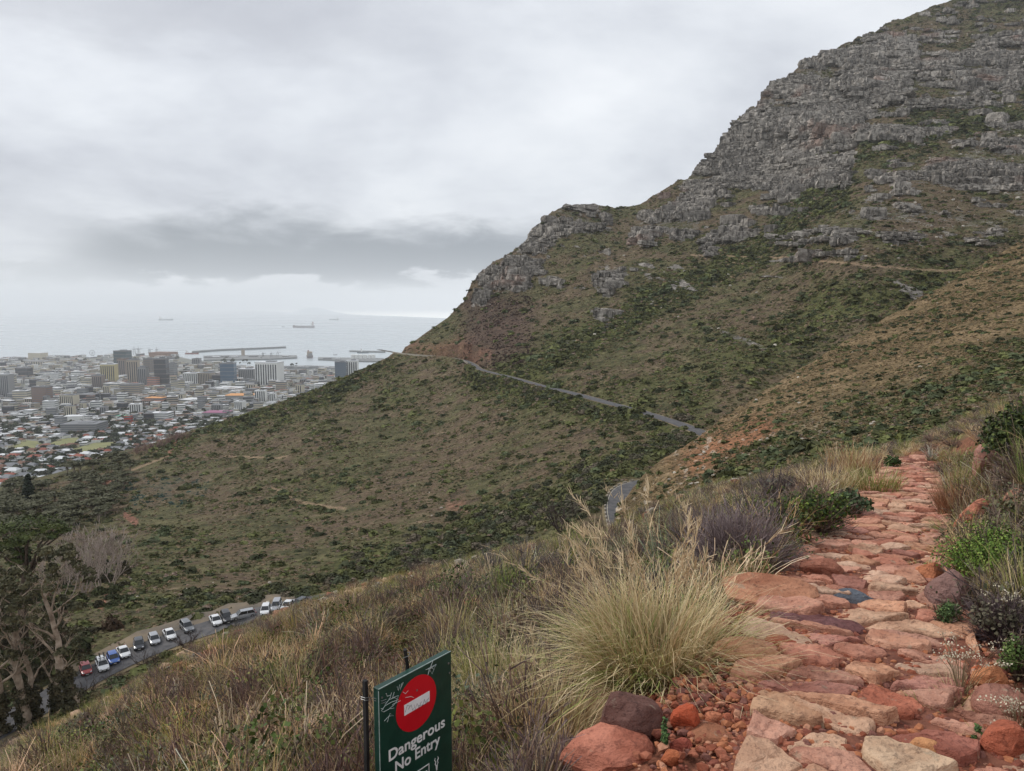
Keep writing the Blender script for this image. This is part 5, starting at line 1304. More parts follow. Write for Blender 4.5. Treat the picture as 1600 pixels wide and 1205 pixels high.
def forest():
    R = random.Random(31); protos = []
    for k in range(6):
        mb = MB(); Vs = []; Fs = []; b = 0; RR = random.Random(200 + k)
        mb.tube([(0, 0, -.3), (.02, 0, .35), (.05, .02, .7)], [.035, .028, .018], 6)
        for j in range(7):
            a = RR.uniform(0, 6.28); q = RR.uniform(.05, .42); c = Vector((math.cos(a) * q, math.sin(a) * q, RR.uniform(.62, .95)))
            mb.tube([(.02, 0, RR.uniform(.25, .5)), (c.x * .6, c.y * .6, c.z * .8), c], [.016, .01, .006], 4)
            V, F = leaf_cloud(110, .05, (.24, .24, .12), 300 + k * 7 + j, .4, .3); Vs.append(V + np.array(c)); Fs.append(F + b); b += len(V)
        protos.append((mb.mesh('trunk', M_BARKG, True), np_mesh('crown', np.concatenate(Vs), np.concatenate(Fs), L_FOREST)))
    n = 0; done = []
    while n < 115:
        v = R.uniform(722, 846); u = R.uniform(-110, 215)
        if v < np.interp(u, [-110, 0, 70, 130, 190, 215], [800, 776, 748, 728, 716, 730]) or v > np.interp(u, [-110, 60, 130, 170, 215], [846, 838, 830, 812, 740]): continue
        if any(abs(u - a) < 8 and abs(v - b) < 4.2 for a, b in done): continue
        done.append((u, v)); p = on_mountain(u, v); s = float((p - EYEV) @ FWD) / FPX; h = R.uniform(17, 27) * s * np.interp(v, [720, 840], [.75, 1.15])
        zn = 'along the upper edge of the woodland against the suburb' if v < 758 else ('just behind the flat topped pine' if v > 812 and u < 120 else ('at the slope end of the woodland by the red track' if u > 140 else 'in the middle of the woodland below the suburb'))
        root = empty('wattle_tree', p, R.uniform(0, 6), 'olive flat crowned tree ' + zn, 'tree', 'woodland trees ' + zn)
        tm, cm = protos[n % 6]
        for nm, me in (('trunk', tm), ('crown', cm)):
            o = link(bpy.data.objects.new(nm, me), root); o.scale = (h * 1.5, h * 1.5, h)
        n += 1
    # dark conifer and one broad dark tree at its foot
    p = on_mountain(46, 790); s = float((p - EYEV) @ FWD) / FPX; H = 46 * s; mb = MB(); mb.tube([(0, 0, -.5), (0, 0, H)], [H * .03, H * .006], 6); Vs = []; Fs = []; b = 0
    for i in range(10):
        k = i / 9; V, F = leaf_cloud(70, .06 * H, (H * .25 * (1 - .85 * k) + .2, H * .25 * (1 - .85 * k) + .2, H * .09), 400 + i, .3); Vs.append(V + np.array([0, 0, H * (.1 + .88 * k)])); Fs.append(F + b); b += len(V)
    tree_obj('conifer', p, 'dark pointed conifer rising from the woodland edge against the suburb', 'tree', None, mb, M_BARKD, (np.concatenate(Vs), np.concatenate(Fs)), L_CONIF)
    # pinkish leafless shrubs along the crest
    pm = []
    for k in range(3):
        RR = random.Random(60 + k); mb = MB(); tips = []
        for st in range(6):
            a = RR.uniform(0, 6.28); branches(mb, (0, 0, -.05), (math.cos(a) * .6, math.sin(a) * .6, 1), .5, .014, 2, RR, tips, .3, 3, .5, 3, .006, (3, 4))
        pm.append(mb.mesh('branches', mottled('rosy_twigs', lin(122, 98, 92), lin(160, 134, 126), 2)))
    for i, u in enumerate(np.linspace(212, 292, 16)):
        p = on_mountain(u, np.interp(u, _silu, _silv) + 3 + R.uniform(0, 5)); s = float((p - EYEV) @ FWD) / FPX; h = R.uniform(14, 20) * s
        root = empty('leafless_shrub', p, R.uniform(0, 6), 'rosy grey leafless shrub on the crest of the slope above the suburb', 'shrub', 'rosy leafless shrubs on the crest')
        o = link(bpy.data.objects.new('branches', pm[i % 3]), root); o.scale = (h * 1.3, h * 1.3, h)
forest()
def burnt_shrubs():
    me = []
    M_BURNT = mottled('dark_twigs', lin(58, 48, 44), lin(92, 78, 72), 3)
    for k in range(3):
        RR = random.Random(160 + k); mb = MB(); tips = []
        for st in range(9):
            a = RR.uniform(0, 6.28); branches(mb, (0, 0, -.1), (math.cos(a) * .8, math.sin(a) * .8, 1), .5, .02, 3, RR, tips, .25, 4, .5, 3, .006, (2, 3))
        me.append(mb.mesh('branches', M_BURNT))
    for i, (u, v, h, lab) in enumerate([(295, 1012, 34, 'large dark leafless shrub at the road edge in front of the grey car'), (224, 1038, 27, 'dark leafless shrub at the road edge below the dark grey hatchback'), (243, 1036, 22, 'small dark leafless shrub just right of another at the road edge'), (172, 1068, 26, 'thin leafless shrub low on the road bank beside the gum trees'), (140, 1082, 30, 'leafless shrub at the foot of the gum nearest the cars'), (880, 830, 60, 'pale leafless bush sticking out of the green gully'), (655, 905, 50, 'grey leafless branches over the bushes at the valley edge'), (1090, 645, 8, 'small dry shrub on the slope by the road end')]):
        p = on_mountain(u, v); s = float((p - EYEV) @ FWD) / FPX; root = empty('bare_shrub', p, i * 1.3, lab, 'shrub', 'leafless shrubs along the road')
        o = link(bpy.data.objects.new('branches', me[i % 3]), root); k = h * s; o.scale = (k * 1.2, k * 1.2, k)
    # small pines on the skyline ridge
    for i, (u, v, h, lab) in enumerate([(1488, -1, 12, 'lone small dark tree on the grassy skyline, highest of all'), (1340, 64, 8, 'tiny tree at the top of the cliff, upper of three'), (1330, 69, 6, 'tiny tree at the top of the cliff, middle of three'), (1322, 73, 5, 'tiny tree at the top of the cliff, lowest of three')]):
        p = on_mountain(u, v + 3); s = float((p - EYEV) @ FWD) / FPX; H = h * s; mb = MB(); mb.tube([(0, 0, -1), (0, 0, H * .8)], [H * .05, H * .02], 5); V, F = leaf_cloud(70, H * .09, (H * .24, H * .24, H * .42), 500 + i, .3)
        tree_obj('ridge_tree', p, lab, 'tree', 'small trees on the ridge', mb, M_BARKD, (V + np.array([0, 0, H * .55]), F), L_CONIF)
burnt_shrubs()
# ------------------------------------------------------------------ stone path
def rock_material(name, bump=0.6):
    m, t, b = new_mat(name, 0.88, 0.25); o = t.obj()
    oi = t.node('ShaderNodeObjectInfo'); base = oi.outputs['Color']
    off = t.node('ShaderNodeVectorMath', operation='ADD'); t.l.new(o, off.inputs[0]); 
    rv = t.node('ShaderNodeCombineXYZ'); 
    for k in range(3): t.l.new(t.math('MULTIPLY', oi.outputs['Random'], 31.0 + 17 * k), rv.inputs[k])
    t.l.new(rv.outputs[0], off.inputs[1]); p = off.outputs[0]
    n1 = t.noise(p, 5.0, 5, 0.62); n2 = t.noise(p, 28.0, 5, 0.68); n3 = t.noise(p, 2.2, 3, 0.5); n4 = t.noise(t.scaled(p, (6, 6, 30)), 1.0, 4, 0.6)
    c = t.mix(t.mapr(n1, .42, .58, 0, .9), base, t.mix(1.0, base, (1.30, 1.40, 1.44, 1), 'MULTIPLY'))
    c = t.mix(t.mapr(n3, .52, .68, 0, .65), c, t.mix(1.0, base, (.66, .52, .48, 1), 'MULTIPLY'))
    c = t.mix(t.mapr(n2, .54, .64, 0, .75), c, t.mix(1.0, c, (.52, .50, .52, 1), 'MULTIPLY'))
    c = t.mix(t.mapr(t.noise(p, 11.0, 4, .6), .62, .70, 0, .45), c, lin(168, 158, 136))
    c = t.mix(t.mapr(n2, .30, .44, .4, 0), c, t.mix(1.0, c, (1.35, 1.3, 1.25, 1), 'MULTIPLY'))
    t.set(b.inputs['Base Color'], c)
    h = t.math('ADD', t.math('ADD', t.math('MULTIPLY', n1, 1.2), t.math('MULTIPLY', n2, .7)), t.math('MULTIPLY', n4, .6))
    bn = t.node('ShaderNodeBump', ins={'Strength': bump, 'Distance': 0.05}); t.l.new(h, bn.inputs['Height']); t.l.new(bn.outputs[0], b.inputs['Normal'])
    return m
M_ROCK = rock_material('path_sandstone', 0.8)
def _path_edges():
    """centre and half width of the path along its length, from its two edges"""
    Lf = [path_ts(*ground_at(u, v)[0][:2]) for u, v in [(1150, 1230), (1165, 1170), (1190, 1080), (1175, 1020), (1160, 955), (1225, 900), (1245, 860), (1290, 822), (1330, 780), (1352, 755), (1385, 733)]]
    Rt = [path_ts(*ground_at(u, v)[0][:2]) for u, v in [(1620, 1230), (1590, 1170), (1545, 1100), (1530, 1030), (1500, 960), (1488, 900), (1482, 850), (1474, 800), (1466, 765), (1458, 735)]]
    Lf.sort(); Rt.sort(); tt = np.linspace(1.6, 19.5, 30); l = np.interp(tt, *zip(*Lf)); r = np.interp(tt, *zip(*Rt)); print('edges', np.round(np.c_[tt, l, r][::3], 2).tolist())
    return (list(tt), list((l + r) / 2)), (list(tt), list(np.maximum((r - l) / 2, .4)))
PC, PW = _path_edges()
def path_pt(t, s): return EX * t + EY * s, EY * t - EX * s
def build_path():
    ts = np.linspace(0.2, 20.5, 190); ks = np.linspace(-1, 1, 25); V = []
    for t in ts:
        c = np.interp(t, *PC); w = np.interp(t, *PW) + .22
        for k in ks:
            x, y = path_pt(t, c + k * w); z = float(ground_z(x, y)) + .034 - .06 * max(0, abs(k) - .75) / .25 + .012 * (float(vnoise(x * 9, y * 9, 3)) - .5)
            V.append((x, y, z))
    o = np_obj('path', V, grid_faces(len(ts), len(ks)), mottled('path_soil', lin(92, 54, 42), lin(146, 94, 74), 9.0, .95, .8), smooth=True); tag(o, kind='structure')
    return o
PATH = build_path()
STONE_COL = [lin(186, 126, 98), lin(180, 116, 90), lin(190, 134, 104), lin(190, 144, 112), lin(178, 112, 86), lin(166, 108, 90), lin(186, 128, 102), lin(188, 132, 98), lin(178, 124, 100), lin(190, 148, 120)]
def clip_poly(poly, a, b):
    """keep the part of poly nearer to a than to b"""
    m = (a + b) / 2; n = b - a; out = []
    for i in range(len(poly)):
        p, q = poly[i], poly[(i + 1) % len(poly)]; dp = (p - m) @ n; dq = (q - m) @ n
        if dp <= 0: out.append(p)
        if dp * dq < 0: out.append(p + (q - p) * dp / (dp - dq))
    return out
def stone_mesh(poly, seed, thick, n=22, rings=(.0, .3, .55, .78, .93), amp=.02):
    r = np.random.default_rng(seed); poly = np.array(poly); c = poly.mean(0)
    seg = np.linalg.norm(np.roll(poly, -1, 0) - poly, axis=1); s = np.concatenate([[0], np.cumsum(seg)]); tt = np.linspace(0, s[-1], n, endpoint=False); cl = np.vstack([poly, poly[:1]])
    q = np.stack([np.interp(tt, s, cl[:, k]) for k in (0, 1)], -1)
    q = .16 * np.roll(q, 1, 0) + .68 * q + .16 * np.roll(q, -1, 0)
    q = q - c; q *= (1 + .20 * (fbm(q[:, 0] * 11 + seed, q[:, 1] * 11, seed, 4) - .5))[:, None]
    tilt = r.normal(0, .05, 2); V = []; ga = r.random() * 3.14; gx, gy = math.cos(ga), math.sin(ga)
    def top(x, y, k): 
        st = float(fbm((x * gx + y * gy) * 9 + seed, (y * gx - x * gy) * 2.5, seed + 5, 2)); st = round(st * 5) / 5 * .6 + st * .4
        return thick + x * tilt[0] + y * tilt[1] + amp * 2.2 * (float(fbm(x * 6 + seed * 3.1, y * 6, seed, 4)) - .5) + amp * 1.6 * (st - .5) + .012 * (float(vnoise(x * 42 + seed, y * 42, seed)) - .5) - .004 * k ** 6
    V.append((0, 0, top(0, 0, 0)))
    for k in rings[1:]:
        for x, y in q * k: V.append((x, y, top(x, y, k)))
    for x, y in q * 1.0: V.append((x, y, top(x, y, 1) - thick * .10))
    for x, y in q * (1.02 + .05 * r.random((len(q), 1))): V.append((x, y, thick * r.uniform(.15, .5)))
    for x, y in q * .98: V.append((x, y, -.07))
    F3 = np.array([(0, 1 + i, 1 + (i + 1) % n) for i in range(n)]); F4 = []
    for l in range(len(rings) - 2 + 3):
        for i in range(n): F4.append((1 + l * n + i, 1 + (l + 1) * n + i, 1 + (l + 1) * n + (i + 1) % n, 1 + l * n + (i + 1) % n))
    return c, np_mesh('stone', V, [F3, np.array(F4)], M_ROCK, smooth=False)
def build_stones():
    R = random.Random(21); seeds = []; t = 1.35
    while t < 19.6:
        row = (.20 if t < 4.5 else .22) * R.uniform(.8, 1.3); c = np.interp(t, *PC); w = np.interp(t, *PW); s = c - w + R.uniform(-.1, .25)
        while s < c + w + .05:
            wd = R.choice([R.uniform(.14, .24), R.uniform(.24, .38), R.uniform(.38, .56)]); seeds.append(np.array([t + R.gauss(0, .085), s + wd / 2])); s += wd
        t += row
    sd = np.array(seeds); n = 0; anis = np.array([1.35, 1.0])
    marks = {'purple': (1272, 990, lin(116, 72, 70)), 'tan1': (1190, 1100, lin(188, 140, 104)), 'tan2': (1340, 1170, lin(196, 158, 124)), 'red': (1395, 1115, lin(180, 100, 70)), 'redd': (1395, 1165, lin(162, 94, 74))}
    marks = {k: (np.array(path_ts(*ground_at(a[0], a[1])[0][:2])), a[2]) for k, a in marks.items()}
    best = {k: int(np.argmin(((sd - v[0]) ** 2).sum(1))) for k, v in marks.items()}
    inv = {v: k for k, v in best.items()}
    for i, a in enumerate(sd):
        if R.random() < .045 and i not in inv: continue
        poly = [a + np.array(p) for p in ((-.3, -.34), (.3, -.34), (.3, .34), (-.3, .34))]; As = a * anis
        poly = [p * anis for p in poly]
        for j, b in enumerate(sd):
            if j != i and np.abs(b - a).max() < 1.0: poly = clip_poly(poly, As, b * anis)
            if len(poly) < 3: break
        if len(poly) < 3: continue
        poly = np.array(poly) / anis; lo = np.interp(a[0], *PC) - np.interp(a[0], *PW); hi = np.interp(a[0], *PC) + np.interp(a[0], *PW)
        poly[:, 1] = np.clip(poly[:, 1], lo - R.uniform(0, .1), hi + R.uniform(0, .12)); cc = poly.mean(0); poly = cc + (poly - cc) * (1 - R.uniform(.015, .07) / max(.2, np.abs(poly - cc).max()))
        # into world orientation
        W = np.array([path_pt(p[0], p[1]) for p in poly])
        near = a[0] < 6
        c, me = stone_mesh(W, 1000 + i, R.uniform(.045, .08), 42 if near else 24, (.0, .14, .28, .42, .55, .67, .78, .88, .96) if near else (.0, .3, .6, .85, .96), .022)
        o = link(bpy.data.objects.new('stone', me), PATH); o.location = (c[0], c[1], float(ground_z(c[0], c[1])))
        sl = (float(ground_z(c[0], c[1] + .2)) - float(ground_z(c[0], c[1] - .2))) / .4
        o.rotation_euler = (math.atan(sl) * .9 + R.gauss(0, .03), R.gauss(0, .035), 0)
        col = np.array(R.choice(STONE_COL)) * R.uniform(.95, 1.28)
        if i in inv:
            col = np.array(marks[inv[i]][1]); tag(o, {'purple': 'dull purple red stone', 'red': 'brick red rounded stone', 'redd': 'dark red stone'}.get(inv[i]))
        gm = float(np.mean(col[:3])); col = col[:3] * .86 + gm * .14; o.color = (col[0], col[1], col[2], 1); n += 1
    print('stones', n)
build_stones()
M_PEB = tint_mat('pebble', var=(.7, 1.25), scale=1.2)
C_PEB = proto_coll('pebble_kinds', [np_mesh('pebble', *rock_verts(70 + s, 1), M_PEB) for s in range(4)])
def gravel():
    r = np.random.default_rng(17); pts = []; sc = []
    def put(x, y, k): pts.append((x, y, float(ground_z(x, y)) + .030 + k * .25)); sc.append((k * 1.3, k, k * .75))
    for _ in range(7000):
        t = 1.6 + 8 * r.random() ** 1.5; c = np.interp(t, *PC); w = np.interp(t, *PW); s = c + r.uniform(-1.05, 1.0) * (w + .12); put(*path_pt(t, s), .008 + .018 * r.random() ** 2)
    for _ in range(500):       # the loose rubble left of the path
        t = r.uniform(1.9, 4.9); s = r.uniform(-1.15, -.45); put(*path_pt(t, s), .008 + .026 * r.random() ** 3)
    for (u, v, sp, n, k) in [(1215, 1000, 38, 420, .026), (1080, 1140, 60, 360, .022), (1160, 1090, 30, 200, .02), (1300, 1085, 40, 200, .02), (600, 1060, 40, 120, .03), (720, 975, 25, 60, .04)]:
        p, _ = ground_at(u, v); s = sp / FPX * np.linalg.norm(p)
        for _ in range(n): put(p[0] + r.normal(0, s), p[1] + r.normal(0, s * 1.5), .008 + k * r.random() ** 2)
    n = len(pts); cols = np.array([lin(138, 80, 60)[:3], lin(160, 100, 78)[:3], lin(128, 76, 62)[:3], lin(182, 132, 106)[:3], lin(124, 84, 74)[:3], lin(172, 112, 80)[:3]])
    scatter('path_gravel', pts, r.random((n, 3)) * np.array([.5, .5, 6.28]), sc, cols[r.integers(0, 6, n)], r.integers(0, 4, n), C_PEB)
gravel()
def boulder(u, v, wpx, hpx, col, label, seed, yaw=0.0, depth=.8, name='boulder', sink=.3, tilt=(0, 0), jag=.3):
    p, d = ground_at(u, v); s = d / FPX; V, F = rock_verts(seed, 3, jag)
    V = V / np.abs(V).max(0)
    V = V * np.array([wpx * s / 2, wpx * s / 2 * depth, hpx * s / 2 * (1 + sink)])
    V = V + .012 * wpx * s * (fbm(V[:, 0] * 14 / max(.2, wpx * s), V[:, 1] * 14 / max(.2, wpx * s) + V[:, 2] * 30 / max(.2, wpx * s), seed, 3) - .5)[:, None] * 2
    o = np_obj(name, V, F, M_ROCK, smooth=True); me = o.data
    me.polygons.foreach_set('use_smooth', np.zeros(len(me.polygons), bool))
    o.location = (p[0], p[1] + wpx * s * .25, p[2] + hpx * s * .5 * (1 - sink)); o.rotation_euler = (tilt[0], tilt[1], yaw); o.color = col
    tag(o, label, 'rock', 'rocks beside the stone path'); return o
CO, CD, CP, CT, CG = lin(178, 104, 78), lin(104, 72, 64), lin(178, 122, 104), lin(190, 148, 112), lin(140, 118, 106)
for a in [
    (1340, 950, 66, 20, lin(92, 95, 102), 'dark blue grey slate slab lying on the path, the only grey stone among red ones', 26, .15),
    (985, 1172, 118, 80, CD, 'dark purplish brown split boulder left of the rubble, nearest the sign', 1, .3), (948, 1215, 165, 60, lin(184, 116, 94), 'big pinkish rock cut by the bottom edge, in front of the dark split boulder', 2, .1),
    (1074, 1150, 52, 44, lin(184, 88, 58), 'bright orange red angular rock below the large grass tussock', 3, .5), (1117, 1143, 32, 26, lin(182, 112, 82), 'fist sized tan red rock beside the bright orange red one', 4, .2), (1138, 1138, 26, 20, CO, 'small orange rock at the right end of the rubble trio', 5, .9),
    (1066, 1182, 38, 24, lin(158, 82, 66), 'small dark red rock lying below the bright orange one', 6, .4), (1050, 1200, 36, 22, lin(186, 108, 72), 'orange rock at the bottom edge beside the dark split boulder', 7, .2), (1112, 1172, 80, 22, lin(150, 98, 72), 'flat brown rock set in the rubble', 8, .1),
    (1215, 948, 150, 30, lin(176, 122, 94), 'long flat tan ledge rock on the left edge of the path', 9, -.15), (1176, 1050, 110, 36, lin(180, 132, 100), 'tan boulder half under the large grass tussock', 10, -.3), (1225, 1022, 60, 24, lin(172, 98, 74), 'small red ledge stone in the gravel patch', 11, .2),
    (1290, 905, 70, 28, lin(160, 104, 84), 'weathered stone at the foot of the purple grey bush', 12, .1), (1500, 960, 84, 64, lin(142, 110, 102), 'rounded purple grey boulder on the right edge of the path', 13, .2), (1458, 912, 46, 34, lin(190, 122, 88), 'orange block on the right edge of the path behind the grey boulder', 14, .5),
    (1534, 838, 60, 58, lin(182, 118, 94), 'upright orange pink boulder on the right bank', 15, .3), (1512, 850, 34, 50, lin(176, 98, 74), 'narrow red rock leaning against the upright boulder', 16, -.2), (1545, 760, 52, 66, lin(158, 112, 98), 'tall slanting slab with pale edge on the right bank', 17, .6),
    (1585, 1195, 80, 60, lin(166, 92, 68), 'red rock in the lower right corner', 18, .2), (1580, 1135, 90, 52, lin(152, 104, 88), 'flat brown rock above the red corner rock', 19, .0), (1555, 1090, 70, 44, lin(186, 122, 84), 'orange rock under the small green succulents', 20, .1),
    (1450, 1195, 60, 30, lin(190, 132, 90), 'tan orange broken stone at the right of the path', 21, .1), (1530, 1060, 22, 18, lin(184, 100, 66), 'small orange stone under the fluffy grass', 22, .3), (1595, 800, 40, 34, lin(172, 120, 98), 'brown stone in the grass at the right edge of the view', 23, .3),
    (1465, 870, 30, 16, lin(170, 128, 96), 'mossy low stone beside the path below the orange tuft', 24, .3), (735, 970, 60, 26, lin(150, 96, 74), 'red brown rock on the slope behind the sign', 25, .3)]:
    boulder(*a)

# ------------------------------------------------------------------ the warning sign
M_SIGN = mottled('green_sign_paint', lin(8, 46, 37), lin(24, 68, 55), 7.0, .42, .08, .45, detail=8); M_SRED = mottled('red_sign_paint', lin(190, 10, 28), lin(200, 16, 34), 6, .4, 0, .4); M_SWHITE = mottled('white_sign_vinyl', lin(222, 222, 222), lin(234, 234, 234), 8, .5)
M_SGREY = mottled('faded_lettering', lin(214, 216, 214), lin(232, 232, 230), 14, .5); M_POST = mottled('black_steel_post', lin(20, 20, 20), lin(40, 38, 38), 9, .6); M_WIRE = mottled('galvanised_wire', lin(110, 112, 112), lin(150, 150, 148), 30, .4, metallic=.6)
M_SCRIB = mottled('paint_pen', lin(176, 190, 186), lin(206, 214, 210), 12, .6); M_PEN = mottled('black_pen', lin(34, 34, 44), lin(54, 54, 64), 12, .6); M_EDGE = mottled('worn_sign_edge', lin(120, 138, 132), lin(160, 170, 166), 40, .5)
def build_sign():
    D0 = 3.1
    for _ in range(3):
        A = at(592, 1078, D0); B = at(705, 1018, float(depth_for_z(705, 1018, A[2]))); W = np.hypot(*(B - A)[:2]); D0 *= .43 / W
    A = at(592, 1078, D0); B = at(705, 1018, float(depth_for_z(705, 1018, A[2])))
    ux = (B - A) / np.linalg.norm(B - A); uz = np.array([0, 0, 1.0]); nrm = np.array([ux[1], -ux[0], 0])     # faces the walker
    W = np.linalg.norm(B - A)
    M = Matrix(((ux[0], -nrm[0], 0, A[0]), (ux[1], -nrm[1], 0, A[1]), (0, 0, 1, A[2]), (0, 0, 0, 1)))     # local x along the board, y into it, z up
    def pl(u, v):
        d = ray(u, v); t = ((A - EYEV) @ nrm) / (d @ nrm); p = EYEV + d * t - A; return float(p @ ux), float(p[2])
    zu = lambda zx, zy: pl(550 + zx / 4.571, 950 + zy / 4.571)
    root = bpy.data.objects.new('warning_sign', None); link(root); root.matrix_world = M
    tag(root, 'dark green warning sign with red no entry disc, standing beside the path', 'sign')
    H = .74
    pan = MB().box((W / 2, .018, -H / 2), (W, .036, H)).build('panel', M_SIGN, root); bv = pan.modifiers.new('bevel', 'BEVEL'); bv.width = .003; bv.segments = 2
    MB().box((W / 2, .002, .0012), (W, .004, .0022)).build('worn_top_edge', M_EDGE, pan)
    MB().box((-.0006, .002, -H / 2), (.0012, .004, H * .98)).build('worn_side_edge', M_EDGE, pan)
    cx, cz = zu(461, 678); _, zt = zu(468, 482); _, zb = zu(452, 873); rr = (zt - zb) / 2 * .99
    def disc(r, y0, y1, n=64):
        vs = [(cx + r * math.cos(2 * math.pi * k / n), y, cz + r * math.sin(2 * math.pi * k / n)) for y in (y1, y0) for k in range(n)]
        return MB().add(vs, [tuple(range(n))[::-1], tuple(range(n, 2 * n))] + [(k, (k + 1) % n, n + (k + 1) % n, n + k) for k in range(n)])
    disc(rr, -.0012, .001).build('red_disc', M_SRED, root)
    x0, z0 = zu(371, 728); x1, z1 = zu(552, 632); hb = (zu(371, 690)[1] - zu(371, 766)[1])
    bar = MB().box(((x0 + x1) / 2, -.0016, (z0 + z1) / 2), (x1 - x0, .0016, hb)).build('white_bar', M_SWHITE, root)
    def text(s, x, z, size, name, width=None, off=.0):
        cu = bpy.data.curves.new(name, 'FONT'); cu.body = s; cu.size = size; cu.extrude = .0006; cu.offset = off; cu.resolution_u = 4
        to = bpy.data.objects.new(name, cu); COL.objects.link(to); bpy.context.view_layer.update()
        me = bpy.data.meshes.new_from_object(to.evaluated_get(bpy.context.evaluated_depsgraph_get())); bpy.data.objects.remove(to)
        xs = [v.co.x for v in me.vertices]; k = (width / (max(xs) - min(xs))) if width else 1.0; mn = min(xs)
        for v in me.vertices: v.co = Vector(((v.co.x - mn) * k + x, -.0012 - v.co.z, v.co.y + z))
        me.materials.clear(); me.materials.append(M_SGREY); o = link(bpy.data.objects.new(name, me), root); return o
    xa, za = zu(262, 1090); xb, zb_ = zu(662, 850); cap = zu(264, 1008)[1] - za
    text('Dangerous', xa, (za + zb_) / 2, cap / .70, 'lettering', xb - xa, .0012)
    xa, za = zu(308, 1178); xb, _ = zu(628, 1000); z_n = za
    text('No Entry', xa, z_n, cap / .70, 'lettering', xb - xa, .0012)
    # pictograms cut by the frame: an outlined box with figures, an antlered head emblem
    bx0, bz0 = zu(462, 1166); bx1, _ = zu(548, 1118); top = zu(505, 1142)[1]
    w_, h_ = bx1 - bx0, .075
    ol = MB()
    for (c, s_) in [((bx0 + w_ / 2, -.001, top), (w_, .002, .004)), ((bx0 + w_ / 2, -.001, top - h_), (w_, .002, .004)), ((bx0, -.001, top - h_ / 2), (.004, .002, h_ + .004)), ((bx1, -.001, top - h_ / 2), (.004, .002, h_ + .004))]: ol.box(c, s_)
    ol.build('pictogram_frame', M_SGREY, root)
    ol = MB().box((bx0 + w_ * .6, -.001, top - .03), (w_ * .5, .0018, .012)).box((bx0 + w_ * .45, -.001, top - .05), (.01, .0018, .03)); ol.build('pictogram_figure', M_SGREY, root)
    ex, ez = zu(603, 1110)
    def flat(pts, r=.0022, mat=M_SGREY, name='emblem', y=-.0012):
        mb = MB(); mb.tube([(ex + a, y, ez + b) for a, b in pts], r, 5); return mb
    mb = MB()
    for s_ in (-1, 1):
        mb.tube([(ex + s_ * a, -.001, ez + b) for a, b in [(.002, -.012), (.009, .0), (.005, .010), (.012, .020), (.008, .030)]], [.003, .0028, .0024, .002, .001], 5)
    mb.build('emblem_horns', M_SGREY, root)
    MB().add([(ex - .007, -.0015, ez - .012), (ex + .007, -.0015, ez - .012), (ex + .003, -.0015, ez - .034), (ex - .003, -.0015, ez - .034)], [(0, 1, 2, 3)]).build('emblem_head', M_SGREY, root)
    # pen scribbles and screws
    def scrib(lists, name, mat, r=.0011, y=-.0014):
        for pts in lists:
            P = [zu(*p) for p in pts]; mb = MB(); mb.tube([(a, y, b) for a, b in P], r, 4); mb.build(name, mat, root)
    scrib([[(242, 608), (250, 630), (275, 622), (280, 605), (272, 640), (262, 650)], [(235, 690), (262, 655), (300, 640), (322, 648), (300, 690), (262, 722), (225, 742), (208, 735), (232, 700), (280, 672), (330, 655)], [(300, 600), (288, 640), (330, 625), (312, 680)],
           [(320, 560), (330, 590), (338, 548), (344, 585), (352, 538), (346, 575), (364, 530)], [(228, 808), (262, 772), (296, 768), (270, 752), (250, 815)], [(272, 720), (300, 715), (285, 690), (345, 662)],
           [(525, 440), (560, 432), (598, 408), (570, 470), (548, 432), (540, 480), (575, 380), (560, 420), (585, 440)], [(530, 440), (600, 402)], [(362, 600), (380, 612), (400, 590)], [(380, 640), (420, 632), (440, 640)], [(205, 718), (222, 722)]], 'pen_scribble', M_SCRIB)
    scrib([[(376, 745), (392, 695), (412, 700), (398, 725), (420, 690), (430, 730), (446, 705), (440, 690)], [(444, 735), (462, 680), (476, 720), (492, 668), (470, 700), (505, 690)], [(500, 700), (515, 650), (522, 690), (545, 640), (520, 672), (540, 670)]], 'pen_scribble', M_PEN, .0009, -.0026)
    for zx, zy in [(462, 588), (688, 395), (695, 464), (212, 640)]:
        a, b = zu(zx, zy); s_ = MB(); n = 10
        s_.add([(a + .0045 * math.cos(k * .628), y, b + .0045 * math.sin(k * .628)) for y in (-.003, 0) for k in range(n)], [tuple(range(n)), tuple(range(n, 2 * n))[::-1]] + [(k, n + k, n + (k + 1) % n, (k + 1) % n) for k in range(n)]); s_.build('screw', M_WIRE, root)
    # steel posts behind the board, tied with wire
    gz = float(ground_z(A[0], A[1])) - A[2] - .3
    x_, z_ = pl(577, 1062)
    MB().box((-.028, .052, (gz + .035) / 2), (.015, .018, .035 - gz)).build('post', M_POST, root)
    q = .5 * W; ps = MB(); ps.tube([(q + .03, .075, gz), (q, .06, .0), (q - .022, .05, .085)], .009, 6); ps.build('post', M_POST, root)
    for xx, zz in ((-.028, -.035), (-.028, -.045)): MB().tube([(xx - .013, .066, zz), (xx - .013, .038, zz + .004), (xx + .02, .034, zz - .006), (.012, -.003, zz - .018), (.035, -.004, zz - .02)], .0014, 4).build('tie_wire', M_WIRE, root)
    MB().tube([(q - .035, .05, .05), (q - .012, .038, .055), (q + .01, .05, .06), (q - .01, .07, .056)], .0014, 4).build('tie_wire', M_WIRE, root)
    return A, B
SIGN = build_sign()
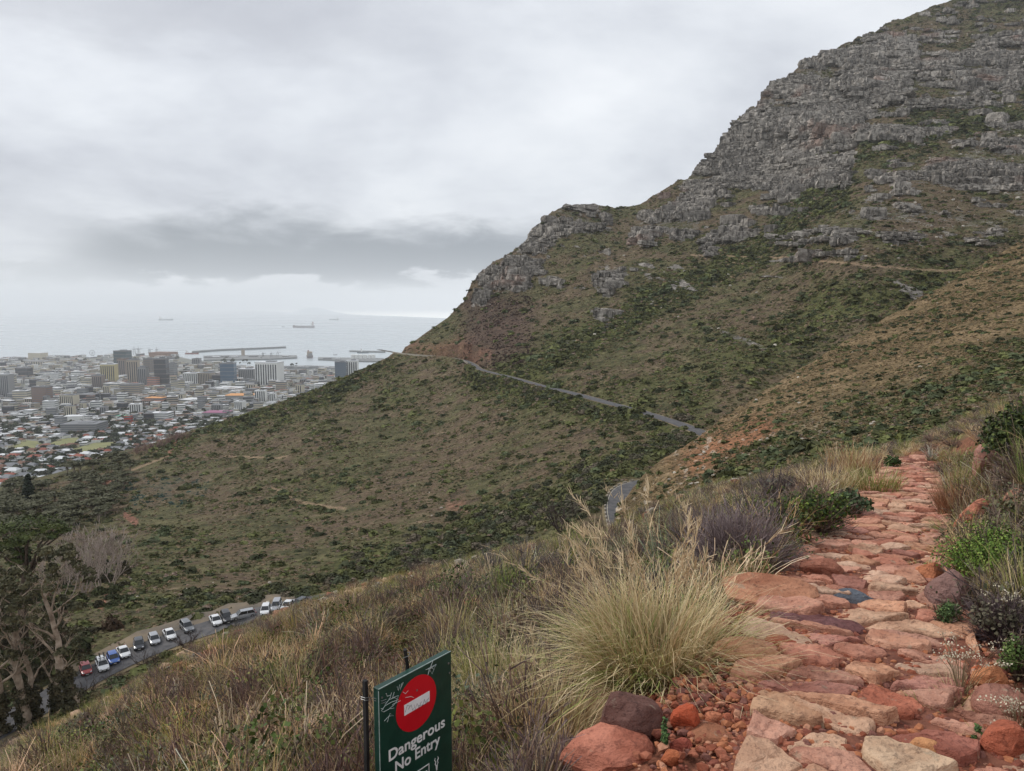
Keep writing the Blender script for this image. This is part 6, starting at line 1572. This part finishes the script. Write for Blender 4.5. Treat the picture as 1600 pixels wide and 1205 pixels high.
# ------------------------------------------------------------------ grasses and shrubs near the path
def blades(n, h, base_r, width, lean, seed, droop=.5, cols=None, seg=4, hvar=.45, tipw=.15, bias=(0, 0)):
    """n curved ribbons; returns verts, faces, colour per vertex (cols: list of (base, tip))"""
    r = np.random.default_rng(seed); a = r.random(n) * 2 * np.pi; q = np.sqrt(r.random(n)) * base_r
    b0 = np.stack([np.cos(a) * q, np.sin(a) * q, np.zeros(n) - .02], -1)
    a2 = a + r.normal(0, .7, n); ln = np.abs(r.normal(0, lean, n)) + lean * .25
    d = np.stack([np.cos(a2) * ln + bias[0], np.sin(a2) * ln + bias[1], np.ones(n)], -1); d /= np.linalg.norm(d, axis=1)[:, None]
    H = h * (1 - hvar + hvar * r.random(n)); side = np.stack([-np.sin(a2 + r.normal(0, .8, n)), np.cos(a2 + r.normal(0, .8, n)), np.zeros(n)], -1)
    hor = np.stack([np.cos(a2), np.sin(a2), np.zeros(n)], -1); dr = droop * (.3 + r.random(n) ** 2)
    V = np.zeros((n, seg + 1, 2, 3)); C = np.zeros((n, seg + 1, 2, 3)); ci = r.integers(0, len(cols), n); cb = np.array([c[0][:3] for c in cols])[ci]; ct = np.array([c[1][:3] for c in cols])[ci]; jit = (.8 + .4 * r.random(n))[:, None]
    kink = r.normal(0, .06, (n, seg + 1, 3)); kink[:, 0] = 0
    for k in range(seg + 1):
        t = k / seg; p = b0 + d * (H * t)[:, None] + hor * (H * dr * t ** 2.2 * .6)[:, None] + np.array([0, 0, -1]) * (H * dr * t ** 2.6 * .55)[:, None] + kink[:, k] * (H * .5)[:, None] * t
        w = width * (1 - (1 - tipw) * t ** 1.4) * .5
        V[:, k, 0] = p - side * w; V[:, k, 1] = p + side * w; C[:, k, :] = ((cb * (1 - t) + ct * t) * jit)[:, None, :]
    F = []
    idx = np.arange(n)[:, None] * (seg + 1) * 2 + np.arange(seg)[None, :] * 2
    F = np.stack([idx, idx + 1, idx + 3, idx + 2], -1).reshape(-1, 4)
    return V.reshape(-1, 3), F, C.reshape(-1, 3)
def cat3(parts):
    V = []; F = []; C = []; b = 0
    for v, f, c in parts: V.append(v); F.append(f + b); C.append(c); b += len(v)
    return np.concatenate(V), np.concatenate(F), np.concatenate(C)
def hue_mat(name, inst):
    m, t, b = new_mat(name, 0.7, 0.2); c = t.attr('hue', 'GEOMETRY', 'Color')
    if inst: c = t.mix(1.0, c, t.attr('tint', 'INSTANCER', 'Color'), 'MULTIPLY')
    t.set(b.inputs['Base Color'], c)
    return m
M_BLADE_I = hue_mat('grass_blades_field', True); M_BLADE = hue_mat('grass_blades', False)
STRAW = [(lin(172, 152, 108), lin(222, 202, 160)), (lin(156, 134, 94), lin(208, 184, 142)), (lin(182, 162, 116), lin(228, 210, 172)), (lin(148, 120, 84), lin(196, 166, 126))]
GREEN = [(lin(110, 122, 60), lin(158, 162, 92)), (lin(92, 110, 52), lin(140, 150, 80)), (lin(124, 130, 70), lin(182, 176, 116))]
TWIG = [(lin(98, 82, 72), lin(142, 124, 112)), (lin(86, 74, 68), lin(130, 114, 106)), (lin(112, 94, 80), lin(156, 138, 122))]
PURP = [(lin(72, 60, 60), lin(116, 102, 104)), (lin(84, 70, 70), lin(128, 112, 112))]
PURP2 = [(lin(96, 82, 82), lin(146, 130, 130)), (lin(112, 96, 94), lin(160, 144, 142))]
def twigs(n, h, w, seed, cols, kids=5, wd=.006):
    """many short straight twigs branching through a dome; one mesh of thin ribbons"""
    r = np.random.default_rng(seed); P = []
    a = r.random(n) * 6.283; e = np.arccos(1 - r.random(n) * .92); d = np.stack([np.sin(e) * np.cos(a) * w, np.sin(e) * np.sin(a) * w, np.cos(e) * h], -1)
    s0 = d * 0.05; s1 = d * (.55 + .3 * r.random(n))[:, None]; segs = [(s0, s1, wd * 1.5)]
    for k in range(kids):
        st = s0 + (s1 - s0) * (.35 + .65 * r.random(n))[:, None]; dd = d / np.linalg.norm(d, axis=1)[:, None] + r.normal(0, .45, (n, 3)) + np.array([0, 0, .25]); en = st + dd * (.22 * (h + w) * .5 * (.6 + .7 * r.random(n)))[:, None]
        segs.append((st, en, wd)); st2 = st + (en - st) * .6; dd2 = dd + r.normal(0, .5, (n, 3)); segs.append((st2, st2 + dd2 * (.12 * (h + w) * .5), wd * .8))
    V = []; C = []; cb = np.array([c[0][:3] for c in cols]); ct = np.array([c[1][:3] for c in cols])
    for A, B, ww in segs:
        m = len(A); dr = B - A; sd = np.cross(dr, r.normal(size=(m, 3))); sd /= np.linalg.norm(sd, axis=1)[:, None] + 1e-9; sd *= ww / 2
        V.append(np.stack([A - sd, A + sd, B + sd * .6, B - sd * .6], 1).reshape(-1, 3)); ci = r.integers(0, len(cols), m); C.append(np.stack([cb[ci], cb[ci], ct[ci], ct[ci]], 1).reshape(-1, 3) * (.75 + .5 * np.repeat(r.random(m), 4)[:, None]))
    V = np.concatenate(V); return V, np.arange(len(V)).reshape(-1, 4), np.concatenate(C)
def leafy(n, size, rad, seed, cols, shell=.5):
    V, F = leaf_cloud(n, size, rad, seed, shell); r = np.random.default_rng(seed); c = np.array([x[:3] for x in cols])[r.integers(0, len(cols), n)] * (.65 + .7 * r.random((n, 1))); return V, F, np.repeat(c, 4, 0)
def fm(name, parts, mat=None):
    V, F, C = cat3(parts); return np_mesh(name, V, F, mat or M_BLADE_I, attrs={'hue': C})
LG = [lin(76, 92, 44), lin(96, 110, 58), lin(62, 78, 40), lin(112, 118, 70)]; LO = [lin(96, 96, 70), lin(112, 106, 80), lin(82, 84, 62)]
HEAD = [(lin(196, 172, 140), lin(222, 204, 176))]
kinds = [fm('grass_tuft', [blades(90, .42, .09, .005, .34, 1, .7, STRAW)]), fm('grass_tuft', [blades(60, .5, .07, .006, .22, 2, .4, STRAW[:2] + GREEN[2:])]),
         fm('reed_tuft', [blades(70, .55, .10, .006, .20, 3, .25, GREEN + STRAW[:1])]), fm('reed_tuft', [blades(60, .5, .12, .007, .30, 4, .4, GREEN)]),
         fm('twig_bush', [twigs(46, .42, .30, 5, TWIG, 4, .006)]), fm('twig_bush', [twigs(40, .5, .26, 6, PURP + TWIG, 4, .006)]),
         fm('heath_bush', [twigs(24, .3, .3, 7, TWIG, 3, .006), leafy(420, .011, (.32, .32, .30), 8, LO)]), fm('heath_bush', [twigs(20, .3, .3, 9, TWIG, 3, .006), leafy(520, .010, (.30, .30, .34), 10, LG)]),
         fm('heath_bush', [twigs(60, .24, .34, 11, TWIG + PURP, 3, .006), leafy(160, .010, (.34, .34, .24), 12, LO)]),
         fm('seed_grass', [blades(40, .34, .10, .006, .35, 13, .5, STRAW), blades(22, .56, .06, .0045, .2, 14, .4, HEAD, tipw=.8)])]
C_FIELD = proto_coll('field_plants', kinds)
def clear_of_path(x, y, m=.12):
    t, s = path_ts(x, y); c = np.interp(t, *PC); w = np.interp(t, *PW); return (np.abs(s - c) > w + m) | (t > 19.8)
def field():
    r = np.random.default_rng(77); N = 15000
    az = np.radians(r.uniform(-47, 44, N * 3)); rr = 1.9 * (75 / 1.9) ** (r.random(N * 3) ** .92)
    x = rr * np.sin(az); y = rr * np.cos(az); z = ground_z(x, y); u, v, d = uv_of(np.stack([x, y, z], -1)); t, s = path_ts(x, y)
    ok = clear_of_path(x, y, .10) & ~((t < 5.6) & (s > -1.12) & (s < .9)) & ~((rr < 3.4) & (u > 520) & (u < 800)) & ~((rr < 2.6) & (u > 430) & (u < 900))
    ok &= ~((rr < 6.0) & (u > 880) & (u < 1180) & (v > 990))
    bare = np.zeros(len(u))
    for pts, wd in [([(500, 1085), (560, 1070), (600, 1052), (650, 1035)], 24), ([(700, 985), (735, 968)], 10), ([(380, 1008), (260, 1055)], 14)]: bare = np.maximum(bare, np.exp(-(dist_poly(u, v, pts)[0] / wd) ** 2))
    ok &= r.random(len(u)) > bare * .93
    ok &= r.random(len(u)) < np.where((rr > 14), .8, 1)
    k = np.where(ok)[0][:N]; x, y, z, rr, u, v = [q[k] for q in (x, y, z, rr, u, v)]; n = len(x)
    n1 = fbm(x / 2.2, y / 2.2, 501, 3); n2 = fbm(x / 1.6 + 9, y / 1.6, 511, 3); q = r.random(n)
    pick = np.zeros(n, int)
    pick = np.where(n1 < .42, r.choice([4, 5, 8, 9, 0], n), np.where(n1 < .56, r.choice([0, 1, 9, 4, 0], n), r.choice([1, 2, 3, 0, 9], n)))
    pick = np.where((q < .07), r.choice([6, 7], n), pick); pick = np.where((n2 > .60) & (q > .35), r.choice([7, 2, 3, 7], n), pick)
    pick = np.where((rr > 16) & (q > .35), r.choice([8, 6, 4, 0, 9, 5, 0], n), pick)
    sc = (.62 + .6 * r.random(n)) * np.interp(rr, [2, 4, 10, 30, 70], [.7, .85, .95, .95, 1.3]); sc = sc * np.where(r.random(n) < .10, 1.5, 1.0); sz = sc * (.7 + .65 * r.random(n)) * np.where(rr > 16, .72, 1.0)
    sz = np.where((u > 1150) & (rr > 8), sz * .8, sz)
    tint = (.72 + .5 * r.random((n, 1))) * np.array([1.0, .99, .97]) * (1 + .15 * r.normal(size=(n, 1)) * np.array([1, .3, 0]))
    pink = (fbm(x / 6, y / 6, 521, 2) > .5) & (u < 700); tint[pink] *= np.array([1.04, .93, .90])
    rot = np.stack([r.normal(0, .12, n), r.normal(0, .12, n), r.random(n) * 6.28], -1)
    scatter('slope_vegetation', np.stack([x, y, z], -1), rot, np.stack([sc, sc, sz], -1), np.clip(tint, .3, 1.5), pick, C_FIELD)
    # stones lying in the scrub on the slope
    m = 1500; az = np.radians(r.uniform(-38, 18, m)); rr = 9 + 80 * r.random(m) ** .7; x = rr * np.sin(az); y = rr * np.cos(az); kk = clear_of_path(x, y); x, y, rr = x[kk], y[kk], rr[kk]; m = len(x)
    cols = np.array([lin(150, 112, 92)[:3], lin(168, 140, 116)[:3], lin(128, 84, 66)[:3], lin(158, 150, 138)[:3]]); k = .06 + .26 * r.random(m) ** 2.5 * np.clip(rr / 30, .4, 1.8)
    scatter('slope_stones', np.stack([x, y, ground_z(x, y) + .03], -1), r.random((m, 3)) * np.array([.4, .4, 6.28]), np.stack([k * 1.4, k, k * .75], -1), cols[r.integers(0, 4, m)], r.integers(0, 4, m), C_PEB)
field()
def plant(name, u, v, parts, label, cat, group=None, rz=0.0, dz=0.0, du=None):
    """parts: list of (part name, list of meshes parts)"""
    p, d = ground_at(u, v); root = empty(name, (p[0], p[1], p[2] + dz), rz, label, cat, group)
    for nm, ps in parts:
        o = link(bpy.data.objects.new(nm, fm(nm, ps, M_BLADE)), root)
    return root
def px_size(u, v, px): return px / FPX * ground_at(u, v)[1]
def stalks(n, h, base_r, lean, seed, bias=(0, 0)):
    a = blades(n, h, base_r, .0035, lean, seed, .35, [(lin(150, 132, 92), lin(196, 174, 134))], 6, .3, .8, bias)
    # feathery heads: short ribbons along the upper third
    r = np.random.default_rng(seed + 1); V = a[0].reshape(n, 7, 2, 3).mean(2); parts = [a]
    hv = []; hc = []
    for i in range(n):
        for k in range(26):
            t = 4.1 + 1.9 * r.random(); j = int(t); f = t - j; j2 = min(j + 1, 6); p = V[i, j] * (1 - f) + V[i, j2] * f; d = (V[i, 6] - V[i, 4]); d /= np.linalg.norm(d) + 1e-9; d = d + r.normal(0, .35, 3); e = p + d * h * .045; s = np.cross(d, r.normal(size=3)); s /= np.linalg.norm(s) + 1e-9; s *= .0028
            hv += [p - s, p + s, e + s * .5, e - s * .5]; hc += [np.array(lin(204, 182, 148)[:3]) * r.uniform(.85, 1.15)] * 4
    parts.append((np.array(hv), np.arange(len(hv)).reshape(-1, 4), np.array(hc))); return parts
h = px_size(1022, 1074, 258)
plant('grass_tussock', 1022, 1074, [('blades', [blades(2100, h * .92, .25, .006, .50, 201, .75, STRAW, 6, .5), blades(1100, h * .8, .25, .007, .55, 202, .85, GREEN, 6, .5, bias=(.16, -.1)), blades(200, h * .5, .24, .006, .8, 203, 1.2, STRAW[1:2] + [(lin(104, 78, 56), lin(140, 112, 84))], 5)]), ('seed_stalks', stalks(34, h * 1.38, .16, .20, 205, (-.16, .05)))], 'large straw and green grass tussock hanging over the left edge of the path', 'grass tussock', 'grass tussocks along the path')
h = px_size(880, 1190, 190)
plant('grass_tussock', 868, 1196, [('blades', [blades(800, h, .16, .005, .34, 211, .5, STRAW, 6, .45, bias=(-.12, 0)), blades(160, h * .7, .16, .006, .5, 212, .7, GREEN, 5)]), ('seed_stalks', stalks(12, h * 1.25, .1, .16, 215, (-.1, .05)))], 'straw coloured tussock at the bottom edge between the sign and the dark split boulder', 'grass tussock', 'grass tussocks along the path')
h = px_size(780, 1115, 150)
plant('grass_tussock', 778, 1112, [('blades', [blades(620, h, .18, .005, .42, 221, .5, GREEN + STRAW[:1], 6, .45), blades(240, h * 1.05, .16, .005, .3, 222, .4, STRAW, 6)])], 'yellow green tussock just right of the warning sign', 'grass tussock', 'grass tussocks along the path')
h = px_size(745, 1190, 90)
plant('grass_tussock', 752, 1196, [('blades', [blades(260, h, .12, .005, .45, 226, .6, STRAW + GREEN[:1], 5, .45)])], 'small pale tussock against the right post side of the sign at the bottom edge', 'grass tussock', 'grass tussocks along the path')
def bush(name, u, v, wpx, hpx, seed, cols, lcols, leaf, nleaf, ntw, label, cat='shrub', group='shrubs beside the path', kids=5, shell=.45, wd=.006):
    s = ground_at(u, v)[1] / FPX; w = wpx * s / 2; h = hpx * s
    parts = []
    if ntw: parts.append(('twigs', [twigs(ntw, h, w, seed, cols, kids, wd)]))
    if nleaf:
        r = np.random.default_rng(seed); V = []; sub = []
        for k in range(9):
            a = r.random() * 6.28; q = r.random() ** .5 * .62; sub.append(leafy(nleaf // 9, leaf, (w * .5, w * .5, h * .42), seed * 10 + k, lcols, .35))
            vv = sub[-1][0]; vv += np.array([math.cos(a) * q * w, math.sin(a) * q * w, h * (.28 + .34 * r.random() * (1.1 - q))])
        parts.append(('foliage', sub))
    return plant(name, u, v, parts, label, cat, group)
bush('twig_bush', 1150, 912, 190, 132, 301, PURP2, None, 0, 0, 620, 'purple grey leafless bush right behind the large tussock', wd=.005)
bush('twig_bush', 1085, 880, 120, 100, 302, PURP + TWIG, None, 0, 0, 240, 'brown twiggy bush left of the purple grey one', wd=.005)
bush('green_bush', 1268, 838, 128, 92, 303, TWIG, [lin(66, 86, 42), lin(92, 110, 52), lin(52, 68, 38), lin(116, 130, 60)], .013, 5600, 160, 'dense dark green bush at the left edge of the path')
bush('green_bush', 1190, 815, 80, 50, 304, TWIG, [lin(100, 110, 56), lin(124, 130, 66), lin(80, 92, 50)], .013, 1600, 90, 'yellow green low bush left of the dense dark green bush')
bush('grey_bush', 1225, 792, 110, 62, 305, PURP, [lin(86, 88, 76), lin(102, 100, 88)], .018, 500, 200, 'grey hazy bush behind the dense dark green bush')
bush('grey_bush', 1325, 810, 70, 54, 306, TWIG, [lin(66, 82, 56), lin(84, 98, 66)], .020, 800, 60, 'grey green bush touching the path above the dense bush')
bush('green_bush', 1392, 733, 34, 24, 307, TWIG, [lin(56, 80, 42), lin(74, 98, 50)], .018, 900, 30, 'small fresh green bush at the far end of the path')
bush('green_bush', 1552, 925, 165, 118, 308, TWIG, [lin(92, 118, 48), lin(112, 138, 58), lin(74, 98, 44), lin(132, 152, 74)], .0075, 12000, 140, 'bright green fine leaved bush on the right side of the path', shell=.3)
bush('dark_bush', 1592, 742, 120, 122, 309, TWIG, [lin(56, 68, 40), lin(74, 86, 48), lin(46, 56, 36), lin(98, 108, 58)], .020, 6000, 140, 'big dark green bush with bare branches at the right edge')
bush('heather', 1568, 1010, 110, 92, 310, PURP, [lin(86, 82, 66), lin(104, 98, 80)], .010, 900, 260, 'grey heath bush with clusters of small cream flowers', wd=.004)
bush('green_bush', 1478, 985, 52, 52, 311, TWIG, [lin(84, 104, 64), lin(98, 120, 72), lin(70, 90, 56)], .006, 2600, 60, 'small upright green shrub beside the rounded purple grey boulder')
bush('green_bush', 1590, 1065, 60, 84, 312, TWIG, [lin(84, 106, 56), lin(104, 124, 66)], .006, 3600, 80, 'upright green shrub with a yellow tip under the heath flowers')
bush('grey_bush', 1590, 890, 60, 60, 313, TWIG + PURP, [lin(92, 96, 80)], .012, 300, 130, 'dead grey brush above the cream flowers at the right edge')
bush('green_bush', 1540, 800, 60, 36, 314, TWIG, [lin(104, 120, 62), lin(88, 104, 56)], .02, 500, 30, 'pale green shrub among boulders on the right bank')
GRN = [lin(92, 108, 58), lin(110, 124, 68), lin(76, 92, 50)]
for i_, (u_, v_, w_, h_, kind_, lab_) in enumerate([
    (440, 1092, 46, 44, 'g', 'dark leafy bush uphill of the pale plumed grass on the bank'), (190, 1168, 70, 34, 'g', 'low dense green bush near the lower left end of the bank'), (565, 1150, 44, 60, 'g', 'yellow green bush tucked against the left post of the sign'),
    (800, 935, 70, 40, 'g', 'pale green bush on the bank above the yellow green tussock'), (760, 950, 50, 34, 'g', 'olive bush beside the red brown rock behind the sign'), (330, 1150, 60, 40, 't', 'brown twiggy bush low on the bank left of the sign'),
    (500, 1150, 80, 70, 't', 'tall dry brown twig thicket just left of the sign'), (410, 1180, 90, 60, 't', 'rusty dry twig thicket at the bottom edge left of the sign'), (620, 985, 60, 36, 't', 'grey leafless bush on the bank straight above the sign'),
    (520, 1020, 60, 34, 't', 'grey brown low bush halfway along the bank'), (860, 905, 70, 46, 't', 'purple brown twig bush between the tussock top and the bank crest'), (690, 935, 54, 34, 'g', 'grey green bush near the bank crest above the sign'), (60, 1195, 60, 30, 'g', 'small green bush at the bottom left corner'), (280, 1110, 50, 26, 'g', 'round green bush in the dry grass well left of the yellow green reeds')]):
    if kind_ == 'g': bush('green_bush', u_, v_, w_, h_, 340 + i_, TWIG, GRN, .010, 2200, 60, lab_, group='bushes on the grassy bank')
    else: bush('twig_bush', u_, v_, w_, h_, 340 + i_, TWIG + PURP2, None, 0, 0, 260, lab_, group='bushes on the grassy bank', wd=.005)
def tuft(u, v, hpx, seed, cols, label, n=160, lean=.5, wd=.005, rad=.06, name='grass_tuft', group='small grass tufts beside the path', droop=.7):
    h = px_size(u, v, hpx); return plant(name, u, v, [('blades', [blades(n, h, rad, wd, lean, seed, droop, cols, 5, .5)])], label, 'grass tuft', group)
RUST = [(lin(140, 104, 76), lin(190, 146, 112)), (lin(126, 92, 70), lin(170, 130, 100))]
tuft(1490, 812, 82, 321, RUST, 'rusty straw grass clump on the right edge of the path', 420, .28, .008, .16, droop=.35)
tuft(1242, 1080, 34, 322, GREEN, 'small green grass tuft growing on the path among red stones', 170, .9, .004, .05); tuft(1170, 1142, 36, 323, [(lin(96, 100, 62), lin(150, 148, 110))], 'pale grey green grass tuft in the rubble', 120, .8, .004, .04)
tuft(1384, 1072, 26, 324, GREEN, 'little green tuft between two flat stones in the middle of the path', 90, .8, .004, .05); tuft(1440, 892, 30, 325, GREEN + STRAW[:1], 'thin grass tuft lying over the far path stones', 130, 1.0, .006, .09)
tuft(1500, 1100, 62, 326, GREEN[2:] + STRAW, 'yellowish grass tuft at the right edge of the path under the fluffy seed heads', 220, .6, .004, .07); tuft(1420, 1010, 22, 327, GREEN, 'tiny green tuft beside the tan slab', 70, .8, .004, .04)
tuft(1330, 742, 62, 328, STRAW + RUST, 'tall reddish straw grass on the left of the far path', 420, .26, .012, .45, droop=.25); tuft(1365, 770, 54, 329, GREEN + STRAW[:1], 'green reedy grass beside the far path stones', 300, .3, .012, .35, droop=.3)
tuft(1290, 770, 56, 330, STRAW, 'pale reedy grass left of the reddish straw grass', 300, .3, .012, .4, droop=.3); tuft(1455, 722, 34, 331, [(lin(120, 116, 104), lin(190, 184, 170))], 'pale spiky leaved plant where the path bends away', 46, .6, .03, .05, droop=.4)
tuft(1480, 838, 40, 332, GREEN + STRAW[1:2], 'soft green grass mound below the rusty clump', 240, .7, .007, .14); tuft(1535, 762, 44, 333, STRAW, 'dry grass hanging over the slanting slab', 260, .5, .008, .2); tuft(1560, 1172, 30, 335, [(lin(140, 136, 128), lin(190, 186, 176))], 'grey dead twiggy tuft in front of the red corner rock', 30, .8, .004, .03)
tuft(905, 860, 66, 336, GREEN, 'green tuft on the slope above the large tussock', 160, .4, .007, .12); tuft(470, 1075, 52, 337, GREEN, 'yellow green reed clump left of the sign', 300, .3, .006, .2, droop=.3); tuft(425, 1090, 40, 338, STRAW, 'pale plumed grass left of the yellow green reeds', 160, .4, .006, .14)
def joint_tufts():
    R = random.Random(66)
    for i in range(16):
        t = R.uniform(3.0, 12); c = np.interp(t, *PC); w = np.interp(t, *PW); x, y = path_pt(t, c + R.choice([-1, 1]) * w * R.uniform(.25, 1.0)); u, v, d = uv_of(np.array([x, y, float(ground_z(x, y))]))
        root = empty('grass_tuft', (x, y, float(ground_z(x, y)) + .02), R.uniform(0, 6), 'small wild tuft sprouting in a joint between the red path stones', 'grass tuft', 'tufts in the joints of the path')
        link(bpy.data.objects.new('blades', fm('blades', [blades(70, R.uniform(.07, .14), .05, .004, .8, 900 + i, .8, R.choice([GREEN, GREEN, GREEN + STRAW[:2]]), 4)], M_BLADE)), root)
joint_tufts()
def succulents():
    for i, (u, v, w, h_, lab) in enumerate([(1528, 1165, 60, 44, 'low dark green succulent at the lower right of the path'), (1556, 1120, 40, 46, 'upright green succulent above the flat brown rock'), (1040, 1180, 22, 84, 'single thin green sprig growing by the dark split boulder')]):
        s = ground_at(u, v)[1] / FPX; r = np.random.default_rng(600 + i); parts = []
        st = []; 
        for k in range(9 if i < 2 else 2):
            a = r.random() * 6.28; q = w * s * .4 * r.random() ** .5; top = h_ * s * r.uniform(.5, 1)
            b = leafy(150 if i < 2 else 170, .006, (.013, .013, top * .55), 700 + 10 * i + k, [lin(72, 98, 56), lin(90, 114, 64), lin(60, 82, 50)], .3); b[0][:] += np.array([math.cos(a) * q, math.sin(a) * q, top * .3]); parts.append(b)
        plant('succulent', u, v, [('leaves', parts)], lab, 'plant', 'small green plants beside the path')
succulents()
def flowers():
    # cream heads of the heath bush and fluffy seed heads of the grass below it
    def heads(root_uv, spots, seed, size, lab, name, cat, long=1.0, stalk=True):
        p, d = ground_at(*root_uv); s = d / FPX; r = np.random.default_rng(seed); st = []; hd = []; b0 = np.array([0, 0, 0.0])
        for (du, dv) in spots:
            e = np.array([du * s, r.normal(0, .05), -dv * s]); m = e * .55 + np.array([0, 0, .04])
            sd = np.array([.0016, 0, 0]); st += [b0 - sd, b0 + sd, m + sd, m - sd, m - sd, m + sd, e + sd, e - sd]
            for k in range(16):
                o = e + r.normal(0, size, 3) * np.array([long, 1, .6]); q = leaf_cloud(1, size * .42, (1, 1, 1), int(r.integers(1e6)))[0]; q = q - q.mean(0); hd.append(q + o)
        V1 = np.array(st); V2 = np.concatenate(hd); c2 = np.repeat((np.array(lin(206, 196, 172)[:3])[None] * (.8 + .35 * r.random((len(hd), 1)))), 4, 0)
        root = empty(name, tuple(p), 0, lab, cat, 'pale flowering plants beside the path')
        link(bpy.data.objects.new('stalks', fm('stalks', [(V1, np.arange(len(V1)).reshape(-1, 4), np.repeat(np.array(lin(150, 136, 108)[:3])[None], len(V1), 0))], M_BLADE)), root)
        link(bpy.data.objects.new('flower_heads', fm('flower_heads', [(V2, np.arange(len(V2)).reshape(-1, 4), c2)], M_BLADE)), root)
    R = random.Random(5)
    heads((1570, 1005), [(R.uniform(-34, 40), R.uniform(-92, -62)) for _ in range(22)], 81, .012, 'cream flower clusters rising over the grey heath bush', 'flower_stems', 'flowers')
    heads((1500, 1095), [(R.uniform(-34, 70), R.uniform(-100, -62)) for _ in range(26)], 82, .009, 'fluffy pale seed heads nodding over the right edge of the path', 'seed_head_grass', 'grass', 2.4)
    heads((1590, 1150), [(R.uniform(-46, 20), R.uniform(-72, -28)) for _ in range(22)], 83, .009, 'fluffy pale seed heads low at the right edge near the corner', 'seed_head_grass', 'grass', 2.4)
flowers()
def dead_branches():
    M_DEAD = mottled('dead_wood', lin(58, 54, 54), lin(98, 92, 90), 8)
    for i, (u, v, h_, lab) in enumerate([(1590, 905, 90, 'black dead branches over the bright green fine leaved bush'), (1572, 720, 110, 'bare grey branches rising left of the big dark bush'), (1245, 815, 50, 'pale dead branch across the dense dark green bush'), (760, 1140, 70, 'dark dry stems right of the sign under the tussocks')]):
        p, d = ground_at(u, v); L = h_ * d / FPX; R = random.Random(800 + i); mb = MB(); tips = []
        for k in range(4): a = R.uniform(0, 6.28); branches(mb, (0, 0, 0), (math.cos(a) * .5, math.sin(a) * .5, .8), L * .5, L * .016, 2, R, tips, .25, 5, .5, 4, L * .005, (2, 3))
        root = empty('dead_branches', p, 0, lab, 'dead branch', 'dead branches beside the path'); mb.build('branches', M_DEAD, root)
dead_branches()
